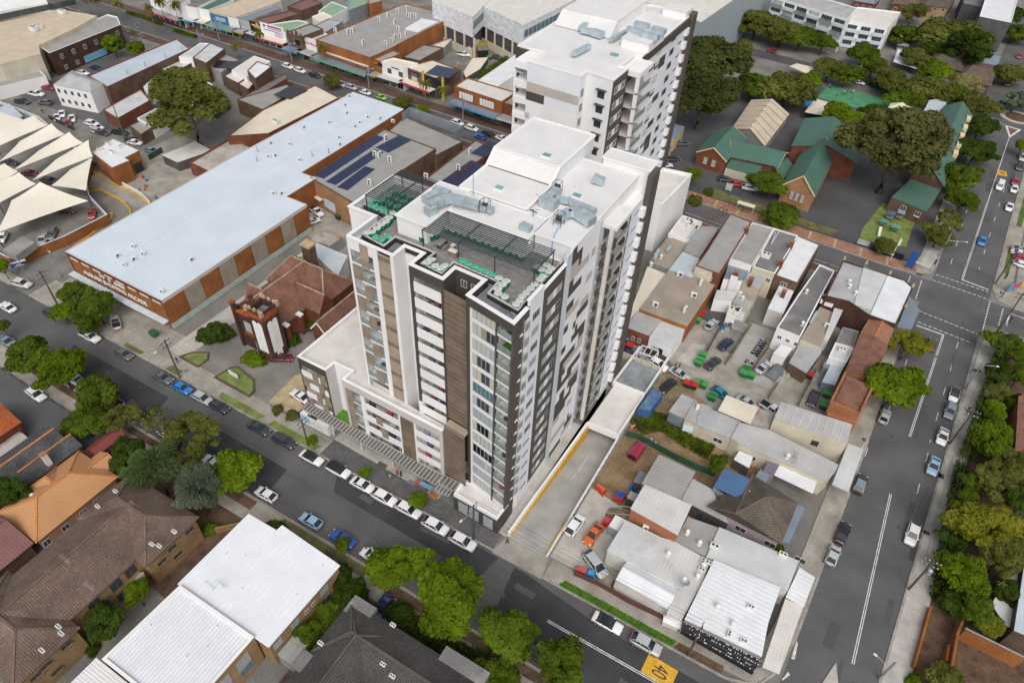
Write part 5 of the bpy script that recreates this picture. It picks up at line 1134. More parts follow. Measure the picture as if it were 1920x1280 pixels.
for p_,q_,h0,h1 in(((-27.2,83.4),(-20.9,83.6),-.3,1.25),((-20.75,54.9),(-20.75,83.6),-3.2,.4),((-20.75,83.6),(-20.1,108.4),.0,1.6),((-27.0,95.2),(-20.4,95.4),.5,2.1),((-27.1,95.4),(-26.5,108.2),.5,1.7)):
 d_=Vector((q_[0]-p_[0],q_[1]-p_[1])).normalized();n_=Vector((-d_.y,d_.x))*.3;MB().prism([p_,q_,(q_[0]+n_.x,q_[1]+n_.y),(p_[0]+n_.x,p_[1]+n_.y)],h0,h1,True,True).obj('parapet',M['white'],DV)
MB().prism([(-28.35,54.9),(-27.95,54.9),(-27.0,83.5),(-27.4,83.5)],-3.5,1.15,True,True).obj('ramp_wall',M['white'],DV)
MB().prism([(-27.93,55.2),(-27.75,55.2),(-26.85,83.4),(-26.98,83.4)],-3.5,.32,True,True).obj('yellow_kerb',M['paint_yellow'],DV);MB().prism([(-21.1,55),(-20.95,55),(-20.95,63),(-21.1,63)],-.5,.5,True,True).obj('yellow_kerb',M['paint_yellow'],DV)
fr=MB();fz=3.2;q_=[(-26.0,104.6),(-22.4,104.8),(-22.3,107.2),(-25.9,107.0)]
for x_,y_ in q_:bx(DV,'frame_post','white',x_-.08,x_+.08,y_-.08,y_+.08,.71,fz)
for k in range(4):fr.bar((*q_[k],fz+.08),(*q_[(k+1)%4],fz+.08),.15)
for k in(1,2):fr.bar((-26+1.2*k,104.7,fz+.08),(-26+1.2*k,107.0,fz+.08),.12)
fr.obj('frame_beam',M['white'],DV)
rl=MB();
for k in range(16):
 y_=60+k*1.5;rl.bar((-20.55,y_,.41),(-20.55,y_,1.6),.05)
rl.bar((-20.55,60,1.6),(-20.55,82.5,1.6),.06);rl.bar((-20.55,60,1.2),(-20.55,82.5,1.2),.05);rl.obj('railing',M['white'],DV)
b=bk('cream_flat_shop','long shop with a plain cream flat roof next to the white block',yd,[(275,425),(440,490),(215,757),(95,895)],5.0,'white_dirty','roof_cream',par=.12)
b=bk('tan_roof_shop','shop with tan corrugated roof and orange brick side wall',yd,[(440,458),(810,570),(590,898),(215,762)],5.2,'brick_orange','roof_tan',par=0,over=.1)
acs(b,yd,[(530,505),(697,572),(640,670),(570,785),(333,745)],0,s=1.5)
b=bk('grey_lean_to','grey corrugated lean-to on red brick walls behind the tan roof',yd,[(213,768),(398,838),(285,975),(95,905)],4.2,'brick_red','roof_zinc',par=0)
wins(b,S_(b),[(2.2,1.2,.7,1.2),(3.6,1.2,.7,1.2)])
b=bk('white_wash_shed','small white walled shed with silver roof and open door',yd,[(400,836),(583,912),(470,1075),(290,985)],4.0,'white','roof_silver',par=0)
board(b.root,b.poly[S_(b)],b.poly[(S_(b)+1)%4],2.6,3.6,.1,2.3,'black','doorway',.04);board(b.root,b.poly[S_(b)],b.poly[(S_(b)+1)%4],1.3,2.5,.1,2.3,pl('shedblue',(.4,.5,.6)),'door',.04)
bk('blue_grey_roof_shop','shop with pale blue sheet roof between grey roofs',yd,[(560,300),(690,352),(632,512),(447,450)],5.4,'cream_wall','roof_paleblue',par=0)
bk('grey_roof_shop','shop with plain grey sheet roof behind the pale blue roof',yd,[(660,95),(850,110),(692,350),(562,298)],5.8,'grey_wall','roof_grey',par=.1)
b=bk('duct_roof_shop','narrow shop with brown roof and steel ducts beside the white block',yd,[(440,180),(590,245),(445,445),(285,390)],5.2,'grey_wall','roof_tan',par=.15)
for u0,v0,u1,v1 in((330,370,365,290),(430,300,460,265),(600,215,660,130)):MB().bar(yd(u0,v0,5.9),yd(u1,v1,5.9),.7,.6).obj('air_duct',M['duct'],b.root)
acs(b,yd,[(380,360),(335,350),(300,420)],2)
b=bk('white_parapet_shop','white flat roofed shop with a rusty billboard frame facing the main street',yd,[(555,15),(720,70),(600,215),(440,165)],6,'white','roof_mem',par=.3,cop='white')
acs(b,yd,[(600,80),(615,110)],3)
o=MB();p_,q_=yd(715,90,6),yd(900,20,6)
for k in range(6):
 c=Vector((p_.x,p_.y)).lerp(Vector((q_.x,q_.y)),k/5);o.bar((c.x,c.y,6),(c.x,c.y,9.4),.14);o.bar((c.x,c.y+0,9.2),(c.x,c.y-2.2,6.1),.1)
for z in(6.8,8.0,9.3):o.bar((p_.x,p_.y,z),(q_.x,q_.y,z),.14)
o.obj('billboard_frame',pl('rust',(.14,.085,.06)),b.root)
b=bk('cream_terrace_shop','two storey shop with grey roof, cream rear wall and brick corner',yd,[(935,0),(1108,68),(912,390),(850,485),(660,418),(745,300)],8.0,'brick_red','roof_grey',par=.15)
for k in range(len(b.poly)):
 p_,q_=b.poly[k],b.poly[(k+1)%len(b.poly)]
 if q_[0]-p_[0]>3 and abs(q_[1]-p_[1])<3:board(b.root,p_,q_,0,math.hypot(q_[0]-p_[0],q_[1]-p_[1])*.72,.2,7.8,'cream_wall','rendered_wall',.05);window(b.root,p_,q_,1.7,5.4,1.6,1.2,proud=.12);window(b.root,p_,q_,4.0,5.4,.7,1.1,proud=.12)
def terrace_rear(b_,f,pts,z,wall,roof,name,label):return bk(name,label,f,pts,z,wall,roof,par=0,over=.15)
b=bk('chimney_terrace','grey roofed terrace shop with two brick chimneys and white party walls',yd,[(1112,70),(1285,118),(1112,415),(932,362)],7.4,'white','roof_grey',par=.35,cop='white_dirty')
def chimney(root,p,z0,z1,w=.9,m_='brick_red'):
 MB().box(p.x-w/2,p.x+w/2,p.y-w/2,p.y+w/2,z0,z1).obj('chimney',M[m_],root);bx(root,'chimney_pot','tile_terra',p.x-w/2-.08,p.x+w/2+.08,p.y-w/2-.08,p.y+w/2+.08,z1+.01,z1+.15)
chimney(b.root,yd(1070,125,8.5),6.6,9.0)
r2=bk('slate_rear_wing','white walled rear wing with bluish sheet roof and tall chimney',yd,[(925,412),(1100,430),(1036,535),(882,520)],5.6,'white','roof_bluegrey',par=0)
chimney(r2 .root,yd(985,470,7.6),2.0,7.8,1.0,'brick_red');bx(r2 .root,'chimney_breast','white',yd(985,470,7.6).x-.8,yd(985,470,7.6).x+.8,yd(985,470,7.6).y-1.0,yd(985,470,7.6).y-.5,2,6.8)
r3=bk('cream_rear_wing','cream walled rear wing with grey roof beside the white one',yd,[(1108,440),(1222,498),(1165,612),(1040,540)],5.4,'cream_wall','roof_zinc',par=0)
chimney(r3 .root,yd(1105,525,6.8),4.8,7.0)
bk('rear_lean_to','low white lean-to with silver roof behind the rear wings',yd,[(830,612),(995,625),(950,702),(805,682)],3.6,'white','roof_silver',par=0)
r4=bk('vent_lean_to','low cream lean-to with rooftop kitchen vents',yd,[(1012,650),(1125,705),(1075,782),(958,702)],3.6,'cream_wall','roof_zinc',par=0);acs(r4,yd,[(1010,655),(1030,690)],2)
k5=bk('cool_room','white box cool room between the lean-to sheds',yd,[(925,735),(1005,760),(975,840),(905,815)],2.6,'white','roof_mem',par=0);acs(k5,yd,[(955,790),(990,800)],3)
bk('steel_tank_shed','small steel sided shed at the end of the rear lane',yd,[(1005,770),(1055,785),(1035,860),(975,845)],2.4,'metal_grey','roof_silver',par=0)
b=bk('dark_roof_terrace','terrace shop with dark grey roof and white pipe frame on top',yd,[(1288,118),(1478,178),(1292,482),(1116,424)],7.4,'cream_wall','roof_grey_d',par=.3,cop='white')
chimney(b.root,yd(1428,240,8.5),6.8,9.0);chimney(b.root,yd(1345,390,8.5),6.8,9.0);acs(b,yd,[(1215,352)],3)
MB().bar(yd(1268,240,7.7),yd(1330,140,7.7),.12).obj('pipe',M['white'],b.root);MB().bar(yd(1262,250,7.6),yd(1300,150,7.6),.12).obj('pipe',M['white'],b.root)
wins(b,S_(b),[(2.5,4.6,1.0,1.0),(4.2,4.6,1.0,1.0)])
b=bk('bright_roof_shop','shop with bright white roof beside the dark roofed terrace',T_(7),[(165,32),(292,85),(167,300),(42,255)],7.0,'brick_brown','roof_bright',par=.15);wins(b,S_(b),[(2.4,4.8,1.4,1.1)])
bk('white_back_annex','low white annex with a rust stained roof and stub chimney',T_(7),[(75,290),(160,310),(85,470),(0,440)],4.6,'white_dirty','roof_bright',par=0);chimney(bpy.data.objects['white_back_annex'],t(7,90,350,6),4.2,6.4)
b=bk('long_dark_shop','long shop with weathered charcoal flat roof facing the main street',T_(7),[(290,195),(372,232),(272,420),(180,600),(50,548),(165,370)],6.0,'white','roof_grey_d',par=.3);wins(b,S_(b),[(1.2,3.4,.9,.9),(3.0,3.4,.9,.9),(4.8,3.3,.9,1.0)])
acs(b,T_(7),[(212,355),(190,535)],2)
b=bk('corner_shop','corner shop with grey and white sheet roofs at the traffic lights',T_(7),[(420,172),(760,280),(812,322),(715,532),(565,478),(452,402),(322,370)],7.4,'brick_dark','roof_zinc',par=.3,cop='brick_dark')
sheet_b=lambda f,pts,z,m_,nm,root:MB().prism([f(u,v,z)[:2]for u,v in pts],z-.12,z,True,True).obj(nm,M[m_],root)
sheet_b(T_(7),[(535,205),(665,255),(575,450),(482,418)],7.3,'roof_silver','roof_sheet',b.root);sheet_b(T_(7),[(668,258),(760,288),(800,325),(712,522),(572,474)],7.32,'roof_bright','roof_sheet',b.root)
sheet_b(T_(7),[(790,372),(846,450),(800,558),(722,545)],3.6,'roof_bluegrey','awning',b.root);acs(b,T_(7),[(485,365),(450,300),(452,325)],2)
for u,v in((425,165),(548,190),(680,245),(808,318),(768,430)):c=t(7,u,v,7.6);MB().lathe((c.x,c.y,7.4),[(.3,0),(.3,.5),(.12,.6),(.28,.8),(.05,1.0)],10).obj('finial',M['sandstone'],b.root)
r_=bk('tan_strip_roof','long low building with tan ribbed roof behind the corner shop',T_(7),[(290,432),(382,470),(292,652),(182,610)],4.2,'cream_wall','roof_tan',par=0);acs(r_,T_(7),[(325,545)],0);MB().bar(t(7,275,460,5),t(7,240,520,5),.6,.5).obj('air_duct',M['duct'],r_.root)
r_=bk('lilac_strip_roof','narrow pale lilac roof strip beside the tan ribbed roof',T_(7),[(385,395),(436,415),(352,588),(326,576)],4.8,'white','roof_silver',par=0);acs(r_,T_(7),[(335,425),(310,395),(345,400),(305,405)],3,s=1.0)
bk('striped_carport','carport with striped translucent roof sheets at the rear of the shops',T_(7),[(185,620),(318,590),(295,690),(215,800),(118,742)],3.2,'brick_brown','roof_zinc',par=0)
bk('white_garage','small white flat roofed garage in the rear yard',T_(7),[(75,640),(138,662),(95,718),(30,690)],3.0,'white','roof_bright',par=0)
bk('charcoal_flat_roof','low building with charcoal flat roof behind the terracotta tiles',T_(7),[(420,545),(508,568),(478,655),(382,625)],4.4,'grey_wall','roof_grey_d',par=.15)
r_=bk('pale_flat_roof','low building with pale grey roof and small skylight box',T_(7),[(378,630),(480,660),(438,742),(340,710)],4.4,'white','roof_silver',par=.15);acs(r_,T_(7),[(412,680)],3,s=.8)
def quadroof(name,label,f,pts,z,rise,wall,roof,ridge=None,over=0.0):
 """gable over four picture corners; ridge between the middles of edge 0-1 and edge 2-3"""
 q=[f(u,v,z)for u,v in pts];r=thing(name,label,'building',cent(q));MB().prism([(p.x,p.y)for p in q],0,z-.1,False).obj('wall',M[wall],r)
 m0=(q[0]+q[1])/2+Vector((0,0,rise));m1=(q[2]+q[3])/2+Vector((0,0,rise))
 roof_faces(r,q+[m0,m1],[(1,2,5,4),(3,0,4,5)],roof,caps=[(4,5)]if ridge else None,capmat=ridge)
 w=MB();d=Vector((0,0,.16));w.face([q[0]-d,q[1]-d,m0-d]);w.face([q[2]-d,q[3]-d,m1-d]);w.obj('gable_wall',M[wall],r);return r
quadroof('terracotta_terrace','two storey terrace with bright terracotta tiled roof by the corner',T_(7),[(575,478),(708,545),(665,648),(516,577)],6.3,.8,'brick_peach','tile_terra','ridge_orange')
quadroof('brown_tile_terrace','two storey terrace with long brown tiled roof behind the street tree',T_(7),[(515,580),(667,657),(588,858),(432,800)],6.0,.9,'brick_peach','tile_red')
r_=thing('orange_parapet_house','end terrace with orange painted parapets and brown tiled roof','house',t(7,460,900,0));q_=[t(7,u,v,6.6)for u,v in((428,808),(588,868),(515,1020),(352,962))]
MB().prism([(p.x,p.y)for p in q_],0,6.4,True).obj('wall',M['brick_peach'],r_)
for a_,b_ in((q_[0],q_[3]),(q_[1],q_[2])):MB().bar((a_.x,a_.y,6.7),(b_.x,b_.y,6.7),.4,1.0).obj('parapet',M['brick_peach'],r_)
i_=inset(ccw([(p.x,p.y)for p in q_]),.5);MB().prism(i_,6.42,6.75).obj('roof',M['tile_red'],r_)
q2_=[t(7,u,v,4.2)for u,v in((345,985),(515,1030),(495,1080),(330,1030))];MB().prism([(p.x,p.y)for p in q2_],0,4.0,True).obj('rear_wing',M['brick_peach'],r_)
b=bk('blue_grey_shed','long blue grey corrugated garden shed beside the tiled terrace',T_(7),[(358,738),(422,758),(372,872),(302,850)],2.6,'galv','roof_paleblue',par=0,slope=(1,0,.3));bk('small_iron_shed','small square iron shed behind the blue grey one',T_(7),[(320,725),(362,738),(345,780),(308,765)],2.4,'galv','roof_bluegrey',par=0)
b=bk('fibro_roof_hall','long hall with ribbed grey roof and bare cream side wall',ye,[(577,312),(1142,492),(1105,640),(518,445)],6.2,'cream_wall','roof_zinc_x',par=0);window(b.root,b.poly[S_(b)],b.poly[(S_(b)+1)%4],8.2,2.8,1.3,1.3,pane='glass',frame='dark_metal')
for k in range(1,9):
 u=577+(1142-577)*k/9;v=312+(492-312)*k/9;MB().bar(ye(u,v+4,6.24),ye(u-58+2*k,v+135+1.5*k,6.24),.12,.05).obj('roof_batten',M['white_dirty'],b.root)
b=bk('silver_long_shop','long low shop with dull silver roof in front of the cream wall',ye,[(245,478),(480,540),(1030,815),(995,880),(925,940),(235,640),(178,600)],4.2,'cream_wall','roof_zinc_x',par=0,over=.1)
for u,v,w,h in((685,755,.9,3.2),):c=ye(u,v,4.23);bx(b.root,'rust_sheet','roof_rust',c.x-w/2,c.x+w/2,c.y-h/2,c.y+h/2,4.21,4.25)
acs(b,ye,[(620,760)],2);
for s in(3,9):window(b.root,b.poly[S_(b)],b.poly[(S_(b)+1)%len(b.poly)],s,1.4,1.6,1.1,pane='glass')
b=bk('grey_cottage_row','low cottage row with weathered grey iron roof and cream wall',ye,[(-60,345),(245,470),(180,605),(-100,490)],3.9,'cream_wall','roof_zinc',par=0,over=.15);window(b.root,b.poly[S_(b)],b.poly[(S_(b)+1)%4],4.5,1.4,1.7,1.1,pane='glass')
b=bk('iron_shed_end','grey iron walled shed at the end of the cottage row',yg,[(865,270),(978,322),(886,476),(755,415)],3.4,'galv','roof_zinc',par=0,over=.1);b2=bk('chimney_shed','shed with white flue and grey roof next to the iron shed',yg,[(980,325),(1110,380),(1050,560),(888,478)],3.7,'cream_wall','roof_zinc',par=0,over=.1);chimney(b2 .root,yg(1005,365,4.6),3.4,5.4,.6,'white')
sheet_b(yg,[(880,505),(975,540),(945,600),(865,575)],2.3,'roof_paleblue','awning',b2 .root)
bk('cream_timber_roof','open shed with pale timber coloured sheet roof',ye,[(138,258),(392,358),(328,488),(70,380)],3.8,'grey_dark','roof_cream',par=0);bk('rusty_roof_shed','shed with heavily rusted iron roof beside the pale timber roof',ye,[(396,360),(520,410),(470,528),(330,488)],3.5,'grey_wall','roof_rust',par=0)
b=bk('street_awning_shop','shop with flat pale awning over the right street footpath',ye,[(1112,645),(1232,690),(1112,1030),(985,968)],3.5,'grey_wall','roof_silver',par=0,z0=3.0)
for u,v in((1225,700),(1170,855),(1108,1022)):c=ye(u,v,0);MB().tube([(c.x-.3,c.y,.1),(c.x-.3,c.y,3.4)],.06,6).obj('awning_post',M['white'],b.root)
bk('white_pergola_roof','white corrugated pergola roof over a timber deck',ye,[(572,800),(866,935),(826,1040),(520,895)],3.0,'brick_brown','roof_bright',par=0,z0=2.8)
bk('mauve_carport','dark mauve sheet roof joined to the white pergola roof',ye,[(470,788),(560,815),(515,895),(435,858)],3.3,'grey_wall',mk('mauve',(.20,.18,.23),.6,.1,.3,3),par=0);bk('dark_shade_roof','dark perforated shade roof beside the mauve carport',ye,[(410,850),(490,885),(450,965),(355,925)],2.8,'grey_dark','roof_bluegrey',par=0,z0=2.6)
bk('white_tin_shed','small shed with white tin roof against the cream wall',ye,[(240,705),(350,750),(318,838),(197,770)],2.6,'grey_dark','roof_bright',par=0)
KH=thing('khaki_tile_house','house with khaki tiled hip roof and pink walls near the right street','house',(9,84,0));e_=[t(10,1088,292,4.2),t(11,75,505,4.2),t(11,168,275,4.2),t(10,1345,118,4.2)]
rd=[t(10,1250,335,7.2),t(11,-5,240,7.2)];rd[1].z=7.2
roof_faces(KH,e_+rd,[(0,1,5,4),(1,2,5),(2,3,4,5),(3,0,4)],'tile_khaki',caps=[(4,5),(0,4),(3,4),(1,5),(2,5)],capmat='ridge_brown')
MB().prism(inset(ccw([(p.x,p.y)for p in e_]),.5),0,4.15,False).obj('wall',M['pink_wall'],KH);wq=inset(ccw([(p.x,p.y)for p in e_]),.5)
for s in(5.5,10.5,15.5):window(KH,wq[0],wq[1],s,1.4,1.8,1.3,pane='glass')
c=t(10,1333,232,5.6);bx(KH,'skylight','white',c.x-.5,c.x+.5,c.y-.7,c.y+.7,5.2,5.75)
q_=[t(10,u,v,z)for u,v,z in((1125,185,4.4),(1275,252,5.6),(1330,140,5.6),(1185,82,4.4))];roof_faces(KH,q_,[(0,1,2,3)],'roof_bluecol','annex_roof');MB().prism([(p.x,p.y)for p in q_],0,4.3,False).obj('annex_wall',M['grey_wall'],KH)
q_=[t(11,u,v,3.4)for u,v in((165,285),(207,302),(118,502),(77,490))];MB().prism([(p.x,p.y)for p in q_],3.3,3.42,True,True).obj('verandah_roof',M['roof_bluegrey'],KH)
ST=bk('link_carport','grey carport roof linking the brick flats and the khaki house',T_(10),[(1010,140),(1115,198),(1208,388),(940,252)],3.2,'grey_dark','roof_zinc_x',par=0)
board(ST.root,ST.poly[S_(ST)],ST.poly[(S_(ST)+1)%4],3.4,4.4,.1,2.3,'glass','doorway',.05)
OB=bk('orange_brick_flats','two storey orange brick flats with silver roof and outside stairs',yf,[(682,38),(1078,212),(962,462),(565,240)],6.4,'brick_peach','roof_silver_x',par=0,over=.1)
sa_,sb_=OB.poly[S_(OB)],OB.poly[(S_(OB)+1)%4];ac(OB,pt(sa_,sb_,3.2,.3)+(3.6,),0,1.1)
for k in range(9):c=yf(590-k*28,290-k*3,3.4-k*.38);bx(OB.root,'stair_tread','timber',c.x-.16,c.x+.16,c.y-.8,c.y+.8,3.2-k*.38,3.26-k*.38)
for s in(-.85,.85):
 a_,b_=yf(590,290,3.4),yf(366,266,.36);MB().bar((a_.x,a_.y+s,4.2),(b_.x,b_.y+s,1.1),.06).obj('stair_rail',M['white_dirty'],OB.root);MB().bar((a_.x,a_.y+s,3.15),(b_.x,b_.y+s,.1),.08,.25).obj('stair_string',M['timber'],OB.root)
bk('grey_roof_flats','two storey block with plain grey roof behind the orange brick flats',yg,[(668,788),(972,932),(842,1168),(525,1030)],6.2,'grey_wall','roof_grey',par=0,over=.1)
bk('tin_lean_to','small tin lean-to with a red end sheet beside the dirt yard',yg,[(500,925),(575,950),(530,1045),(448,1015)],2.8,'grey_dark','roof_bluegrey',par=0);bk('low_tin_roof','low tin roof next to the blue rubble bags',yg,[(425,1098),(500,1130),(455,1185),(390,1150)],2.2,'grey_dark','roof_zinc',par=0)
b=bk('weathered_low_roof','low building with weathered grey roof and two round vents',yf,[(1052,315),(1312,405),(1200,650),(940,522)],4.0,'grey_wall','roof_grey',par=0);acs(b,yf,[(1042,460),(1146,550)],2)
bk('ribbed_silver_shed','shed with broad ribbed silver roof behind the orange car',yf,[(520,345),(805,482),(662,750),(362,602)],4.1,'white_dirty','roof_silver',par=0,over=.1)
b=bk('white_kitchen_roof','wide low building with off-white roof, satellite dish and round vents',yf,[(808,485),(930,520),(1240,690),(1175,870),(1000,1190),(868,1140),(975,925),(665,748)],4.0,'white_dirty','roof_silver_x',par=0)
acs(b,yf,[(880,640),(1128,835),(1178,740)],2);acs(b,yf,[(1165,775),(1175,700),(1225,715)],3,s=.6)
c=yf(1020,885,5.0);o=MB();o.lathe((c.x,c.y,5.2),[(.1,0),(.5,.2),(.75,.45),(.72,.47),(.45,.26),(.05,.08)],16);o.tube([(c.x,c.y,4),(c.x,c.y,5.3)],.1,6);o.obj('satellite_dish',M['metal_grey'],b.root)
quadroof('curved_silver_roof','annex with bright curved silver roof along the footpath fence',yf,[(432,850),(535,685),(975,922),(885,1105)],3.6,.8,'white_dirty','roof_bright')
sheet_b(yf,[(845,1150),(1010,1200),(985,1275),(835,1210)],2.7,'white','awning',b.root)
b=block('big_white_roof','big shop with wide white sheet roof at the street corner',[t(10,1128,592,4.6),t(11,70,745,4.6),t(11,0,945,4.6),t(11,-35,1130,4.6),t(10,965,922,4.6)],4.6,'grey_wall','roof_bright',0)
acs(b,T_(10),[(1330,860),(1210,1010),(1290,1050)],3,s=.55);acs(b,T_(10),[(1142,862),(1228,958)],2)
b=block('pale_rear_roof','shop section with pale stained roof behind the big white roof',[t(10,1158,410,4.3),t(11,172,598,4.3),t(11,108,765,4.3),t(11,30,725,4.3),t(10,1125,590,4.3),t(10,1085,575,4.3)],4.3,'white_dirty','roof_silver',0);acs(b,T_(10),[(1128,525)],3,s=.8);acs(b,T_(11),[(80,570)],3,s=.7)
bk('white_footpath_awning','bright white awning over the footpath of the right street',T_(11),[(178,635),(262,690),(200,852),(100,800)],3.4,'grey_dark','roof_bright',par=0,z0=3.1)
bk('beige_footpath_awning','long beige awning over the footpath near the island',T_(11),[(98,810),(196,852),(62,1228),(-30,1190)],3.3,'grey_dark','roof_mem',par=0,z0=3.0)
BA=thing('black_shopfront','black shopfront awning with rows of small white lamps along the footpath','awning',t(10,1150,1080,0))
q_=[t(10,u,v,3.6)for u,v in((962,928),(1395,1135),(1350,1218),(945,985))];MB().prism([(p.x,p.y)for p in q_],3.35,3.5,True,True).obj('awning_sheet',M['black'],BA);MB().prism([(q_[3].x,q_[3].y),(q_[2].x,q_[2].y),(q_[2].x,q_[2].y+.2),(q_[3].x,q_[3].y+.2)],2.6,3.34,True,True).obj('fascia',M['black'],BA)
lm=MB();rl_=random.Random(2)
for i in range(95):
 u=rl_.random()**.6;c=q_[0].lerp(q_[1],u).lerp(q_[3].lerp(q_[2],u),.15+.8*rl_.choice((.1,.4,.7,.95)));lm.lathe((c.x,c.y,3.501),[(.08,0),(.06,.1)],6)
tag(lm.obj('lamps',M['white'],BA),kind='stuff')
for k in range(4):MB().bar((q_[0].lerp(q_[3],(k+.5)/4)).to_tuple()[:2]+(3.54,),q_[1].lerp(q_[2],(k+.5)/4).to_tuple()[:2]+(3.54,),.07).obj('rail',M['grey_dark'],BA)
HB=gable('brick_flats','long brown tiled two storey tan brick flats in the bottom left corner',(-84.9,4),(-71.9,25),6.2,3.0,'brick_tan','tile_brown','y',over=.4,ridge='ridge_brown',cat='building')
gable('','',(-85.7,19.2),(-69.7,29.2),6.2,3.02,'brick_tan','tile_brown','x',hip=4.8,over=.5,root=HB.root,ridge='ridge_brown');gable('','',(-86.0,-1),(-69.8,8.6),6.2,3.02,'brick_tan','tile_brown','x',hip=4.8,over=.5,root=HB.root,ridge='ridge_brown')
for y_,z_ in((27.2,4.2),(23.8,4.0),(21.6,3.2),(24,1.6),(3.2,4.2),(1.6,4),(3.5,1.6),(6.2,4.4)):window(HB.root,(-70.2,-1),(-70.2,30),y_+1,z_,1.5,.9,pane='glass',frame='timber',sill=True)
for y_ in(12,15.5,18):window(HB.root,(-72.3,5),(-72.3,25),y_-5,3.4,1.8,2.0,pane='glass',frame='timber');window(HB.root,(-72.3,5),(-72.3,25),y_-5,.4,1.8,2.0,pane='glass',frame='timber')
bx(HB.root,'balcony_slab','brick_tan',-72.2,-70.8,16.4,18.9,3.0,3.2);bx(HB.root,'balustrade','white_dirty',-70.9,-70.8,16.4,18.9,3.2,4.2)
for u,v in((975,440),(850,510),(890,520),(330,970),(345,1008),(238,1103),(648,216),(548,300)):ac(HB,t(8,u,v,8.0),0,.45,3)
def aerial(root,p,h=1.6):
 o=MB();o.tube([(p.x,p.y,p.z-.8),(p.x,p.y,p.z+h)],.03,5);o.bar((p.x-1.1,p.y,p.z+h),(p.x+1.1,p.y,p.z+h),.04)
 for k in range(7):o.bar((p.x-1+k*.33,p.y-.5+.04*k,p.z+h),(p.x-1+k*.33,p.y+.5-.04*k,p.z+h),.025)
 o.obj('tv_aerial',M['metal_grey'],root)
aerial(HB.root,t(8,385,620,9.2));aerial(HB.root,t(8,520,770,7.6))
for k in range(4):bx(HB.root,'step','brick_tan',-71.6+k*.5,-71.1+k*.5,9.6,12.2,0,.9-k*.2)
WF=block('white_roof_flats','two storey brick flats with plain white metal roof in the foreground',[(-63.2,20),(-45.9,20),(-45.6,33.9),(-57.3,34.5),(-57.4,33.4),(-63.2,33.3)],6.5,'brick_tan',mk('roof_plainwhite',(.79,.81,.85),.5,.05,.3,2,corr=(0,.9,.01,.08),stain=(.1,.66,(.68,.69,.70))),0,over=.25)
for y_ in(30.5,24.5,21.2):window(WF.root,(-45.85,20),(-45.62,34),y_-20,3.9,1.6,1.5,pane='glass_lt',frame='metal_grey');window(WF.root,(-45.85,20),(-45.62,34),y_-20,1.0,1.6,1.7,pane='glass_blue',frame='metal_grey')
for y_ in(28.2,26.8):window(WF.root,(-45.85,20),(-45.62,34),y_-20,4.0,.8,.8,pane='glass')
WG=block('ribbed_roof_flats','brick flats with ribbed white roof inside white parapets',[(-63.0,7.3),(-48.2,7.3),(-48.1,19.7),(-62.6,19.7)],7.1,'brick_tan',mk('roof_ribwhite',(.78,.79,.82),.5,.06,.3,2,corr=(0,.55,.04,.22),stain=(.12,.68,(.60,.59,.57))),.35,.4,'white')
for y_ in(17,13.6,10.2):window(WG.root,(-48.2,7.3),(-48.1,19.7),y_-7.3,4.2,2.2,1.5,pane='glass_lt',frame='metal_grey',bars=2);window(WG.root,(-48.2,7.3),(-48.1,19.7),y_-7.3,1.2,2.2,2.0,pane='glass_blue',frame='metal_grey',bars=2);board(WG.root,(-48.2,7.3),(-48.1,19.7),y_-7.3-1.1,y_-7.3+1.1,3.2,4.1,'pink_wall','window_apron',.05)
block('white_lower_wing','white roofed wing at the very bottom of the brick flats',[(-64.0,-6),(-49,-6),(-49,6.9),(-64,6.9)],6.5,'brick_tan',M['roof_white'],0,over=.2)
block('grey_porch','small flat grey porch roof against the white roofed flats',[(-45.5,20.4),(-42.9,20.4),(-42.9,23.6),(-45.5,23.6)],3.2,'grey_wall','roof_grey',0);aerial(WF.root,t(8,1190,760,6.6));aerial(WF.root,t(8,1250,745,6.6),1.2)
for p in(t(8,1260,563,6.5),t(8,1370,570,6.5),t(8,1350,755,6.5),t(9,368,627,6.5),t(9,225,790,6.5)):ac(WF,p,0,.35,2)
for p in(t(8,840,960,6.8),t(8,1213,966,6.8),t(8,1158,1080,6.8),t(8,1043,1131,6.8)):ac(WG,p,0,.35,2)
DT=gable('dark_tile_house','sprawling dark tiled house at the bottom centre behind the street trees',(-40.6,14),(-30.6,30.4),6.3,2.8,'brick_brown','tile_dark','y',hip=4,over=.4,ridge='ridge_dark')
gable('','',(-40.6,22),(-18.2,31.0),6.3,2.6,'brick_brown','tile_dark','x',hip=4,over=.4,root=DT.root,ridge='ridge_dark');gable('','',(-29,10),(-18.0,29),6.3,2.5,'brick_brown','tile_dark','y',hip=4,over=.4,root=DT.root,ridge='ridge_dark')
for x0,x1,y0,y1 in((-40.3,-36.4,28.9,31.6),(-25,-18,30.2,32.3),(-41.2,-39.6,19.4,22)):bx(DT.root,'flat_roof','roof_grey_d',x0,x1,y0,y1,6.0,6.9);bx(DT.root,'bay_wall','brick_brown',x0+.1,x1-.1,y0+.1,y1-.1,0,5.99)
for u,v in((362,1062),(765,960),(710,1180),(742,1175),(762,1245)):ac(DT,t(9,u,v,8.0),0,.45,3)
AP=gable('apricot_roof_house','bungalow with apricot metal tile roof and solar heater',(-99.2,13.8),(-88.9,28.4),3.9,2.5,'pink_render','tile_apricot','y',hip=4.6,hip2=4.4,over=.5,ridge='ridge_orange')
gable('','',(-99.3,18.8),(-93,24.4),3.92,2.2,'pink_render','tile_apricot','x',hip=2.5,over=.4,root=AP.root,ridge='ridge_orange');gable('','',(-96.5,24),(-91,30.4),3.4,1.4,'pink_render','tile_apricot','y',over=.3,root=AP.root,ridge='ridge_orange')
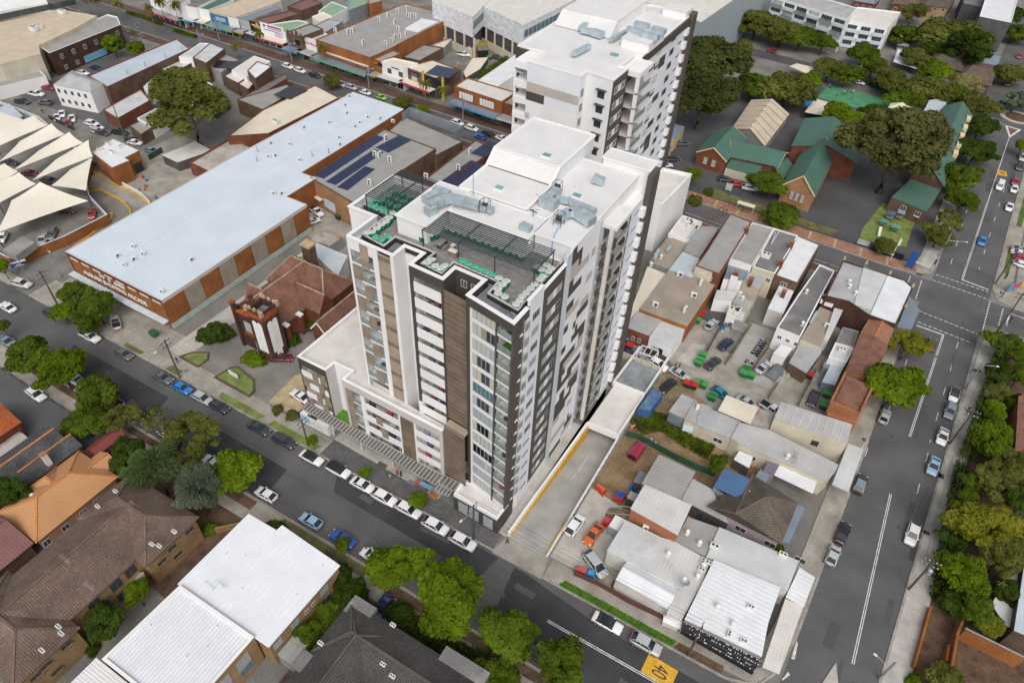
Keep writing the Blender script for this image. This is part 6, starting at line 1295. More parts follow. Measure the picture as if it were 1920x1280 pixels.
for y_ in(15,18.2,21.4,24):window(AP.root,(-89.4,13.8),(-89.4,28.4),y_-13.8,1.2,1.2,1.3,pane='glass',frame='white')
o=MB();c=t(8,190,255,4.9);o.tube([(c.x-.9,c.y+.3,5.2),(c.x+.9,c.y-.1,5.2)],.35,10);o.obj('solar_heater',M['ac'],AP.root)
gable('red_metal_roof','bungalow wing with faded red metal roof at the left edge',(-99.5,2),(-89.2,13.6),3.9,2.2,'brick_brown','roof_maroon','y',hip=.01,over=.5)
GT=gable('grey_tile_cottage','cottage with speckled grey tiled roof and orange ridge caps',(-109.3,12),(-100.2,28.6),3.8,2.4,'brick_red','tile_grey','y',hip=4,hip2=.01,over=.4,ridge='ridge_orange');gable('','',(-104.6,20),(-100.0,29.6),3.6,1.6,'brick_red','tile_grey','y',over=.3,root=GT.root,ridge='ridge_orange')
chimney(GT.root,t(8,250,20,6.4),4.5,7.2,.8,'white_dirty')
for y_ in(15,17,20):window(GT.root,(-100.5,12),(-100.5,28.6),y_-12,1.3,1.0,1.3,pane='glass',frame='white')
gable('orange_tile_house','house with vivid orange tiled roof at the left edge',(-122,16),(-113.3,27.2),4,2.4,'brick_red','tile_orange','y',over=.4,ridge='ridge_orange');gable('orange_tile_porch','rusty iron porch roof beside the vivid orange tiles',(-113.2,14),(-110.6,26),2.6,.5,'white','roof_rust','y',over=.2)
gable('maroon_shed','narrow maroon iron roofed shed under the garden trees',(-99.6,29.6),(-96.7,35.4),2.8,.7,'brick_brown','roof_redbrown','y',over=.15)
o=MB()
for k in range(6):o.prism([(-100.3+k*.45,28.6),(-100.05+k*.45,28.6),(-98.2+k*.45,31),(-98.45+k*.45,31)],2.5,2.56,True,True)
tag(o.obj('striped_awning',M['roof_redbrown']),'red and cream striped awning beside the maroon shed','awning')
CD=block('car_park_deck','rooftop car park deck under the white shade sails',[cp(u,v,2.8)for u,v in((-420,830),(60,1075),(440,925),(735,775),(610,640),(585,500),(625,400),(260,100),(-150,-60),(-600,300))],2.8,'brick_orange','asphalt_old',.9,.3,'silver_wall',cat='car park')
MB().prism([tuple(cp(u,v,4.6)[:2])for u,v in((15,1020),(150,925),(240,965),(110,1060))],2.9,4.6,True,True).obj('stair_house',M['grey_wall'],CD.root)
a_,b_=cp(110,1100,3),cp(280,1040,3)
def sail(k,pts,label):
 c=[cp(u,v,z)for u,v,z in pts];n=9;mb=MB();g=[]
 m_=(c[0]+c[1]+c[2]+c[3])/4
 for i in range(n+1):
  for j in range(n+1):
   u,v=i/n,j/n;p=c[0]*(1-u)*(1-v)+c[1]*u*(1-v)+c[2]*u*v+c[3]*(1-u)*v
   e=.16*(4*u*(1-u)*(abs(2*v-1)**2)+4*v*(1-v)*(abs(2*u-1)**2));p=p.lerp(m_,e*.3);g.append(p)
 mb.v=[tuple(p)for p in g]
 for i in range(n):
  for j in range(n):q=i*(n+1)+j;mb.f.append((q,q+n+1,q+n+2,q+1));mb.mi.append(0)
 r=thing('shade_sail',label,'shade sail',(m_.x,m_.y,0),'shade sails over the car park deck');mb.obj('canopy',M['sail'],r,True)
 for p in c[1:3]:MB().tube([(p.x,p.y,2.0),(p.x,p.y,p.z)],.12,8).obj('mast',M['dark_metal'],r)
SL=[(((160,125,6),(-200,0,9),(-200,260,6),(0,218,6)),'shade sail cut by the left picture edge, farthest from the camera'),(((235,95,9),(325,165,6.5),(-20,312,6),(-120,240,8)),'second shade sail from the far end with its peak left of the white shop'),(((355,152,9),(445,225,6.5),(-10,418,6),(138,272,6.5)),'long narrow shade sail in the middle of the far row'),(((475,210,9),(572,285,6.5),(85,477,6),(268,335,6.5)),'long narrow shade sail third from the brick workshop'),(((608,263,9),(637,378,6.5),(215,545,6),(383,398,6.5)),'shade sail whose peak points at the brick workshop'),(((632,385,7),(590,612,6.5),(350,580,6),(485,465,6.5)),'small triangular shade sail above the curved ramp'),(((30,425,7.5),(125,480,6.5),(-40,600,6),(-160,520,7)),'shade sail at the left edge behind the nearest ones'),(((130,487,9),(248,566,6.5),(-10,700,6),(-140,620,7)),'second nearest shade sail at the left edge'),(((275,553,9),(606,682,6.3),(-30,905,6),(78,680,6.5)),'nearest and largest shade sail above the red cars')]
for k,(p_,l_)in enumerate(SL):sail(k,p_,l_)
def arc(f,pts,w,z0,z1,m,nm):
 q=[f(u,v,z1)for u,v in pts];mb=MB()
 for a,b in zip(q,q[1:]):mb.bar((a.x,a.y,(z0+z1)/2),(b.x,b.y,(z0+z1)/2),w,z1-z0)
 o=mb.obj(nm,M[m]);o['kind']='structure'
arc(cp,[(590,610),(690,605),(780,650),(850,690),(890,740),(900,790),(870,830)],.35,0,.5,'paint_yellow','ramp_kerb');arc(cp,[(640,480),(740,545),(850,590),(960,650),(1020,700)],.3,0,.4,'paint_yellow','ramp_kerb');arc(cp,[(740,770),(768,760),(765,790),(700,850),(470,1020)],.3,0,.4,'paint_yellow','ramp_kerb')
arc(cp,[(800,535),(870,570),(960,620),(1020,680),(1035,715)],.15,0,1.2,'white','ramp_barrier')
b=bk('mall_roof','huge beige flat roof of a shopping mall in the top left corner',T_(0),[(-200,150),(250,68),(345,55),(540,90),(405,165),(215,255),(225,300),(0,362),(-200,400)],9,'cream_wall','roof_beige',par=.3);acs(b,T_(0),[(190,175),(215,165),(350,80)],3,s=1.6);MB().prism([tuple(t(0,u,v,12)[:2])for u,v in((-250,110),(265,15),(230,-40),(-250,20))],9,12,True).obj('clerestory',M['white'],b.root)
board(b.root,t(0,-240,118,12),t(0,265,15,12),0,40,9.4,11.4,'glass','clerestory_glass',.08)
b=bk('dark_brick_hotel','two storey dark brick building with white roof band and small windows',T_(0),[(218,258),(275,297),(672,138),(655,95),(600,80),(405,168)],8,'brick_dark','roof_grey',par=.5,cop='white');k_=E_(b)
for i in range(8):window(b.root,b.poly[k_],b.poly[(k_+1)%len(b.poly)],4+i*5.0,4.8,1.3,1.6,pane='glass',frame='white');window(b.root,b.poly[k_],b.poly[(k_+1)%len(b.poly)],4+i*5.0,1.2,1.3,1.4,pane='glass',frame='white')
board(b.root,b.poly[k_],b.poly[(k_+1)%len(b.poly)],12,22,.5,2.8,pl('bluesign',(.2,.45,.62)),'mural_sign',.08)
b=bk('white_garage_row','white garage building with an open bay at the left edge',T_(0),[(-60,430),(170,345),(255,425),(60,470),(-60,500)],4,'white','roof_grey',par=.2);board(b.root,b.poly[S_(b)],b.poly[(S_(b)+1)%len(b.poly)],4,8,.1,2.8,'black','garage_opening',.05)
r=thing('white_corner_shop','white painted two storey shop with grey hip roof and red signboard','building',t(0,430,560,0));e_=[t(0,u,v,7)for u,v in((297,472),(402,393),(585,468),(505,515))];m0=(e_[0]+e_[1])/2;m1=(e_[2]+e_[3])/2;rd=[m0 .lerp(m1,.3)+Vector((0,0,2)),m0 .lerp(m1,.85)+Vector((0,0,2))]
roof_faces(r,e_+rd,[(0,1,4),(1,2,5,4),(2,3,5),(3,0,4,5)],'roof_zinc');wq=ccw([(p.x,p.y)for p in e_]);MB().prism(wq,0,6.95,False).obj('wall',M['white'],r)
for k in range(4):
 p_,q_=wq[k],wq[(k+1)%4]
 if q_[1]<p_[1]or abs(q_[1]-p_[1])<abs(q_[0]-p_[0]):
  l_=math.hypot(q_[0]-p_[0],q_[1]-p_[1])
  for i in range(int(l_/2.6)):window(r,p_,q_,1.4+i*2.6,4.6,1.1,1.3,pane='glass',frame='metal_grey');window(r,p_,q_,1.4+i*2.6,1.4,1.1,1.3,pane='glass',frame='metal_grey')
b=bk('red_parapet_shop','long shop with pale blue roof, red parapet and brown brick side wall',T_(0),[(492,422),(985,215),(1058,272),(598,485)],7.2,'brick_brown','roof_paleblue',par=.3,cop='roof_redbrown');acs(b,T_(0),[(712,415),(813,375),(925,325),(1018,285)],4)
SB=[('silver_street_shop','silver roofed shop on the near side of the main street, left',tl,[(530,540),(735,408),(822,412),(660,545)],7,'white','roof_silver'),('jagged_roof_shop','silver roofed shop with a ragged brick edge beside it',tl,[(662,545),(828,405),(968,462),(790,600)],7,'brick_brown','roof_silver'),('black_solar_shop','low grey shop carrying black solar panels near the big gum tree',tl,[(825,625),(978,522),(1090,565),(930,690)],5,'grey_wall','roof_grey'),('white_double_shop','white roofed double shop on the near side of the main street',tl,[(1030,668),(1245,530),(1398,582),(1175,722)],6,'white','roof_mem'),('brick_gable_shop','taller white roofed shop with brown brick side wall',tl,[(1180,668),(1275,580),(1412,628),(1258,748)],7.5,'brick_brown','roof_bright'),('white_patch_roof','low white roof in front of the double shop',tl,[(960,720),(1030,680),(1175,735),(1090,790)],4.5,'brick_brown','roof_mem'),('grey_solar_shop','grey flat roofed shop with big black solar field beside the cream roof',tl,[(1080,940),(1555,800),(1650,850),(1330,1040)],5,'brick_brown','roof_grey'),('low_brick_workshop','low brick workshop with silver roof beside the parked cars',T_(0),[(575,612),(785,498),(838,560),(655,662)],4,'brick_red','roof_silver'),('flat_roof_store','small flat roofed brown brick store near the gum tree',T_(0),[(722,700),(800,665),(848,712),(785,752)],3.4,'brick_brown','roof_grey'),('grey_store','grey roofed store behind the flat roofed brick store',T_(0),[(765,660),(890,595),(935,650),(850,705)],4,'white','roof_grey'),('gum_white_roof','white sheet roof just right of the big gum tree',tl,[(1090,790),(1180,735),(1260,770),(1190,850)],4.2,'brick_brown','roof_mem'),('gum_grey_roof','grey roof half hidden by the big gum crown',tl,[(330,640),(540,545),(650,600),(470,700)],5,'brick_brown','roof_silver'),('gum_low_roof','low white roof under the gum tree',tl,[(560,860),(780,760),(900,830),(700,950)],4,'white','roof_mem'),('gum_shed_roof','dark shed roof behind the gum trunk',tl,[(700,950),(880,860),(1000,920),(850,1020)],4,'grey_dark','roof_bluegrey'),('pink_brick_yard','old pink brick walled yard beside the grey solar shop',tl,[(1110,930),(1550,690),(1560,740),(1200,960)],4,'brick_red','roof_grey_d'),('silver_skillion','small silver skillion roof against the brown brick wall',T_(0),[(800,485),(850,440),(890,460),(830,505)],5,'white','roof_silver')]
for nm,lb,f_,pts,z,wl,rf_ in SB:bb=bk(nm,lb,f_,pts,z,wl,rf_,par=.2)
solar(bpy.data.objects['black_solar_shop'],tl(840,640,5),9,4,4.9,.45,m='solar_black');solar(bpy.data.objects['grey_solar_shop'],tl(1430,900,5),10,5,4.9,.1,m='solar_black')
bk('blue_container','teal blue container stall with white roof edge at the left edge',T_(0),[(-20,610),(50,578),(128,648),(60,690)],3,pl('teal',(.03,.22,.35)),'roof_paleblue',par=0)
SN=[('white_bank','white three storey shop building at the far end of the main street',tl,[(235,-60),(545,45),(640,0),(380,-110)],9,'white','roof_grey'),('black_roof_shop','white shop with black flat roof beside the green vault',tl,[(545,45),(700,78),(900,-20),(690,-70)],8,'white','roof_grey_d'),('green_vault_shop','white shop under a dark green vaulted roof',tl,[(700,75),(812,98),(1052,2),(890,-40)],7.6,'white','roof_green'),('beige_roof_store','wide store with beige roof and blue signboards',tl,[(815,102),(1068,165),(1500,10),(1300,-60)],8,'cream_wall','roof_beige'),('slate_roof_shop','shop with slate grey roof and mural facade',tl,[(1072,168),(1182,198),(1500,80),(1390,40)],7.5,'grey_wall','roof_bluegrey'),('maroon_roof_shop','shop with faded maroon roof and black and yellow sign',tl,[(1182,200),(1312,242),(1690,125),(1580,100)],7,'brick_brown','roof_maroon'),('pale_green_shop','shop with pale green roof and white bank style sign',tl,[(1302,242),(1555,312),(1760,212),(1660,190)],7,'white','roof_green_l'),('heritage_brick_shop','old brown brick shop with arched window and stepped parapet',tl,[(1545,305),(1690,350),(1900,275),(1780,225)],8.5,'brick_brown','roof_grey'),('white_sign_shop','shop with white signboard and magenta lettering',tl,[(1690,365),(1835,415),(1960,340),(1880,290)],7,'white','roof_silver'),('rear_maroon_roof','low maroon roof behind the pale green shop',tl,[(1560,62),(1700,100),(1890,30),(1760,-25)],4,'brick_brown','roof_maroon'),('rear_green_roof','pale green roofed house behind the heritage shop',ms,[(80,100),(205,145),(345,72),(200,15)],5,'white','roof_green_l'),('rear_galv_shed','tall galvanised shed beside the rear green roof',ms,[(345,95),(520,30),(520,-40),(340,0)],6,'galv','roof_green_l'),('rear_orange_block','small orange brick block at the top edge',ms,[(525,40),(645,10),(640,-50),(520,-30)],7,'brick_orange','roof_grey'),('rear_cream_box','cream roof box on the rear of the heritage shop',ms,[(22,148),(90,195),(198,150),(125,108)],5.6,'white','roof_cream'),('rear_grey_strip','long grey roof between heritage shop and orange store',ms,[(-20,260),(60,340),(300,190),(170,170)],5.5,'galv','roof_zinc'),('orange_store','big orange painted brick store with grey flat roof and many vents',ms,[(55,352),(540,512),(720,432),(875,348),(1292,142),(842,28)],9,'brick_orange','roof_grey'),('mott_shop','small orange brick shop with yellow and black sign',ms,[(542,515),(636,548),(815,475),(730,440)],8,'brick_orange','roof_grey'),('white_shop','white painted two storey shop with two shuttered windows',ms,[(636,545),(832,605),(965,562),(745,515)],8,'white','roof_cream'),('yellow_pier_shop','dark brick shop with two yellow piers and a black panel',ms,[(845,595),(1122,695),(1352,622),(1095,530)],7.5,'brick_brown','roof_cream'),('red_brick_arcade','orange red brick shop with white shutters opposite the tower',ms,[(1290,765),(1712,905),(1835,820),(1405,690)],8,'brick_orange','roof_mem'),('grey_parapet_shop','red brick shop with grey parapet partly behind the rear tower',ms,[(1715,910),(1900,965),(1990,880),(1840,825)],7.5,'brick_red','roof_tan'),('long_white_roof','long white roofed annex behind the red brick shop',ms,[(1500,715),(1845,480),(1990,560),(1640,790)],5.5,'white','roof_bright'),('rear_grey_annex','row of grey roofed sheds behind the orange store',ms,[(830,505),(1010,395),(1190,425),(980,540)],4,'brick_brown','roof_grey'),('cream_rear_annex','cream roofed shed behind the orange store',ms,[(1080,405),(1190,360),(1290,330),(1200,425)],3.5,'grey_wall','roof_cream')]
NSH={}
for nm,lb,f_,pts,z,wl,rf_ in SN:NSH[nm]=bk(nm,lb,f_,pts,z,wl,rf_,par=.35)
b=NSH['orange_store'];acs(b,ms,[(232,290),(345,300),(380,300),(395,280),(618,190),(700,155),(785,115),(872,95),(875,150),(908,160),(940,165),(760,215),(790,275),(480,400),(730,380),(762,350),(805,340),(862,320),(680,410)],1,s=1.2)
ws=sheet_b(ms,[(840,260),(1000,165),(1145,195),(960,290)],8.9,'roof_bright','roof_sheet',b.root)
solar(NSH['yellow_pier_shop'],ms(1030,650,7.5),9,5,7.35,.1,m='solar')
def front(nm):b=NSH[nm];k=S_(b);return b,b.poly[k],b.poly[(k+1)%len(b.poly)]
def awn(nm,m_='roof_grey',fas='white',z=3.6,dep=3.4):
 b,p,q=front(nm);l=math.hypot(q[0]-p[0],q[1]-p[1]);board(b.root,p,q,0,l,z,z+.14,m_,'awning',dep);board(b.root,p,q,0,l,z-.5,z+.16,fas,'awning_fascia',.08,dep);n=max(2,int(l/3.2))
 for i in range(n):window(b.root,p,q,l*(i+.5)/n,.2,l/n*.8,2.6,pane=('glass','glass_blue','glass_black')[i%3],frame='metal_grey',bars=1)
for i,nm in enumerate(NSH):
 if nm in('long_white_roof','cream_rear_annex')or nm.startswith('rear'):continue
 awn(nm,('roof_grey','roof_silver','roof_cream','roof_bluegrey')[i%4],(pl('fas%d'%(i%6),((.55,.08,.1),(.08,.3,.55),(.6,.6,.58),(.15,.4,.2),(.5,.35,.1),(.06,.06,.07))[i%6])))
b,p,q=front('heritage_brick_shop')
for i in range(5):board(b.root,p,q,.4+i*2.2,1.4+i*2.2,8.5,9.4+(.6 if i==2 else 0),'brick_brown','parapet_step',.3,-.3)
window(b.root,p,q,5.6,4.6,3.0,2.4,pane='glass_black',frame='sandstone',bars=0)
SG=[('maroon_roof_shop',0,11,3.9,7.4,'black','','paint_yellow',1.0),('pale_green_shop',.2,12,3.9,8.4,'white','','plain_red',1.0),('pale_green_shop',12.5,21,3.9,6.6,pl('signblue',(.4,.55,.6)),'','white',1),('white_sign_shop',.3,11.5,3.9,8.2,'white','Student Mecca','plain_mag',1.2),('beige_roof_store',.2,9.5,3.9,7.2,pl('signteal',(.04,.18,.3)),'','white',1),('beige_roof_store',9.7,15,4.2,7.4,'white','','white',1),('mott_shop',1,5.5,6.2,7.3,'black','Mott','paint_yellow',1.0),('yellow_pier_shop',2.2,6.6,5.6,6.8,'black','','plain_mag',.9),('yellow_pier_shop',9.2,17,3.8,7.3,'black','','white',1),('slate_roof_shop',.3,7,3.9,7.2,pl('mural2',(.4,.42,.42)),'','white',1)]
pl('red',(.5,.03,.05));M['plain_red']=MATS['plain_red'];pl('mag',(.55,.02,.25));M['plain_mag']=MATS['plain_mag']
for nm,s0,s1,z0,z1,m_,tx,tm,sz in SG:
 b,p,q=front(nm);board(b.root,p,q,s0,s1,z0,z1,m_,'sign_board',.12)
 if tx:text(b.root,tx,p,q,s0+.5,(z0+z1)/2-.2,sz,tm,off=.15)
def strips(nm,L):
 b,p,q=front(nm)
 for s0,s1,z0,z1,c in L:board(b.root,p,q,s0,s1,z0,z1,pl('strip%02x%02x%02x'%tuple(int(x*255)for x in c),c),'printed_band',.02,.125)
strips('maroon_roof_shop',[(2,9.6,5.9,6.5,(.75,.5,.02)),(4.6,6.2,6.7,7.2,(.7,.5,.4)),(3.4,8,5.4,5.6,(.5,.5,.5))]);strips('pale_green_shop',[(3.8,11,7.3,7.9,(.5,.03,.08)),(4,10.6,6.6,7.0,(.25,.3,.6)),(1.6,11.4,5.9,6.15,(.05,.1,.4)),(1.6,2.8,7.0,7.9,(.05,.15,.5)),(7,11,5.2,5.5,(.5,.2,.35)),(7,11,4.5,4.8,(.5,.1,.15))]);strips('yellow_pier_shop',[(2.8,4.0,5.9,6.5,(.6,.02,.3)),(4.1,6.0,5.9,6.3,(.1,.3,.6))]);strips('beige_roof_store',[(3,8,5,6.4,(.35,.45,.5))])
b,p,q=front('yellow_pier_shop')
for s in(8.3,17.2):board(b.root,p,q,s,s+.9,0.2,8.6,'yellow_wall','yellow_pier',.35)
board(b.root,p,q,3.2,5.8,3.9,5.3,'cream_wall','shutter',.1)
b,p,q=front('white_shop');[window(b.root,p,q,s,4.6,1.8,1.7,pane='glass',frame='timber',bars=2)for s in(3.6,8.6)];board(b.root,p,q,4.6,8,6.8,7.2,pl('signnavy',(.05,.12,.35)),'sign_board',.1)
b,p,q=front('red_brick_arcade');l=math.hypot(q[0]-p[0],q[1]-p[1])
for s0 in(2.0,10.4):
 for k in range(5):board(b.root,p,q,s0+k*1.15,s0+k*1.15+.95,4.6,6.8,'white','shutter',.1)
b,p,q=front('orange_store');l=math.hypot(q[0]-p[0],q[1]-p[1]);board(b.root,p,q,5,l-1,5.6,5.8,'roof_cream','window_hood',1.0)
for k in range(9):window(b.root,p,q,6+k*(l-8)/9,4.6,1.6,.8,pane='glass')
gable('yellow_hut','small yellow hut with rusty iron roof behind the shops',ms(1400,430,3),ms(1580,370,3),3,2,'yellow_wall','roof_rust','x',over=.2)
bk('black_box_store','black container store beside the yellow hut',ms,[(1495,410),(1590,405),(1590,445),(1500,450)],3,'black','roof_grey_d',par=0);bk('cafe_deck','cream terrace slab with tables behind the shops',ms,[(1370,640),(1450,520),(1590,510),(1520,610),(1390,690)],2.4,'grey_dark','roof_cream',par=0)
for nm,lb,pts in(('white_office','white panelled office box raised on columns behind the shops',((1090,5),(1450,152),(1605,-5),(1230,-130))),('wide_white_office','wide white panelled office on columns beside the first one',((1545,55),(1900,225),(2480,-60),(1830,-190)))):
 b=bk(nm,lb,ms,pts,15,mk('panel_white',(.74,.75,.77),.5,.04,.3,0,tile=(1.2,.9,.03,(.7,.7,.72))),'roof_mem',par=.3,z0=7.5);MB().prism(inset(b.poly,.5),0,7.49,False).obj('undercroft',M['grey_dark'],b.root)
 board(b.root,b.poly[S_(b)],b.poly[(S_(b)+1)%4],0,24,.1,3.2,'cream_wall','fence_wall',.2,.3);k=E_(b);p,q=b.poly[k],b.poly[(k+1)%4];l=math.hypot(q[0]-p[0],q[1]-p[1]);wingrid(b,k,max(2,int(l/3)),(10.2,),2.6,2.6,pane='glass_blue',frame='dark_metal')
 for i in range(5):c=pt(b.poly[S_(b)],b.poly[(S_(b)+1)%4],2+i*5.6,-.3);bx(b.root,'column','cream_wall',c[0]-.35,c[0]+.35,c[1]-.35,c[1]+.35,0,7.48)
bk('steel_clad_hall','tall grey steel clad hall right of the rear tower',T_(2),[(985,95),(1055,128),(1275,-25),(1500,-180),(1000,-260),(700,0)],20,mk('steel_blue',(.38,.43,.46),.5,.08,.4,2,corr=('v',.6,.01,.12)),'roof_mem',par=.4)
b=bk('balcony_apartments','long white apartment block with balconies behind the school trees',T_(3),[(28,-20),(445,108),(498,45),(150,-60)],13,'white','roof_zinc',par=.3);k=S_(b);p,q=b.poly[k],b.poly[(k+1)%4];l=math.hypot(q[0]-p[0],q[1]-p[1])
for i in range(4):
 for j in range(6):
  s=l*(j+.5)/6;window(b.root,p,q,s,.6+i*3.1,l/6*.8,2.2,pane='glass' if(i+j)%3 else 'glass_lt',frame='metal_grey',bars=3);board(b.root,p,q,s-l/13.5,s+l/13.5,.2+i*3.1,1.3+i*3.1,'balu' if(i+j)%2 else 'silver_wall','balcony_front',.9,.12)
b=bk('stepped_apartments','lower stepped white apartments at the end of the long block',T_(3),[(445,112),(672,150),(742,68),(500,40)],10.5,'white','roof_mem',par=.4);k=S_(b);p,q=b.poly[k],b.poly[(k+1)%4];l=math.hypot(q[0]-p[0],q[1]-p[1])
for i in range(3):
 for j in range(3):s=l*(j+.5)/3;window(b.root,p,q,s,.6+i*3.1,l/3*.7,2.2,pane='glass',frame='metal_grey',bars=2);board(b.root,p,q,s-l/7,s+l/7,.2+i*3.1,1.3+i*3.1,'silver_wall','balcony_front',.9,.12)
b=bk('grey_brick_block','tall grey brick block with white flat roof at the top right',T_(3),[(1182,92),(1358,128),(1410,-60),(1240,-90)],13,'brick_grey','roof_bright',par=.4,cop='white')
def hq(nm,lb,f,pts,z,rise,wall,roof,s0=.25,s1=.75):
 e=[f(u,v,z)for u,v in pts];r=thing(nm,lb,'house',cent(e));m0=(e[0]+e[3])/2;m1=(e[1]+e[2])/2;rd=[m0 .lerp(m1,s0)+Vector((0,0,rise)),m0 .lerp(m1,s1)+Vector((0,0,rise))]
 roof_faces(r,e+rd,[(0,1,5,4),(1,2,5),(2,3,4,5),(3,0,4)],roof,caps=[(4,5),(0,4),(3,4),(1,5),(2,5)],capmat='ridge_brown');w=inset(ccw([(p.x,p.y)for p in e]),.4);MB().prism(w,0,z-.02,False).obj('wall',M[wall],r)
 for i in range(3):window(r,w[0],w[1],math.dist(w[0],w[1])*(i+.5)/3,1.2,1.4,1.3,pane='glass');z>5 and window(r,w[0],w[1],math.dist(w[0],w[1])*(i+.5)/3,4.2,1.4,1.3,pane='glass')
 return r
hq('brown_tile_duplex','brown tiled house at the corner near the roundabout',T_(3),[(1060,450),(1245,480),(1285,372),(1110,330)],4,2.2,'brick_brown','tile_brown');hq('blue_roof_house','house with blue grey metal roof above the brown tiled corner house',T_(3),[(1110,335),(1285,368),(1308,300),(1150,278)],4.5,1.4,'cream_wall','roof_bluegrey',.01,.99)
hq('old_tile_house','old house with dark brown tiles among the trees',T_(3),[(900,360),(1090,400),(1110,320),(930,290)],4,2,'brick_brown','tile_khaki');hq('far_brown_house','far brown tiled house at the top edge beside the apartments',T_(3),[(690,20),(850,40),(880,-30),(720,-50)],4,2,'brick_red','tile_brown');hq('yellow_brick_house','two storey yellow brick house at the top edge',T_(3),[(868,30),(1010,45),(1060,-20),(880,-30)],6,2,'brick_tan','tile_khaki');hq('slate_blue_house','far house with slate blue roof at the top edge',T_(3),[(480,5),(600,25),(640,-30),(520,-50)],4,2,'brick_red','roof_bluegrey')
hq('grey_hut','tiny grey roofed hut behind the white marquee',T_(3),[(720,250),(790,262),(805,230),(745,218)],2.6,1,'grey_wall','roof_grey');bk('white_marquee','white marquee roof among backyards',T_(3),[(700,345),(832,385),(882,312),(725,275)],3,'grey_dark','roof_bright',par=0,z0=2.8);bk('dark_deck_flats','dark balcony flats behind the grey brick block',T_(3),[(1090,20),(1190,40),(1230,-50),(1100,-60)],9,'grey_dark','roof_grey_d')
def gq(nm,lb,f,pts,z,ridge,rz,wall,roof,cat='school building',root=None,barge='cream_trim'):
 """gable roof: four eave corners, two ridge ends given as picture points at height rz; gable ends are edges 3-0 and 1-2"""
 e=[f(u,v,z)for u,v in pts];r=root or thing(nm,lb,cat,cent(e));rd=[f(u,v,rz)for u,v in ridge]
 m0=(e[0]+e[3])/2;m1=(e[1]+e[2])/2;rd=[Vector((m0 .x,m0 .y,rz)),Vector((m1 .x,m1 .y,rz))]
 o=roof_faces(r,e+rd,[(0,1,5,4),(2,3,4,5)],roof);w=ccw([(p.x,p.y)for p in e]);w=inset(w,.3);MB().prism(w,0,z-.02,False).obj('wall',M[wall],r);g=MB();d=Vector((0,0,.2))
 for a_,b_,c_ in((e[3],e[0],rd[0]),(e[1],e[2],rd[1])):
  ce=(e[0]+e[1]+e[2]+e[3])/4;k=lambda p:Vector((p.x,p.y,p.z))+(Vector((ce.x,ce.y,p.z))-Vector((p.x,p.y,p.z))).normalized()*.35-d;MB().face([k(a_),k(b_),k(c_)]).obj('gable_wall',M[wall],r)
  if barge:MB().bar(a_-d,c_-d,.14,.34).obj('barge_board',M[barge],o);MB().bar(b_-d,c_-d,.14,.34).obj('barge_board',M[barge],o)
 r_=B();r_.root=r;r_.poly=w;r_.e=e;return r_
s1=gq('school_hall','brick school hall with green gable roof and two sash windows',sc,[(322,612),(495,425),(790,490),(605,705)],4.6,[],7.6,'brick_red','roof_green')
gq('','',sc,[(640,660),(1080,755),(1180,620),(600,480)],4.4,[],6.8,'brick_red','roof_green',root=s1 .root)
e_=[sc(u,v,z)for u,v,z in((595,755,2.8),(860,830,2.8),(935,750,3.6),(655,665,3.6))];roof_faces(s1 .root,e_,[(0,1,2,3)],'roof_green','verandah_roof');MB().prism([(p.x,p.y)for p in(e_[0],e_[1],e_[2],e_[3])],0,2.6,False).obj('verandah_wall',M['cream_wall'],s1 .root)
for s in(2.6,5.2):window(s1 .root,s1 .e[0],s1 .e[3],s+.8,1.8,1.2,2.0,pane='glass_lt',frame='sandstone',sill=True,proud=.1)
s2=gq('school_chapel','tall brick school wing with green gable roof and triple window',T_(3),[(80,1030),(215,800),(375,880),(262,1095)],5.4,[],10.0,'brick_org_pale','roof_green')
for s in(3.4,4.9,6.4):window(s2 .root,s2 .e[0],s2 .e[3],s,2.2,1.0,2.4,pane='glass_lt',frame='sandstone',sill=True,proud=.12)
gq('','',T_(3),[(130,815),(205,660),(495,740),(498,912)],6.2,[],9.2,'brick_red','roof_green',root=s2 .root,barge=None);gq('','',T_(3),[(-10,900),(60,870),(150,930),(80,1010)],3.4,[],4.4,'brick_red','roof_green',root=s2 .root,barge=None)
s3=gq('green_roof_wing','long green roofed classroom wing along the right street',T_(3),[(985,1045),(1145,645),(985,588),(800,960)],5,[],8.2,'brick_brown','roof_green',barge=None)
for k in range(5):c=t(3,1115-k*18,665+k*48,6);bx(s3 .root,'dormer','cream_trim',c.x-.5,c.x+.8,c.y-1.6,c.y+1.6,5.2,6.6)
s4=bk('brick_classroom','low brown brick classroom behind the giant gum tree',T_(3),[(690,1100),(885,1180),(965,1060),(800,1000)],4.4,'brick_brown','roof_green',par=0);wins(s4,S_(s4),[(4,2.0,1.4,1.4),(8,2.0,1.4,1.4)],frame='white',sill=True);bk('white_awning_wing','white flat roofed wing beside the green classroom roof',T_(3),[(860,640),(900,560),(1000,545),(990,600)],4.5,'white','roof_paleblue',par=0)
ah=gq('beige_assembly_hall','assembly hall with beige iron gable roof and dark seams',sc,[(955,562),(1182,265),(830,135),(650,400)],4,[],6.8,'grey_wall','roof_beige',barge=None)
for k in range(6):
 f_=(k+.5)/6;a_=ah.e[0].lerp(ah.e[1],f_);b_=ah.e[3].lerp(ah.e[2],f_);c_=(a_+b_)/2;c_.z=6.84
 for q_ in(a_,b_):MB().bar(q_+Vector((0,0,.04)),c_,.12,.05).obj('roof_seam',M['grey_dark'],ah.root)
 ac(ah.root,(c_.x,c_.y,6.7),0,.8,2)
bk('sports_shelter','long cream shelter roof beside the green court',T_(3),[(205,625),(265,550),(640,660),(570,690)],3.2,'grey_dark','roof_cream',par=0,z0=2.9);bk('shade_tent','cream shade tent above the trees by the road',T_(3),[(120,370),(190,400),(285,445),(250,375),(160,355)],3.4,'grey_wall','roof_cream',par=0,z0=3)
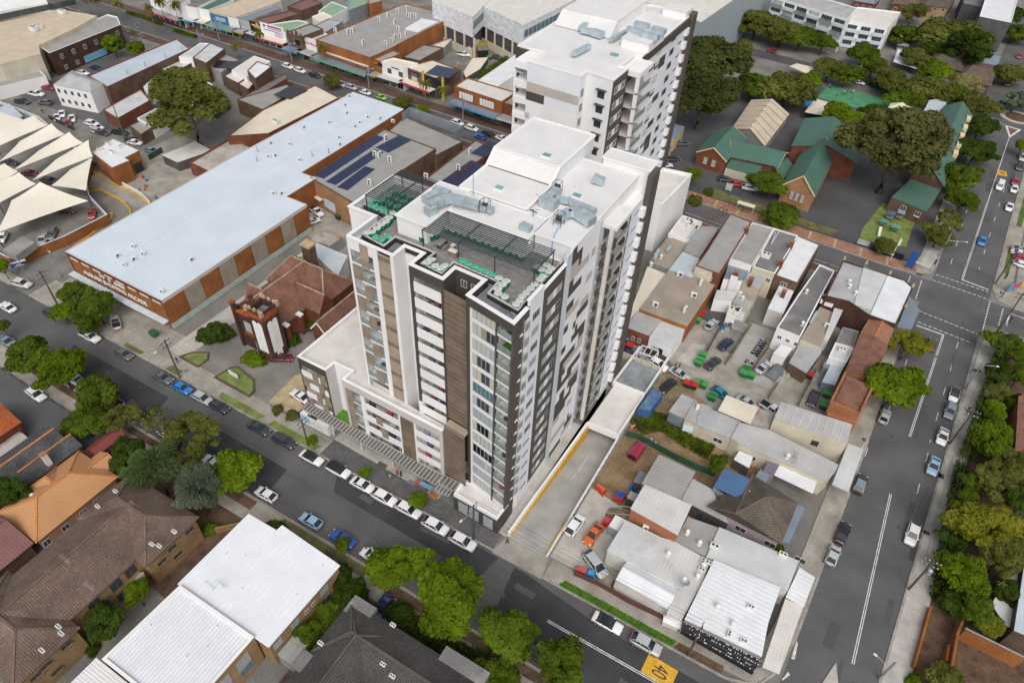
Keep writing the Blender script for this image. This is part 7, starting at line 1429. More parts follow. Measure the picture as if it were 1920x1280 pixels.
b=bk('sandstone_cottage','sand coloured cottage with blue grey hip roof beside the giant fig',sc,[(-60,560),(130,485),(215,380),(60,340),(-60,420)],4.6,'sand_wall','roof_bluegrey',par=0);wins(b,S_(b),[(2,1.6,1,1.4)]);bk('sandstone_annex','low sand coloured annex with skillion roof next to the cottage',sc,[(-80,700),(20,640),(100,560),(0,530),(-80,600)],3.4,'sand_wall','roof_bluegrey',par=0)
o=thing('shade_sail','pale square shade sail over the play equipment by the court','shade sail',t(3,750,600,0),'school shade sails');c=[t(3,u,v,z)for u,v,z in((670,600,4.5),(702,547,3.4),(832,578,4.5),(782,628,3.4))];m_=sum(c,Vector())/4;mb=MB()
for k in range(4):mb.face([c[k],c[(k+1)%4],m_+Vector((0,0,1.2))])
mb.obj('canopy',mk('sail_lime',(.60,.60,.42),.8,.06,.2,0),o)
for p in c:MB().tube([(p.x,p.y,0),(p.x,p.y,p.z)],.1,6).obj('mast',M['grey_dark'],o)
b=bk('pale_shed_roofs','pale blue and white sheet roofs at the right edge behind trees',T_(11),[(1250,840),(1345,660),(1500,700),(1400,980),(1330,960)],3.4,'brick_brown','roof_silver',par=0);bk('edge_roof','pale blue roof cut by the right picture edge',T_(11),[(1375,985),(1429,640),(1600,700),(1560,1060)],5,'brick_brown','roof_paleblue',par=0)
bk('brick_apartment_edge','red brick flats at the right edge among the trees',T_(7),[(1400,930),(1480,900),(1560,1180),(1380,1240)],6,'brick_red','tile_red',par=0)
BC=thing('brick_courtyard','roofless red brick courtyard walls with steel frame at the bottom right','wall',bz(700,900,0))
for pts,h in(([(270,440),(90,1085)],1.2),([(620,590),(560,740)],2.4),([(560,740),(490,1130)],2.4),([(640,690),(1290,1010)],3.0),([(440,1030),(470,860)],1.6)):
 a_,b_=bz(*pts[0],h),bz(*pts[1],h);MB().bar((a_.x,a_.y,h/2),(b_.x,b_.y,h/2),.35,h).obj('brick_wall',M['brick_orange'],BC)
MB().bar(bz(640,680,3.3),bz(1290,1000,3.3),.2).obj('steel_rail',M['metal_grey'],BC);sheet('courtyard_floor',[bz(560,830),(bz(1280,1200)),bz(1280,1400),bz(520,1150)],.05,M['asphalt_old']);sheet('courtyard_garden',[bz(260,450),bz(620,590),bz(480,1130),bz(370,1280),bz(90,1200)],.04,M['dirt_pale'])
import numpy as np
def quads_mesh(name,V,mat):
 """V: (n,4,3) array of leaf quads"""
 n=len(V);me=bpy.data.meshes.new(name);me.vertices.add(n*4);me.loops.add(n*4);me.polygons.add(n)
 me.vertices.foreach_set('co',V.reshape(-1).astype(np.float32));me.loops.foreach_set('vertex_index',np.arange(n*4,dtype=np.int32))
 me.polygons.foreach_set('loop_start',np.arange(0,n*4,4,dtype=np.int32));me.materials.append(mat);me.update(calc_edges=True);return me
def crown(kind,seed):
 g=np.random.default_rng(seed)
 def unit(n):v=g.normal(size=(n,3));return v/np.linalg.norm(v,axis=1,keepdims=True)
 if kind=='palm':
  Q=[]
  for k in range(34):
   a=g.uniform(0,6.283);el=g.uniform(-.3,1.2);L=g.uniform(.8,1.05);d=np.array([np.cos(a),np.sin(a),0]);s=np.array([-np.sin(a),np.cos(a),0]);p=np.zeros(3)
   for j in range(6):
    e=el-j*.38;q=p+(d*np.cos(e)+np.array([0,0,np.sin(e)]))*L/6;w0,w1=.13*(1-j/7),.13*(1-(j+1)/7)
    for sg in(-1,1):
     dr=np.array([0,0,-.07]);Q.append([p,q,q+s*w1*sg+dr,p+s*w0*sg+dr])
    p=q
  return np.array(Q)
 nl,lr,nq,sz,fl={'round':(46,.29,14000,.055,.82),'gum':(52,.21,17000,.036,.80),'fig':(64,.24,22000,.037,.95),'shrub':(14,.5,1800,.13,.8),'bare':(10,.35,350,.06,.9),'cedar':(44,.25,14000,.07,1.0),'column':(20,.42,4500,.09,1.35)}[kind]
 c=unit(nl)*(.72 if kind!='gum' else .80)*g.uniform(.55,1.0,(nl,1))**.5;c[:,2]=np.abs(c[:,2])*g.choice([1,1,1,-.5],nl)if kind!='shrub' else np.abs(c[:,2]);c[:,2]*=fl;sh=1+.22*np.sin(np.arctan2(c[:,1],c[:,0])*2+seed)+.16*np.sin(np.arctan2(c[:,1],c[:,0])*3+seed*2.3);c[:,:2]*=sh[:,None]
 rad=lr*g.uniform(.5,1.35,nl);i=g.integers(0,nl,nq);d=unit(nq);d[:,2]=np.where(d[:,2]<-.35,-d[:,2],d[:,2])
 rr=g.uniform(.25,1,(nq,1))**.35*g.uniform(.86,1.08,(nq,1));P0=c[i]+d*rad[i][:,None]*rr*np.array([1,1,.8])
 nrm=d*.9+unit(nq)*.75+np.array([0,0,.35]);nrm/=np.linalg.norm(nrm,axis=1,keepdims=True)
 u=np.cross(nrm,unit(nq));u/=np.linalg.norm(u,axis=1,keepdims=True);v=np.cross(nrm,u);s=sz*g.uniform(.5,1.25,(nq,1))
 if kind=='cedar':
  out=P0 .copy();out[:,2]-=.6*np.linalg.norm(P0[:,:2],axis=1);u=out/np.linalg.norm(out,axis=1,keepdims=True)+unit(nq)*.6;u/=np.linalg.norm(u,axis=1,keepdims=True);v=np.cross(u,unit(nq));v/=np.linalg.norm(v,axis=1,keepdims=True);u=u*1.0;v=v*.22
 return np.stack([P0-u*s-v*s*.7,P0+u*s-v*s*.7,P0+u*s*.8+v*s*.7,P0-u*s*.8+v*s*.7],axis=1)
CRW,TRK={},{}
def trunk_mesh(kind,seed):
 rg=random.Random(seed);m=MB()
 if kind=='palm':m.tube([(0,0,0),(.02,.01,.5),(0,0,1.0)],[.085,.065,.06],8)
 else:
  m.tube([(0,0,0),(.02,-.02,.35),(-.02,.02,.65),(0,0,1.0)],[.10,.07,.055,.03],8)
  for k in range(7 if kind!='bare' else 22):
   a=k*2.4+rg.random();z0=rg.uniform(.4,.85);L=rg.uniform(.45,.85);m.tube([(0,0,z0),(math.cos(a)*L*.5,math.sin(a)*L*.5,z0+.12),(math.cos(a)*L,math.sin(a)*L,z0+rg.uniform(.18,.45))],[.04,.026,.008],5,False)
 return m.mesh('trunk',M['bark_pale' if kind in('gum','bare','palm')else 'bark'],True)
def tree(kind,leaf,px,py,rpx,h,label,name=None,flat_=1.0,group=None,nv=[0]):
 nv[0]+=1;var=nv[0]%{'round':5,'gum':2,'fig':3,'palm':2,'shrub':2}.get(kind,1);key=(kind,var)
 if key not in CRW:CRW[key]=quads_mesh('crown',crown(kind,hash(kind)%97*0+sum(map(ord,kind))+var*13),M['leaf_mid']);TRK[key]=trunk_mesh(kind,var)
 zc=h*.66;c=P(px,py,zc);v=Vector((c.x,c.y,c.z-CAMH));r=rpx*v.length/FPX*1.04/math.sqrt(1+((px-CXP)**2+(py-CYP)**2)/FPX**2)
 if kind=='palm':zc=h
 nm=name or{'palm':'palm_tree','shrub':'shrub','cedar':'cedar_tree','gum':'gum_tree','fig':'fig_tree','bare':'bare_tree'}.get(kind,'tree')
 t_=thing(nm,label,'palm' if kind=='palm' else 'shrub' if kind=='shrub' else 'tree',(c.x,c.y,0),group);rz=nv[0]*1.7;sz_=r*flat_
 if kind=='shrub':zc=.1
 o=inst('crown',CRW[key],t_,(c.x,c.y,zc if kind!='round' else zc-.12*r),rz,(r*(1+.12*math.sin(nv[0]*2.1)),r*(1-.12*math.sin(nv[0]*2.1)),min(sz_,h-zc+.35*r)if kind not in('palm','shrub','column')else sz_));o.material_slots[0].link='OBJECT';o.material_slots[0].material=M[leaf]
 if kind!='shrub':inst('trunk',TRK[key],t_,(c.x,c.y,0),rz,(r*(.55 if kind=='palm' else .8),r*(.55 if kind=='palm' else .8),zc))
 return t_
TR=[('round','leaf_mid',52,664,42,9,'leafy street tree nearest the left edge on the near footpath'),('round','leaf_bright',112,690,47,9,'bright green street tree above the hidden white ute'),('round','leaf_mid',182,738,45,8,'mid green tree at the corner of the asphalt lot'),('round','leaf_mid',158,792,36,6,'mixed green garden tree behind the asphalt lot'),('gum','leaf_olive',232,782,32,6,'grey green garden tree between lot and maroon shed'),('shrub','leaf_bright',118,806,18,3,'bright green garden bush above the grey tiled cottage'),('bare','leaf_olive',293,795,36,6,'bare twiggy tree beside the white parked car'),('round','leaf_dark',237,850,36,8,'dark round tree above the apricot roof'),('gum','leaf_olive',355,828,62,10,'broad olive tree overhanging the road'),('cedar','leaf_cedar',290,875,52,12,'pale green drooping conifer behind the brown tiled flats'),('cedar','leaf_blue',372,918,50,10,'grey blue feathery conifer beside the brown tiled flats'),('round','leaf_bright',441,882,52,9,'round bright green street tree left of the white parked car'),('round','leaf_dark',18,922,36,8,'dark green tree cut by the left edge beside the apricot roof'),('round','leaf_bright',2,497,16,6,'small green tree at the left edge by the car park wall'),('round','leaf_mid',2,610,14,6,'street tree barely inside the left edge'),('round','leaf_dark',193,1163,38,7,'dark round tree in front of the brick flats'),('round','leaf_bright',254,1110,27,6,'bright small tree by the flats entrance steps'),('shrub','leaf_dark',168,1212,13,2,'low dark bush beside the brick flats'),('shrub','leaf_bright',392,985,14,2,'bright bush behind the low garden wall'),('round','leaf_bright',742,1062,52,9,'first big street tree from the left at the bottom'),('round','leaf_bright',842,1118,72,10,'largest street tree at the bottom with rounded crown'),('round','leaf_mid',955,1185,58,9,'third big street tree at the bottom next to the road'),('round','leaf_mid',1052,1246,55,9,'rightmost big street tree at the bottom edge'),('round','leaf_mid',935,1270,45,7,'garden tree at the bottom edge below the street trees'),('round','leaf_dark',638,1076,26,5,'dark flowering garden tree at the end of the white roof'),('round','leaf_dark',655,1118,36,5,'dense garden tree beside the dark tiled house'),('round','leaf_mid',615,1150,30,4.5,'tall hedge bush along the white roofed flats'),('round','leaf_mid',582,1186,28,4.5,'lower hedge bush along the white roofed flats'),('shrub','leaf_dark',752,1145,24,3,'dark garden shrub behind the blue parked car'),('shrub','leaf_mid',512,985,18,2,'small shrub on the verge beside the white roof'),('round','leaf_mid',141,552,34,7,'leafy tree in front of the arcade sign, left'),('round','leaf_mid',181,577,38,7,'leafy tree in front of the arcade sign, right'),('round','leaf_mid',162,602,28,6,'lower street tree in front of the arcade'),('round','leaf_bright',117,584,22,5,'small bright tree beside the black car at the arcade'),('shrub','leaf_dark',402,618,26,3.5,'dark bush left of the church front'),('shrub','leaf_dark',382,622,16,2,'low bush on the bank left of the church'),('shrub','leaf_bright',474,660,20,4,'bright bush at the foot of the church tower'),('shrub','leaf_dark',542,628,19,3,'dark bush along the church side wall'),('shrub','leaf_mid',580,604,14,2.5,'round bush beside the church side door'),('shrub','leaf_olive',518,762,11,2,'left of two hedge bushes at the tower car space'),('shrub','leaf_olive',547,772,12,2,'right of two hedge bushes at the tower car space'),('round','leaf_bright',586,824,12,4,'young street tree nearest the church in front of the tower'),('round','leaf_bright',686,884,12,4,'young street tree in the middle before the tower'),('round','leaf_bright',784,936,18,4.5,'young street tree nearest the tower shop'),('round','leaf_mid',641,1020,15,4,'small street tree beside the dark blue sedan'),('gum','leaf_olive',352,196,94,20,'huge spreading gum tree in the upper left'),('round','leaf_bright',211,82,22,8,'leafy tree left of the red parapet shop'),('round','leaf_bright',254,89,18,6,'smaller leafy tree beside the red parapet'),('round','leaf_olive',621,151,18,5,'olive tree on the main street near the green car'),('round','leaf_olive',757,190,20,5,'olive tree on the main street above the blue roof'),('round','leaf_bright',793,205,14,4,'small bright tree at the foot of the palms'),('fig','leaf_fig',1322,120,70,20,'upper half of the giant dark fig beside the rear tower'),('fig','leaf_fig',1318,185,68,16,'lower spreading fig tree above the school car park'),('fig','leaf_gum',1686,276,96,22,'giant gum tree with pale trunk in the school yard'),('round','leaf_olive',1477,163,51,11,'big olive tree behind the beige assembly hall'),('round','leaf_mid',1412,158,35,9,'green tree between the fig and the assembly hall'),('round','leaf_olive',1420,42,44,11,'street tree before the apartments, leftmost'),('round','leaf_olive',1468,58,39,10,'street tree before the apartments, second'),('round','leaf_mid',1503,68,30,9,'street tree before the apartments, third'),('round','leaf_mid',1545,78,23,8,'street tree before the apartments, fourth'),('round','leaf_mid',1620,97,28,8,'street tree before the stepped apartments'),('round','leaf_olive',1557,128,31,8,'round tree between the court and the road, left'),('round','leaf_mid',1590,138,28,8,'round tree between the court and the road, right'),('round','leaf_bright',1582,222,44,9,'bright tree beside the green court shelter'),('round','leaf_olive',1672,148,38,9,'tree beside the court near the white sedan'),('round','leaf_olive',1742,165,44,9,'olive tree above the pale shade sail'),('round','leaf_bright',1752,132,35,9,'bright tree in front of the brown tiled house'),('round','leaf_flower',1812,155,29,6,'tree with creamy blossom by the corner house'),('round','leaf_mid',1796,178,26,7,'green tree just below the blossoming tree'),('round','leaf_olive',1783,62,64,12,'large olive tree left of the grey brick block'),('column','leaf_dark',1812,95,35,13,'tall dark cypress beside the grey brick block'),('round','leaf_mid',1700,65,35,8,'backyard tree beside the stepped apartments'),('gum','leaf_olive',1712,25,29,8,'grey green tree in front of the yellow brick house'),('round','leaf_dark',1885,25,32,8,'dark street tree beside the grey brick block'),('round','leaf_olive',1835,195,35,8,'top tree of the row along the school side street'),('round','leaf_dark',1842,235,32,8,'second tree of the row along the school side street'),('round','leaf_dark',1832,282,37,8,'third tree of the row along the school side street'),('round','leaf_mid',1800,330,39,8,'fourth tree of the row along the school side street'),('round','leaf_mid',1805,375,31,7,'fifth tree of the row along the school side street'),('round','leaf_olive',1762,440,30,6,'tree at the edge of the playground turf'),('gum','leaf_olive',1780,415,26,6,'thin street tree beside the intersection approach'),('round','leaf_olive',1660,460,26,3.5,'low tree behind the school banner'),('round','leaf_olive',1895,138,30,7,'street tree above the roundabout'),('gum','leaf_blue',1906,190,32,6,'sparse grey tree on the roundabout island'),('round','leaf_bright',1919,272,16,6,'bright tree at the right edge below the roundabout'),('round','leaf_mid',1440,342,35,7,'tree beside the white car in the school drive'),('round','leaf_bright',1296,328,18,7,'bright tree left of the school hall'),('shrub','leaf_mid',1331,352,11,3,'clipped round bush in front of the school hall'),('round','leaf_mid',1462,402,37,5,'low tree on the school lawn beside the chapel wing'),('shrub','leaf_olive',1305,372,14,2,'straggly bush at the school fence'),('gum','leaf_yellow',1704,646,36,7,'yellowing street tree at the traffic lights'),('round','leaf_bright',1682,722,58,10,'big bright street tree over the right street'),('round','leaf_mid',1346,868,20,5,'small yard tree beside the green fence'),('shrub','leaf_mid',1462,1022,12,2,'small bush at the khaki house porch'),('round','leaf_mid',1895,650,36,7,'tree south of the intersection, highest on the right edge'),('round','leaf_dark',1878,698,28,6,'darker tree below the intersection on the right edge'),('round','leaf_bright',1862,768,26,6,'bright tree behind the right footpath near the grey car'),('round','leaf_bright',1862,822,45,8,'big bright tree beside the right footpath'),('gum','leaf_olive',1870,900,46,8,'olive tree with visible branches at the right'),('round','leaf_dark',1908,930,36,8,'dark tree at the right edge below the olive one'),('round','leaf_yellow',1846,985,62,10,'large yellow green tree beside the power pole'),('round','leaf_olive',1885,1040,45,9,'olive crown joined to the large yellow green tree'),('round','leaf_bright',1806,1072,46,8,'bright green tree below the yellow green one'),('round','leaf_mid',1832,1142,34,6,'mid green tree above the brick courtyard'),('round','leaf_yellow',1857,1172,26,5,'lime green tree at the courtyard wall'),('round','leaf_olive',1778,1282,40,5,'tree at the bottom edge inside the courtyard'),('shrub','leaf_bright',1722,1272,16,2,'bright bush at the bottom edge by the footpath'),('round','leaf_dark',1905,760,24,6,'dark tree at the right edge above the brick flats'),('round','leaf_mid',1830,905,26,6,'green tree close to the footpath left of the olive one'),('round','leaf_dark',1790,1010,24,5,'dark tree between footpath and the bright green crown'),('round','leaf_mid',1905,1000,34,8,'green crown at the right edge beside the yellow green tree'),('round','leaf_mid',1812,940,30,7,'green tree close above the large yellow green one'),('gum','leaf_olive',1900,870,34,8,'olive crown at the right edge above the dark tree'),('round','leaf_dark',1790,1130,26,4,'dark bushy tree beside the fence above the courtyard'),('round','leaf_mid',1915,700,26,7,'green tree at the right edge below the corner'),('round','leaf_olive',1870,735,24,6,'olive tree between two bright ones on the right'),('round','leaf_dark',1890,1110,26,6,'dark tree in front of the pale shed roofs'),('round','leaf_mid',1640,40,26,8,'green tree behind the stepped apartments'),('round','leaf_olive',1715,108,30,8,'olive backyard tree above the white marquee'),('round','leaf_dark',1760,92,30,8,'dark tree between marquee and large olive tree'),('round','leaf_mid',1640,120,26,8,'street tree right of the stepped apartments'),('round','leaf_bright',1520,150,28,7,'bright tree left of the green court'),('round','leaf_olive',1390,95,28,9,'tree beside the steel clad hall'),('round','leaf_dark',1640,210,26,6,'dark tree behind the giant gum crown'),('round','leaf_mid',1700,185,30,8,'green tree left of the pale shade sail'),('round','leaf_mid',1910,60,28,7,'green street tree at the top right edge'),('round','leaf_mid',870,15,24,8,'dark green tree behind the orange store'),('round','leaf_dark',862,62,14,6,'small dark tree at the rear corner of the orange store'),('shrub','leaf_mid',905,95,12,2,'bush beside the yellow hut'),('round','leaf_olive',1690,240,28,8,'olive tree between gum and court')]
for a in TR:tree(*a)
for px,py,h,l in((165,8,9,'palm at the top left, first'),(181,9,9,'palm at the top left beside the first'),(223,18,7,'short palm left of the main street corner'),(284,31,10,'tall palm near the white kiosk'),(304,19,10,'palm before the white shop, left'),(331,24,10,'palm before the white shop, right'),(488,80,9,'palm beside the maroon roofed shop'),(606,103,9,'palm before the orange store'),(798,174,9,'left of two palms before the red brick shop'),(831,184,9,'right of two palms before the red brick shop'),(445,96,5,'short palm behind the solar roof shop'),(1868,1104,5,'small palm beside the pale shed roofs')):tree('palm','leaf_palm',px,py,16 if h>6 else 14,h,l)
def hedge(name,label,f,pts,w,h,n,leaf,z=0):
 g=np.random.default_rng(n);q=[f(u,v,h*.5)for u,v in pts];Vs=[]
 L=[(b-a).length for a,b in zip(q,q[1:])]
 for a,b,l in zip(q,q[1:],L):
  m_=int(n*l/sum(L));tt=g.random((m_,1));d=np.array(b-a)[None];p=np.array(a)[None]+d*tt;p=p+np.array([-d[0,1],d[0,0],0])[None]/l*(g.random((m_,1))-.5)*w;p[:,2]=z+g.random(m_)**.6*h
  u=g.normal(size=(m_,3));u/=np.linalg.norm(u,axis=1,keepdims=True);v=np.cross(u,g.normal(size=(m_,3)));v/=np.linalg.norm(v,axis=1,keepdims=True);Vs.append(np.stack([p-u*.16-v*.1,p+u*.16-v*.1,p+u*.12+v*.1,p-u*.12+v*.1],axis=1))
 o=bpy.data.objects.new(name,quads_mesh(name,np.concatenate(Vs),M[leaf]));col.objects.link(o);return tag(o,label,'hedge')
hedge('median_hedge','clipped hedge along the far part of the main street',tl,[(40,115),(190,160),(370,230)],1.6,1.2,2600,'leaf_mid');hedge('kerb_hedge','clipped hedge beside the palms on the main street',tl,[(480,285),(590,315),(700,350)],1.4,1.2,1800,'leaf_mid');hedge('flats_hedge','dense hedge between the white roofed flats and dark tiled house',T_(9),[(560,760),(440,880),(330,1000),(250,1110)],2.6,3.2,6000,'leaf_mid');hedge('yard_weeds','weeds and scrub on the dirt bank behind the green fence',yg,[(520,460),(720,520),(860,610),(960,680),(1120,760)],4.5,.7,4200,'leaf_mid');hedge('container_weeds','weeds around the blue container',yg,[(430,520),(540,490),(600,600)],4,.5,1800,'leaf_olive');hedge('garden_scrub','dark scrub under the trees by the right footpath',T_(11),[(1080,60),(1010,450),(950,800),(1080,900)],2.2,2.4,5000,'leaf_dark');hedge('edge_scrub','shrubbery behind the upper right footpath',T_(7),[(1330,620),(1250,850),(1180,1060),(1110,1280)],2.6,2.6,5000,'leaf_mid');hedge('lane_hedge','green hedge beside the long white roofed annex',ms,[(1500,690),(1640,590),(1810,480)],2.0,1.5,2400,'leaf_mid');hedge('front_garden','dark front garden shrubs before the dark tiled house',T_(9),[(760,850),(900,980),(1100,1100),(1300,1180)],3,1.6,4500,'leaf_dark');hedge('school_fence_hedge','green climbers on the fence along the school road',T_(3),[(500,430),(640,500),(800,540)],2,2,2200,'leaf_dark')
CARM={}
SPEC={'sedan':(4.75,.93,1.45,.92,1.0,.27,.45,.68,.86),'hatch':(4.25,.90,1.48,.95,1.05,.24,.43,.78,.97),'suv':(4.75,.96,1.68,1.04,1.18,.24,.41,.82,.98),'wagon':(4.85,.94,1.52,.95,1.05,.25,.43,.83,.98),'ute':(5.2,.94,1.80,1.10,1.15,.25,.36,.55,.60),'van':(4.9,.95,1.95,1.15,1.3,.12,.25,.95,.99),'mpv':(5.0,.98,1.75,1.05,1.2,.18,.36,.85,.98)}
def car_meshes(k):
 if k in CARM:return CARM[k]
 L,W,Hh,zb,zt,a,b,c,d=SPEC[k];X=lambda f:L/2-f*L
 body=MB();st=[]
 prof=[(0.0,.80,.55),(.02,.90,zb-.16),(.08,.96,zb-.05),(a,1,zb),((a+b)/2,1,zb+.04),(.55,1,(zb+zt)/2+.03),(c,1,zt),(d,.98,zt),(.975,.95,zt-.06),(1.0,.86,zt-.28)]
 for f,wf,z in prof:
  w=W*wf;z0=.30 if 0.03<f<.97 else .38
  st.append([(X(f),-w*.90,z0),(X(f),-w,.45),(X(f),-w,z-.14),(X(f),-w*.93,z-.03),(X(f),-w*.55,z+.015),(X(f),w*.55,z+.015),(X(f),w*.93,z-.03),(X(f),w,z-.14),(X(f),w,.45),(X(f),w*.90,z0)])
 n=10
 for s in st:body.v+=s
 for i in range(len(st)-1):
  for j in range(n):
   q=(j+1)%n;body.f.append((i*n+j,i*n+q,(i+1)*n+q,(i+1)*n+j));body.mi.append(0)
 body.f.append(tuple(range(n))[::-1]);body.mi.append(0);e=(len(st)-1)*n;body.f.append(tuple(e+j for j in range(n)));body.mi.append(0)
 for sx in(.14,.80):
  body.cur=1
  for sy in(-1,1):body.face([(X(sx+.035)+.40*math.cos(t_)*1.0-.0,sy*(W+.004),.34+.38*max(0,math.sin(t_)))for t_ in[math.pi*q/8*sy for q in(range(9)if sy>0 else range(9))]]if sy>0 else[(X(sx+.035)+.40*math.cos(math.pi*q/8),-(W+.004),.34+.38*math.sin(math.pi*q/8))for q in range(9)][::-1])
 body.cur=0
 if k=='ute':
  body.cur=1;body.face([(X(.63),-W*.82,zt+.03),(X(.97),-W*.82,zt+.0),(X(.97),W*.82,zt+.0),(X(.63),W*.82,zt+.03)][::-1]);body.cur=0
 g=MB();wt=W*.78;wb=W*.95;zr=Hh-.06
 q=[(X(a),wb*.94,zb+.0),(X(b),wt*.95,zr),(X(c),wt*.95,zr),(X(d),wb*.92,zt-.02)]
 for p1,p2 in zip(q,q[1:]):
  g.face([(p1[0],p1[1],p1[2]),(p2[0],p2[1],p2[2]),(p2[0],-p2[1],p2[2]),(p1[0],-p1[1],p1[2])])
 for s in(-1,1):f_=[(p[0],p[1]*s,p[2])for p in q];g.face(f_ if s<0 else f_[::-1])
 r=MB();e_=.05
 rp=[(X(b)+.03,wt*.97,zr-.02),(X(b)-.12,wt*.93,Hh-.01),((X(b)+X(c))/2,wt*.94,Hh+.01),(X(c)+.15,wt*.93,Hh-.02),(X(c)-.03,wt*.97,zr-.02)]
 for p1,p2 in zip(rp,rp[1:]):r.face([(p1[0],p1[1],p1[2]),(p2[0],p2[1],p2[2]),(p2[0],-p2[1],p2[2]),(p1[0],-p1[1],p1[2])])
 for s in(-1,1):
  for k1,k2 in((0,1),(2,3)):
   r.bar((q[k1][0],q[k1][1]*s*1.0,q[k1][2]),(q[k2][0],q[k2][1]*s*1.0,q[k2][2]),.09,.07)
  r.bar((q[1][0],q[1][1]*s,zr),(q[2][0],q[2][1]*s,zr),.08,.07);xm=(q[1][0]*.45+q[2][0]*.55);r.bar((xm,wt*.965*s,zr),(xm-.05,wb*.99*s,zt-.02),.09,.05)
  if k in('suv','wagon','van','mpv'):xm=q[1][0]*.12+q[2][0]*.88;r.bar((xm,wt*.965*s,zr),(xm-.1,wb*.97*s,zt-.02),.10,.05)
 wh=MB();wh.tube([(0,-.11,0),(0,.11,0)],.33,14);wh.cur=1
 for s in(-1,1):f_=[(.21*math.cos(j*.524),.115*s,.21*math.sin(j*.524))for j in range(12)];wh.face(f_ if s<0 else f_[::-1])
 hl=MB();hl.box(-.12,.08,-.17,.17,-.07,.07);mi=MB();mi.box(-.08,.08,-.1,.1,-.07,.07)
 pl_=MB();pl_.box(-.02,.02,-.19,.19,-.06,.06)
 CARM[k]={'body':body.mesh('body',[M['tyre'],M['tyre']],False),'windows':g.mesh('windows',M['carglass'],False),'roof':r.mesh('roof',M['tyre'],False),'wheel':wh.mesh('wheel',[M['tyre'],M['rim']]),'headlight':hl.mesh('headlight',M['lamp_clear']),'tail_light':hl.mesh('tail_light',M['lamp_red']),'mirror':mi.mesh('mirror',M['tyre']),'plate':pl_.mesh('number_plate',M['plate']),'L':L,'W':W,'zb':zb,'zt':zt,'wx':(X(.175),X(.815)),'mx':X(a+.02)}
 for nm in('body',):
  me=CARM[k][nm];[setattr(p,'use_smooth',True)for p in me.polygons if p.material_index==0]
 return CARM[k]
COLS={'white':(.80,.80,.80),'black':(.018,.018,.02),'grey':(.12,.125,.13),'dark':(.045,.05,.055),'silver':(.45,.46,.47),'blue':(.02,.09,.42),'skyblue':(.02,.20,.60),'navy':(.018,.03,.09),'ltblue':(.30,.47,.62),'red':(.38,.02,.03),'maroon':(.13,.015,.02),'orange':(.62,.13,.02),'teal':(.0,.22,.33),'green':(.22,.55,.06),'steel':(.22,.26,.32),'cream':(.62,.60,.55)}
NC=[0]
def car(k,colr,px,py,ang,label,z=0.0,roof=None,group=None,name=None):
 cm=car_meshes(k);NC[0]+=1;c=P(px,py,z+.75);nm=name or{'ute':'pickup_truck','van':'van','mpv':'people_mover'}.get(k,'parked_car' if group else 'car')
 r=thing(nm,label,'van' if k=='van' else 'car',(c.x,c.y,z),group);a=R(ang);Rm=Matrix.Translation((c.x,c.y,z))@Matrix.Rotation(a,4,'Z')
 def add(n,me,loc=(0,0,0),mat=None):
  o=bpy.data.objects.new(n,me);col.objects.link(o);o.matrix_basis=Rm@Matrix.Translation(loc);o.parent=r;o.matrix_parent_inverse=inv(r)
  if mat:o.material_slots[0].link='OBJECT';o.material_slots[0].material=mat
  return o
 pm_=paint(COLS[colr]);add('body',cm['body'],mat=pm_);add('windows',cm['windows']);add('roof',cm['roof'],mat=paint(COLS[roof])if roof else pm_)
 L,W=cm['L'],cm['W']
 for x in cm['wx']:
  for s in(-1,1):add('wheel',cm['wheel'],(x,s*(W-.10),.33))
 for s in(-1,1):add('headlight',cm['headlight'],(L/2-.1,s*(W-.30),cm['zb']-.24));add('tail_light',cm['tail_light'],(-L/2+.03,s*(W-.27),cm['zt']-.22));add('mirror',cm['mirror'],(cm['mx']-.25,s*(W+.07),cm['zb']+.08),pm_)
 add('number_plate',cm['plate'],(L/2+.012,0,.52));return r
KT='cars parked along the tower kerb';KL='cars parked along the near kerb';KR='cars on the right street';KM='cars on the main street';KY='cars in the rear yards';KC='cars in the car park';KS_='cars at the school'
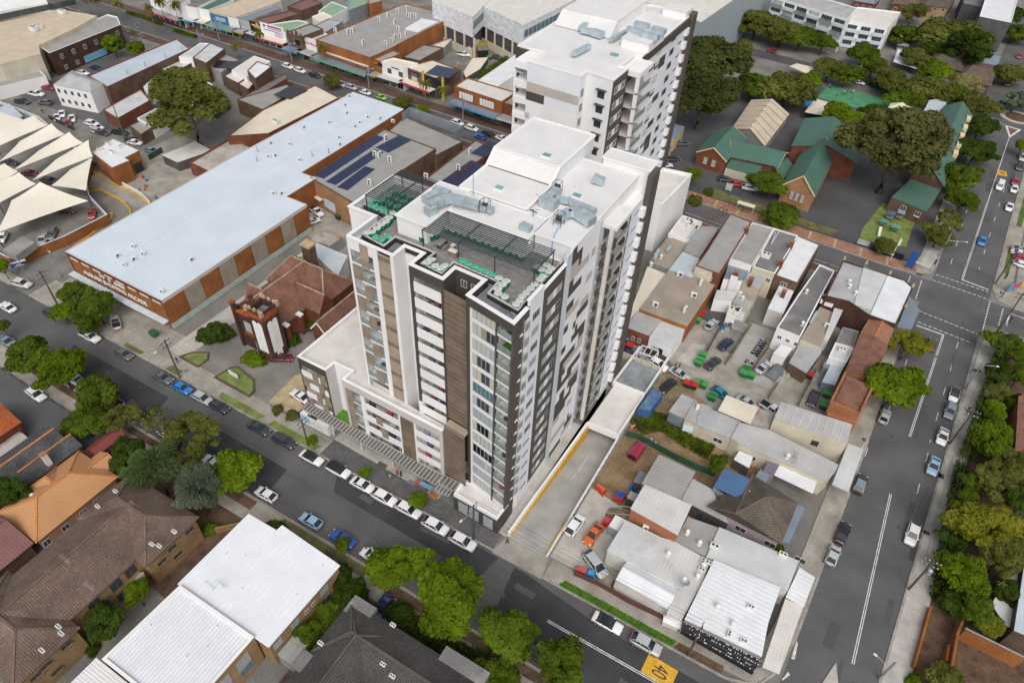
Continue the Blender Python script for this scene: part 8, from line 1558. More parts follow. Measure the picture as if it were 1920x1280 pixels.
CL=[('sedan','white',14,575,178,'white sedan driving near the left edge',KL),('suv','dark',99,588,2,'black SUV at the arcade kerb under the trees',KT),('ute','white',168,630,2,'white pickup with canopy parked before the arcade',KT),('hatch','grey',232,663,1,'grey hatchback parked alone left of the power pole',KT),('sedan','grey',305,706,1,'brownish grey sedan parked just right of the power pole',KT),('hatch','skyblue',341,726,1,'bright blue hatchback parked before the church lawn',KT),('wagon','silver',379,745,1,'silver wagon parked behind the bright blue hatchback',KT),('hatch','dark',411,761,1,'charcoal hatchback parked touching the silver wagon',KT),('sedan','dark',485,801,1,'black sedan parked before the tower car space',KT),('suv','dark',533,826,1,'dark SUV with yellow plate parked before the tower canopy',KT),('sedan','white',584,857,1,'white sedan with dark glass roof before the tower',KT),('suv','white',634,880,1,'white SUV with black roof before the tower',KT),('sedan','white',680,908,1,'white sedan with small sunroof in the middle of the white row',KT),('suv','white',720,932,1,'white SUV third from the right in the row before the tower',KT),('wagon','white',765,954,1,'white wagon partly under the young street tree by the shop',KT),('suv','white',816,985,1,'white SUV second from the right in the row before the tower',KT),('suv','white',867,1014,1,'last white SUV in the row beside the power pole',KT),('sedan','steel',13,639,2,'steel blue sedan at the left edge under the tree',KL),('suv','white',67,738,-3,'white SUV alone in the asphalt lot',KL),('ute','white',145,713,180,'white pickup hidden under the bright green street tree',KL),('ute','silver',212,752,180,'grey pickup under the mid green tree',KL),('sedan','white',313,812,180,'white sedan parked beside the bare twiggy tree',KL),('sedan','white',400,866,180,'white car almost hidden under the round street tree',KL),('hatch','white',499,926,181,'white coupe parked right of the round street tree',KL),('hatch','ltblue',583,976,181,'light blue hatchback on the near kerb',KL),('sedan','blue',643,1009,181,'dark blue sedan behind the small street tree',KL),('hatch','white',698,1041,181,'white car half hidden by the first big street tree',KL),('sedan','dark',1010,1226,181,'dark car under the big street trees at the bottom',KL),('sedan','navy',716,1137,-86,'navy car in the front yard of the dark tiled house',KL),('sedan','white',1139,1166,0,'white electric sedan with black glass roof beside the green verge',KT),('suv','silver',1211,1206,0,'silver SUV with sunroof beside the dirt verge',KT),('suv','dark',1613,907,85,'dark SUV with glass roof driving up the right street',KR),('sedan','black',1580,998,85,'black sedan parked on the left kerb of the right street',KR),('hatch','silver',1562,1040,85,'silver hatchback behind the black sedan',KR),('wagon','white',1711,1000,-95,'white wagon driving down the right street',KR),('sedan','ltblue',1751,872,-95,'light blue sedan with bonnet scoops on the right kerb',KR),('sedan','white',1768,817,-95,'white sedan parked above the light blue one',KR),('wagon','steel',1782,769,-95,'grey blue wagon parked on the right kerb',KR),('hatch','white',1790,739,-95,'white hatchback with black roof on the right kerb',KR),('sedan','dark',1747,645,85,'dark sedan waiting at the traffic lights',KR),('hatch','silver',1659,780,85,'silver hatchback half under the big street tree',KR),('hatch','skyblue',1842,451,-95,'bright blue hatchback driving towards the lights',KR),('van','white',1875,348,-95,'white van driving below the 40 patch',KR),('hatch','white',1902,354,-95,'white hatchback parked by the grass strip',KR),('sedan','white',1893,387,-95,'white sedan parked below the white hatchback',KR),('hatch','red',1904,340,-95,'red hatchback parked behind the white one',KR),('suv','dark',1912,312,-95,'dark SUV parked at the right edge',KR),('suv','silver',1918,295,-95,'grey SUV at the right edge above the dark one',KR),('hatch','red',1890,156,-95,'red car under the tree above the roundabout',KR),('sedan','red',1912,105,-95,'red sedan at the top of the right street',KR),('sedan','steel',1914,468,0,'grey car in the corner lot at the right edge',KC),('sedan','white',1914,475,0,'white car in the corner lot at the right edge',KC),('hatch','red',1916,484,0,'red car in the corner lot at the right edge',KC),('hatch','white',1917,496,0,'white hatchback nearest the corner in the lot',KC),('suv','white',1078,984,85,'white SUV with black sunroof beside the ramp wall',KY),('sedan','orange',1113,1000,-96,'orange sedan in the concrete yard',KY),('mpv','silver',1116,1057,-28,'silver people mover behind the brown fence',KY),('hatch','silver',1334,608,78,'silver hatchback on the dark asphalt beside the tan roof',KY),('sedan','navy',1361,644,76,'navy sedan in the rear lane beside the rubbish pile',KY),('sedan','dark',1337,680,74,'dark sedan parked behind the navy one',KY),('sedan','silver',1274,700,-12,'silver sedan parked across the yard',KY),('sedan','black',1252,722,-105,'black sedan with roof stripes beside the blue container',KY),('wagon','black',1231,664,-8,'black wagon by the shed door',KY),('suv','white',1233,682,-14,'white SUV behind the cream fence',KY),('sedan','navy',1181,664,-12,'dark blue car behind the cream fence',KY),('hatch','teal',1352,737,-20,'teal hatchback beside the green bins',KY),('sedan','silver',1401,754,-18,'silver car behind the pale timber roof',KY),('ute','white',1447,767,-18,'white pickup behind the rusty roof',KY),('sedan','silver',1432,688,72,'silver sedan beside the tarpaulin covered car',KY),('sedan','dark',1526,746,-92,'dark sedan in the yard beside the green bins',KY),('wagon','dark',1361,336,20,'dark wagon at the school hall',KS_),('hatch','red',1383,345,20,'red hatchback next to the dark wagon',KS_),('suv','white',1406,352,18,'white SUV half under the school tree',KS_),('suv','grey',1281,269,40,'grey SUV in the school drive',KS_),('sedan','dark',1261,298,35,'dark car in the school drive',KS_),('sedan','white',1247,309,35,'white car in the school drive behind the tower',KS_),('sedan','white',1610,154,-6,'white sedan on the road behind the court',KR),('hatch','red',1449,96,-6,'red car on the road before the apartments',KR),('sedan','dark',1394,81,-6,'dark car on the road right of the steel hall',KR),('hatch','white',1733,71,60,'white car in the backyard lane',KR),('suv','white',539,124,-2,'white SUV on the main street, leftmost of the far row',KM),('suv','white',562,132,-2,'white SUV second from the left on the main street',KM),('suv','black',590,141,-2,'black SUV on the main street beside the white ones',KM),('wagon','silver',658,163,-2,'silver wagon on the main street by the orange store',KM),('hatch','white',685,173,-2,'white hatchback on the main street by the orange store',KM),('hatch','green',714,182,-2,'lime green hatchback on the main street',KM),('suv','white',857,230,-2,'white SUV on the main street by the red brick shop',KM),('suv','white',884,240,-2,'second white SUV by the red brick shop',KM),('wagon','black',916,251,-2,'black wagon on the main street',KM),('hatch','blue',900,256,178,'bright blue hatchback on the main street',KM),('sedan','white',942,259,-2,'white sedan on the main street beside the rear tower',KM),('suv','silver',638,158,-2,'dark silver car partly under the olive street tree',KM),('suv','grey',84,192,200,'grey SUV driving in the car park lane',KC),('suv','dark',42,190,20,'dark SUV parked at the car park lane',KC),('ute','white',68,176,20,'white pickup parked at the car park lane',KC),('hatch','red',90,164,20,'red car beside the white pickup',KC),('sedan','white',107,219,-35,'white sedan behind the black fence',KC),('hatch','white',116,213,-35,'white hatchback behind the black fence',KC),('sedan','white',135,221,-35,'second white sedan behind the black fence',KC),('hatch','red',128,230,-35,'red car behind the black fence',KC),('suv','white',172,231,12,'white SUV first of the row beside the brick workshop',KC),('hatch','white',182,238,12,'white hatchback second of the row beside the brick workshop',KC),('suv','silver',183,246,12,'silver SUV third of the row beside the brick workshop',KC),('hatch','dark',192,249,12,'dark car fourth of the row beside the brick workshop',KC),('ute','black',224,248,18,'black pickup inside the cream fence',KC),('hatch','dark',247,262,18,'dark hatchback right of the black pickup',KC),('hatch','white',253,267,18,'white checkered car beside the dark hatchback',KC),('hatch','steel',284,282,12,'grey blue hatchback behind the green fence',KC),('suv','dark',172,306,60,'dark SUV between sail and brick workshop',KC),('sedan','navy',180,127,10,'navy sedan beside the dark brick building',KC),('sedan','white',155,136,10,'white car beside the dark brick building',KC),('sedan','silver',800,108,12,'silver sedan behind the orange store',KC),('ute','white',870,102,20,'white pickup behind the shops',KC),('hatch','silver',877,73,30,'silver car under the white office',KC),('hatch','dark',931,107,15,'dark car by the green bins behind the shops',KC),('sedan','maroon',528,670,32,'maroon sedan parked beside the church tower',KY),('sedan','white',563,742,175,'white car half hidden behind the podium corner',KY),('ute','silver',217,603,150,'white service pickup before the arcade shop',KY),('ute','white',593,396,-15,'white pickup beside the solar hall',KY),('hatch','white',586,414,60,'white car half hidden beside the arcade corner',KY),('suv','cream',40,531,14,'champagne SUV leaving the car park ramp',KY)]
for k,cl,px,py,an,lb,gr in CL:car(k,cl,px,py,an,lb,0.0,{'white sedan with dark glass roof before the tower':'black','white SUV with black roof before the tower':'black','white electric sedan with black glass roof beside the green verge':'black','white hatchback with black roof on the right kerb':'black','dark SUV with glass roof driving up the right street':'steel'}.get(lb),gr)
for k,cl,u,v,an,lb in(('sedan','maroon',450,745,25,'dark red sedan on the deck under the nearest sail edge'),('hatch','red',630,768,-40,'red hatchback at the corner of the parking deck'),('sedan','silver',290,945,-45,'silver sedan on the deck beside the stair house'),('wagon','grey',355,905,-45,'grey wagon next to the silver sedan on the deck'),('hatch','white',15,930,-45,'white car on the deck at the left edge'),('sedan','dark',65,415,20,'black car between the far shade sails'),('sedan','maroon',205,490,20,'maroon car between the middle shade sails'),('suv','dark',340,545,20,'dark SUV in the gap above the small sail')):
 c=cp(u,v,2.5);px=0+u*.27347;py=190+v*.27347;car(k,cl,px,py,an,lb,1.9,None,KC)
TC=thing('covered_car','car under a grey tarpaulin in the rear yard','car',t(7,45,790,0));c=t(7,45,790,.8);m=MB();g=np.random.default_rng(3);n=12
for i in range(n+1):
 for j in range(9):
  u,v=i/n*2-1,j/8*2-1;h=1.5*(1-max(0,abs(u)-.35)*.75)*(1-abs(v)**6)**.35+g.normal()*.05;m.v.append((u*2.6,v*1.25,max(.02,h)))
for i in range(n):
 for j in range(8):q=i*9+j;m.f.append((q,q+9,q+10,q+1));m.mi.append(0)
o=put('tarpaulin',m.mesh('tarpaulin',pl('tarp',(.16,.17,.19)),True));o.matrix_basis=Matrix.Translation((c.x,c.y,0))@Matrix.Rotation(R(74),4,'Z');o.parent=TC;o.matrix_parent_inverse=inv(TC)
def pole(px,py,h,label,arms=2,lamp=None,tr=False,ang=0.0,name='power_pole',mat='timber_pole'):
 b=P(px,py,.12);r=thing(name,label,'pole',b);MB().tube([(b.x,b.y,0),(b.x,b.y,h)],[.2,.13],10).obj('shaft',M[mat],r);d=Vector((math.cos(R(ang)),math.sin(R(ang)),0));tips=[]
 for k in range(arms):
  z=h-.4-k*1.1;a_=Vector((b.x,b.y,z));MB().bar(a_-d*1.2,a_+d*1.2,.12).obj('crossarm',M[mat],r);o=MB()
  for s in(-1.1,-.5,.5,1.1):q=a_+d*s;o.lathe((q.x,q.y,q.z+.06),[(.06,0),(.09,.1),(.04,.2)],6);k or tips.append(q+Vector((0,0,.25)))
  o.obj('insulators',M['ac'],r)['kind']='stuff'
 if tr:o=MB();o.lathe((b.x+.5,b.y,h-3.4),[(.35,0),(.38,1.1),(.2,1.2)],10);o.obj('transformer',M['metal_grey'],r)
 if lamp:
  e=Vector((b.x,b.y,h-2))+Vector((lamp[0],lamp[1],.5));MB().tube([(b.x,b.y,h-2),e],.05,6).obj('lamp_arm',M['metal_grey'],r);dd=Vector((lamp[0],lamp[1],0)).normalized()*.5;MB().bar(e,e+dd,.28,.14).obj('lamp_head',M['ac'],r)
 return tips
def wires(ta,tb,label,sag=.8):
 o=MB()
 for a,b in zip(ta,tb):o.tube([a.lerp(b,k/8)-Vector((0,0,sag*4*(k/8)*(1-k/8)))for k in range(9)],.02,4,False)
 tag(o.obj('power_line',M['dark_metal']),label,'wire')
p1=pole(338,708,10.5,'timber power pole before the church lawn',ang=90,lamp=(-.2,-2.2));p0=pole(110,575,10,'timber power pole under the trees before the arcade',ang=90);p2=pole(578,835,7.5,'timber power pole at the tower canopy end',ang=90);p3=pole(888,1010,10,'timber power pole before the tower corner shop',ang=90,lamp=(-.6,-2.4));p4=pole(1290,1228,9.5,'timber power pole before the black shopfront',ang=90)
e0=[Vector((-200,52,9.6))+Vector((0,s,0))for s in(-1.1,-.5,.5,1.1)];wires(e0,p0,'power lines entering at the left above the kerb');wires(p0,p1,'power lines in front of the arcade');wires(p1,p2,'power lines in front of the church');wires(p2,p3,'power lines in front of the tower canopy');wires(p3,p4,'power lines crossing the driveway')
q1=pole(1704,1104,9,'leaning looking power pole with transformer on the right footpath',2,None,True,0);q2=pole(1780,832,10,'timber power pole on the right footpath by the white sedan',2,None,False,0);q3=pole(1810,728,9,'green steel light pole on the right footpath',0,(2.4,.6),name='light_pole',mat='galv');q4=pole(1862,632,13,'tall timber pole at the traffic light corner',2,None,False,0);q5=pole(1866,532,10,'timber pole north of the traffic lights',1,None,False,0)
wires(q1,q2,'power lines along the right footpath, lower span');wires(q2,q4,'power lines along the right footpath, upper span');pole(1648,1272,6,'short light pole at the bottom of the right street',0,(-2,.5),name='light_pole',mat='galv');pole(1760,480,7,'curved street light over the school side kerb',0,(4,1),name='light_pole',mat='galv');pole(115,520,8,'slim lamp post at the car park exit',0,(-1,.6),name='light_pole',mat='galv');pole(236,263,11,'green post beside the parked car row',0,None,name='light_pole',mat='roof_green')
for px,py,l in((380,100,'flag lamp post by the teal signs'),(412,78,'flag lamp post before the beige store'),(548,118,'flag lamp post before the heritage shop'),(692,166,'flag lamp post by the orange store'),(868,228,'flag lamp post by the red brick shop')):
 b=P(px,py,0);pole(px,py,9,l,0,(2.2,.3),name='light_pole',mat='galv');o=MB();o.box(b.x-.05,b.x+.9,b.y-.02,b.y+.02,4.5,7.5);tag(o.obj('street_banner',pl('banner',(.28,.25,.48))),'purple banner on the '+l,'banner')
def signal(px,py,label,dx):
 b=P(px,py,.12);r=thing('traffic_light',label,'traffic light',b);MB().tube([(b.x,b.y,0),(b.x,b.y,3.8)],.09,8).obj('post',M['galv'],r);bx(r,'signal_head','black',b.x-.22+dx,b.x+.22+dx,b.y-.16,b.y+.16,2.7,3.9)
 for k,m_ in enumerate((pl('sig_g',(.02,.2,.06)),pl('sig_a',(.3,.2,.02)),pl('sig_r',(.35,.02,.02)))):o=MB();o.tube([(b.x+dx,b.y-.17,2.95+k*.35),(b.x+dx,b.y-.24,2.95+k*.35)],.13,10);o.obj('signal_lamp',m_,r)
signal(1742,510,'traffic light at the school corner',.2);signal(1872,537,'traffic light at the corner lot',.2);signal(1838,646,'traffic light at the lower right corner',-.2);signal(1880,618,'traffic light beside the tall timber pole',.2)
BINM={}
def bin_(f,u,v,colr,lid,label,big=False,ang=0.0):
 key=(colr,lid,big)
 if key not in BINM:
  s=1.0 if not big else 1.0;w,d,h=(.3,.36,1.0)if not big else(.68,.55,1.15);b=MB();i_=[]
  for z,k in((.08,.82),(h-.1,1.0)):i_.append([(-w*k,-d*k,z),(w*k,-d*k,z),(w*k,d*k,z),(-w*k,d*k,z)])
  for k in range(4):j=(k+1)%4;b.face([i_[0][k],i_[0][j],i_[1][j],i_[1][k]])
  b.face(i_[1]);l=MB();l.prism([(-w*1.08,-d*1.08),(w*1.08,-d*1.08),(w*1.08,d*1.1),(-w*1.08,d*1.1)],h-.09,h+.05,True,True);l.tube([(-w,d*1.1,h),(w,d*1.1,h)],.05,6);wl=MB()
  for x in(-w*.8,w*.8):wl.tube([(x-.05,d*.75,.11),(x+.05,d*.75,.11)],.11,8)
  BINM[key]=(b.mesh('bin_body',pl('bin_'+colr,{'green':(.03,.16,.05),'dark':(.03,.04,.04),'red':(.42,.04,.03)}[colr])),l.mesh('lid',pl('lid_'+lid,{'green':(.06,.30,.08),'red':(.5,.03,.03),'blue':(.02,.22,.5),'yellow':(.7,.42,.03),'dark':(.05,.1,.06)}[lid])),wl.mesh('wheels',M['tyre']))
 c=f(u,v,.5);r=thing('wheelie_bin' if not big else 'dumpster',label,'bin',(c.x,c.y,0),'bins')
 for nm,me in zip(('bin_body','lid','wheels'),BINM[key]):inst(nm,me,r,(c.x,c.y,.03),R(ang),1.15)
for u,v,cl,ld,l,bg in((98,1015,'dark','blue','dumpster with blue lid behind the cream fence',1),(127,1070,'dark','red','dumpster with red lid behind the cream fence',1),(238,1040,'dark','red','dumpster with red lid beside the gas bottles',1),(702,808,'dark','red','red lidded bin against the brick wall, farther',1),(690,825,'dark','red','red lidded bin against the brick wall, nearer',1),(668,862,'green','green','green bin below the red lidded bins',1),(712,1140,'green','green','upper of two green bins beside the dark sedan',1),(692,1185,'green','green','lower of two green bins beside the dark sedan',1),(1058,1255,'green','green','open green bin in the rear yard',1)):bin_(yd,u,v,cl,ld,l,bg)
for u,v,cl,ld,l in((908,190,'dark','red','left red lidded bin near the silver sedan'),(960,205,'dark','red','right red lidded bin near the silver sedan'),(1000,180,'green','green','left green bin beside the red lidded pair'),(1045,200,'green','green','right green bin beside the red lidded pair'),(1120,305,'green','green','green bin beside the teal hatchback'),(1000,10,'green','green','green bin near the two people')):bin_(yg,u,v,cl,ld,l,True)
for u,v,l in((290,60,'upper green bin left of the silver sedan'),(272,95,'lower green bin left of the silver sedan'),(330,110,'green bin beside the brick fence stub'),(935,260,'upper green bin beside the dark sedan'),(912,355,'lower green bin beside the dark sedan'),(20,275,'green bin behind the pale timber roof')):bin_(ye,u,v,'green','green',l,True)
bin_(ye,790,105,'dark','red','red lidded bin at the striped carport',True);bin_(P,652,408,'dark','yellow','yellow lidded bin beside the solar hall');bin_(P,659,411,'dark','yellow','second yellow lidded bin beside the solar hall');bin_(P,635,408,'dark','dark','dark dumpster beside the solar hall',True);bin_(P,289,627,'green','dark','big green dumpster at the arcade corner',True);bin_(ms,1600,520,'green','green','green dumpster behind the cafe terrace',True)
def crate(name,label,cat,f,pts,h,m_,top=None,rib=0):
 q=ccw([tuple(f(u,v,h)[:2])for u,v in pts]);r=thing(name,label,cat,cent(q));MB().prism(q,.05,h,True,True).obj('body',M[m_]if isinstance(m_,str)else m_,r);i_=inset(q,.08);MB().prism(i_,h+.01,h+.07).obj('top',M[top]if isinstance(top,str)else(top or(M[m_]if isinstance(m_,str)else m_)),r)
 for k in range(4):
  a,b=q[k],q[(k+1)%4];l=math.dist(a,b);MB().bar((*a,.05),(*a,h),.14).obj('corner_post',M[m_]if isinstance(m_,str)else m_,r)
  if rib:
   o=MB();n=int(l/rib)
   for i in range(1,n):c=pt(a,b,l*i/n,.03);o.bar((*c,.2),(*c,h-.15),.12,.06)
   if n>1:o.obj('ribs',M[m_]if isinstance(m_,str)else m_,r)['kind']='stuff'
 return r,q
ctm=mk('cont_blue',(.06,.15,.34),.6,.15,.5,3);r,q=crate('shipping_container','weathered blue shipping container beside the ramp wall','container',yg,[(615,218),(698,262),(588,412),(488,388)],2.6,ctm,mk('cont_top',(.14,.24,.42),.6,.3,.6,3),.5)
c_=max(q,key=lambda p:p[0]);k_=q.index(c_);board(r,c_,q[(k_+1)%4],.6,2.6,1.0,1.5,'white','stencil',.02,.10)
crate('skip_stall','red and orange stall box on the concrete yard','stall',yg,[(122,1040),(140,1030),(215,1075),(190,1110)],1.4,pl('stall_red',(.5,.06,.03)),pl('stall_or',(.62,.13,.05)));crate('tarp_stall','red stall box with blue tarpaulin top','stall',yg,[(285,1140),(305,1090),(388,1120),(355,1165)],1.5,pl('stall_red2',(.45,.05,.04)),pl('tarp_blue',(.02,.08,.35)));crate('red_stall','red stall beside the white tent','stall',yf,[(325,345),(350,305),(410,330),(375,375)],1.5,pl('stall_red3',(.45,.04,.05)),pl('stall_red4',(.5,.06,.07)));crate('white_tent','small white canopy tent behind the orange car','tent',yf,[(368,390),(430,295),(525,340),(450,440)],2.4,pl('tentside',(.35,.36,.38)),'white');crate('red_crate','red tarpaulin covered crate behind the brown fence','crate',yf,[(85,765),(105,730),(195,755),(175,800)],1.2,pl('crate_red',(.45,.05,.05)),pl('crate_red2',(.52,.1,.1)));crate('blue_crate','blue tarpaulin covered crate behind the brown fence','crate',yf,[(183,800),(205,757),(258,785),(238,828)],1.2,pl('crate_bl',(.03,.2,.5)),pl('crate_bl2',(.03,.3,.62)))
FT=thing('food_trailer','dark red barrel shaped food trailer on the dirt yard','trailer',yg(470,760,0));a,b=yg(435,800,1.4),yg(515,690,1.4);d=(b-a).normalized();n_=Vector((-d.y,d.x,0));m=MB();N_=10;pr=[(n_*math.cos(math.pi*k/N_)*1.05+Vector((0,0,.9+1.0*math.sin(math.pi*k/N_))))for k in range(N_+1)]+[n_*-1.05+Vector((0,0,.4)),n_*1.05+Vector((0,0,.4))]
A0,B0=Vector((a.x,a.y,0)),Vector((b.x,b.y,0));L_=len(pr)
for k in range(L_):m.face([A0+pr[k],A0+pr[(k+1)%L_],B0+pr[(k+1)%L_],B0+pr[k]])
m.face([A0+p for p in pr][::-1]);m.face([B0+p for p in pr]);m.obj('body',paint((.30,.02,.05)),FT);MB().bar(A0-d*.06+Vector((0,0,1.1)),A0-d*.1+Vector((0,0,1.1)),1.5,.9).obj('hatch',M['black'],FT)
for s in(-1,1):
 for f_ in(.3,.7):c=A0 .lerp(B0,f_)+n_*s*.95;MB().tube([c+Vector((0,0,.3))-n_*.1,c+Vector((0,0,.3))+n_*.1],.3,12).obj('wheel',M['tyre'],FT)
def fence(name,label,pts,h,m_,post=2.4,th=.06,z=0,picket=0):
 r=thing(name,label,'fence',pts[0])
 for a,b in zip(pts,pts[1:]):
  a=Vector((a[0],a[1],0));b=Vector((b[0],b[1],0));l=(b-a).length;n=max(1,int(l/post))
  for i in range(n):
   p,q=a.lerp(b,i/n),a.lerp(b,(i+1)/n);MB().bar(p+Vector((0,0,z)),p+Vector((0,0,z+h+.08)),.08).obj('post',M['grey_dark'],r)
   if picket:
    o=MB();o.bar(p+Vector((0,0,z+h)),q+Vector((0,0,z+h)),.05);o.bar(p+Vector((0,0,z+.15)),q+Vector((0,0,z+.15)),.05);k_=int((q-p).length/picket)
    for k in range(k_):c=p.lerp(q,(k+.5)/k_);o.bar(c+Vector((0,0,z+.1)),c+Vector((0,0,z+h)),.03)
    o.obj('rail_panel',M[m_],r)['kind']='stuff'
   else:MB().bar(p+Vector((0,0,z+h/2+.04)),q+Vector((0,0,z+h/2+.04)),th,h).obj('panel',M[m_]if isinstance(m_,str)else m_,r)
fence('cream_fence','cream sheet metal fence between the terrace and the parked cars',[yd(50,1110,1.2),yd(395,1255,1.2)],1.8,'cream_wall');fence('green_mesh_fence','dark green shade cloth fence across the dirt yard',[yg(385,600,.9),yg(490,630,.9),yg(780,790,.9),yg(990,890,.9),yg(1150,950,.9)],1.6,pl('shadecloth',(.03,.10,.065)))
fence('brown_fence','dark red brown timber fence along the footpath',[yf(75,800,.6),yf(265,880,.6),yf(560,1050,.6),yf(845,1180,.6)],1.4,pl('fence_brown',(.13,.05,.04)),1.6);fence('school_fence','black picket fence along the school brick footpath',[(-40,178.9),(0,177.6),(22,176.6)],1.5,'dark_metal',3,.06,.1,.5);fence('lot_fence','dark railing between the asphalt lot and footpath',[(-136,34.4),(-92.5,34.4)],1.1,'dark_metal',3,.06,.1,.5)
fence('yard_fence','timber fence between the rear yards',[ye(870,40,1),ye(720,330,1)],1.6,'timber');fence('rear_lane_fence','brown timber fence right of the silver sedan yard',[ye(560,150,.8),ye(480,270,.8)],1.5,'timber');fence('rust_lane_fence','low rusty fence along the motorcycle yard',[yd(1300,990,.8),yd(1160,1180,.8),yd(1080,1290,.8)],1.3,pl('rustf',(.2,.12,.08)));fence('tan_yard_fence','tin fence between tan roofed shop yard and rubbish heap',[yd(880,870,.8),yd(740,1120,.8)],1.5,'grey_dark');fence('mid_yard_fence','weathered fence between rubbish yard and motorcycle yard',[yd(1110,880,.8),yd(1000,1050,.8),yd(900,1200,.8)],1.3,'timber');fence('flats_fence','cream fence between apricot house and brown tiled flats',[(-87.2,6),(-87.2,27)],1.8,'cream_wall');fence('garden_wall','tan brick garden wall before the brown tiled flats',[(-69.5,30.5),(-66,34.2)],1.3,'brick_tan',9,.3);fence('footpath_rail','steel pedestrian railing on the right footpath',[(37.7,150),(35.7,129)],1.0,'metal_grey',2.2,.05,.12,.3);fence('front_fence','brick pier fence before the dark tiled house',[(-46,34),(-12,34.2)],.9,'brick_brown',3,.25);fence('carpark_fence','black fence around the small car park',[T_(0)(270,650,1),T_(0)(410,715,1)],1.5,'dark_metal',3);fence('green_yard_fence','dark green fence beside the gum tree yard',[T_(0)(830,880,1),T_(0)(905,835,1)],1.8,pl('dgreen',(.03,.09,.05)))
def person_mesh(pose,seed):
 J={'hip':(0,0,.95),'chest':(0,0,1.32),'neck':(0,0,1.50),'head':(.02,0,1.63),'top':(.02,0,1.74)};s=.22 if pose else .04
 E=[('hip','chest'),('chest','neck'),('neck','head'),('head','top')];r={'hip':.15,'chest':.17,'neck':.06,'head':.10,'top':.07}
 for n,y,f in(('l',.1,s),('r',-.1,-s)):
  J.update({n+'th':(f*.1,y,.86),n+'kn':(f*.6,y,.5),n+'an':(f*1.1-(.08 if f<0 else 0),y,.09),n+'to':(f*1.1+.15,y,.05),n+'sh':(0,y*1.9,1.43),n+'el':(-f*.5,y*2.5,1.15),n+'ha':(-f*.9+.1,y*2.5,.92),n+'fi':(-f*1.0+.14,y*2.4,.82)})
  E+=[('hip',n+'th'),(n+'th',n+'kn'),(n+'kn',n+'an'),(n+'an',n+'to'),('chest',n+'sh'),(n+'sh',n+'el'),(n+'el',n+'ha'),(n+'ha',n+'fi')];r.update({n+'th':.105,n+'kn':.07,n+'an':.05,n+'to':.04,n+'sh':.075,n+'el':.05,n+'ha':.042,n+'fi':.03})
 ks=list(J);me=bpy.data.meshes.new('b');me.from_pydata([J[k]for k in ks],[(ks.index(a),ks.index(b))for a,b in E],[]);o=bpy.data.objects.new('b',me);col.objects.link(o);md=o.modifiers.new('s','SKIN');sv=me.skin_vertices[0].data
 for i,k in enumerate(ks):sv[i].radius=(r[k],r[k]);sv[i].use_root=k=='hip'
 o.modifiers.new('d','SUBSURF').levels=1;dg=bpy.context.evaluated_depsgraph_get();nm=bpy.data.meshes.new_from_object(o.evaluated_get(dg));bpy.data.objects.remove(o);nm.materials.clear()
 for m_ in(M['skin'],M['hair'],M['skin'],M['skin']):nm.materials.append(m_)
 for p in nm.polygons:
  c=p.center;ay=abs(c.y);p.use_smooth=True;p.material_index=(1 if c.z>1.66 or(c.z>1.56 and c.x<-.01)else 0 if c.z>1.5 else 2 if(c.z>.96 and not(ay>.2 and c.z<1.1))else 0 if ay>.19 else 3)
 return nm
PM=[person_mesh(0,1),person_mesh(1,2)];NP=[0]
def person(px,py,top,leg,ang,label,pose=1,z=.12):
 c=P(px,py,z+.1);me=PM[pose];NP[0]+=1;o=bpy.data.objects.new('person',me);col.objects.link(o);o.matrix_basis=Matrix.Translation((c.x,c.y,z))@Matrix.Rotation(R(ang),4,'Z');tag(o,label,'person','people')
 for i,m_ in((2,pl('top_%d'%NP[0],top)),(3,pl('leg_%d'%NP[0],leg))):o.material_slots[i].link='OBJECT';o.material_slots[i].material=m_
for a in((333,680,(.05,.06,.1),(.05,.05,.07),0,'person in dark clothes walking beside the church lawn edging'),(349,697,(.6,.58,.55),(.3,.3,.32),180,'person in pale clothes walking near the power pole'),(687,1032,(.3,.06,.07),(.5,.48,.45),90,'person in dark red top standing in the road by the blue sedan',0,0),(951,1018,(.06,.04,.05),(.06,.04,.05),200,'person in dark clothes at the driveway apron'),(1265,690,(.08,.05,.05),(.03,.03,.04),0,'left of two people behind the silver sedan',0,.02),(1273,690,(.06,.04,.06),(.03,.03,.04),180,'right of two people behind the silver sedan',0,.02),(1813,772,(.05,.06,.12),(.04,.04,.05),85,'left of two people on the right footpath'),(1820,774,(.5,.45,.45),(.1,.1,.12),85,'right of two people on the right footpath'),(1711,505,(.2,.15,.4),(.1,.08,.2),0,'person in purple at the school corner'),(1872,555,(.05,.1,.35),(.5,.5,.55),200,'person in blue waiting at the corner lot lights'),(1850,630,(.3,.05,.1),(.04,.04,.06),20,'person in dark red at the lower right corner'),(1877,557,(.1,.12,.35),(.04,.04,.06),20,'second person waiting at the corner lot lights'),(745,890,(.5,.05,.06),(.05,.04,.05),0,'person in red under the tower canopy',0,.16),(752,893,(.04,.04,.05),(.04,.04,.05),180,'person in black under the tower canopy',0,.16),(732,898,(.45,.4,.42),(.2,.2,.2),90,'person in grey beside the canopy mat',0,.16),(798,905,(.55,.2,.03),(.3,.2,.1),90,'person in orange at the street stall',0,.16),(800,905,(.5,.1,.2),(.1,.1,.1),0,'person in pink at the street stall',0,.16),(81,213,(.05,.05,.06),(.05,.05,.06),0,'person in black by the car park lane',1,.02),(363,56,(.1,.1,.12),(.45,.05,.05),0,'person at the main street hedge',1,.12)):person(*a)
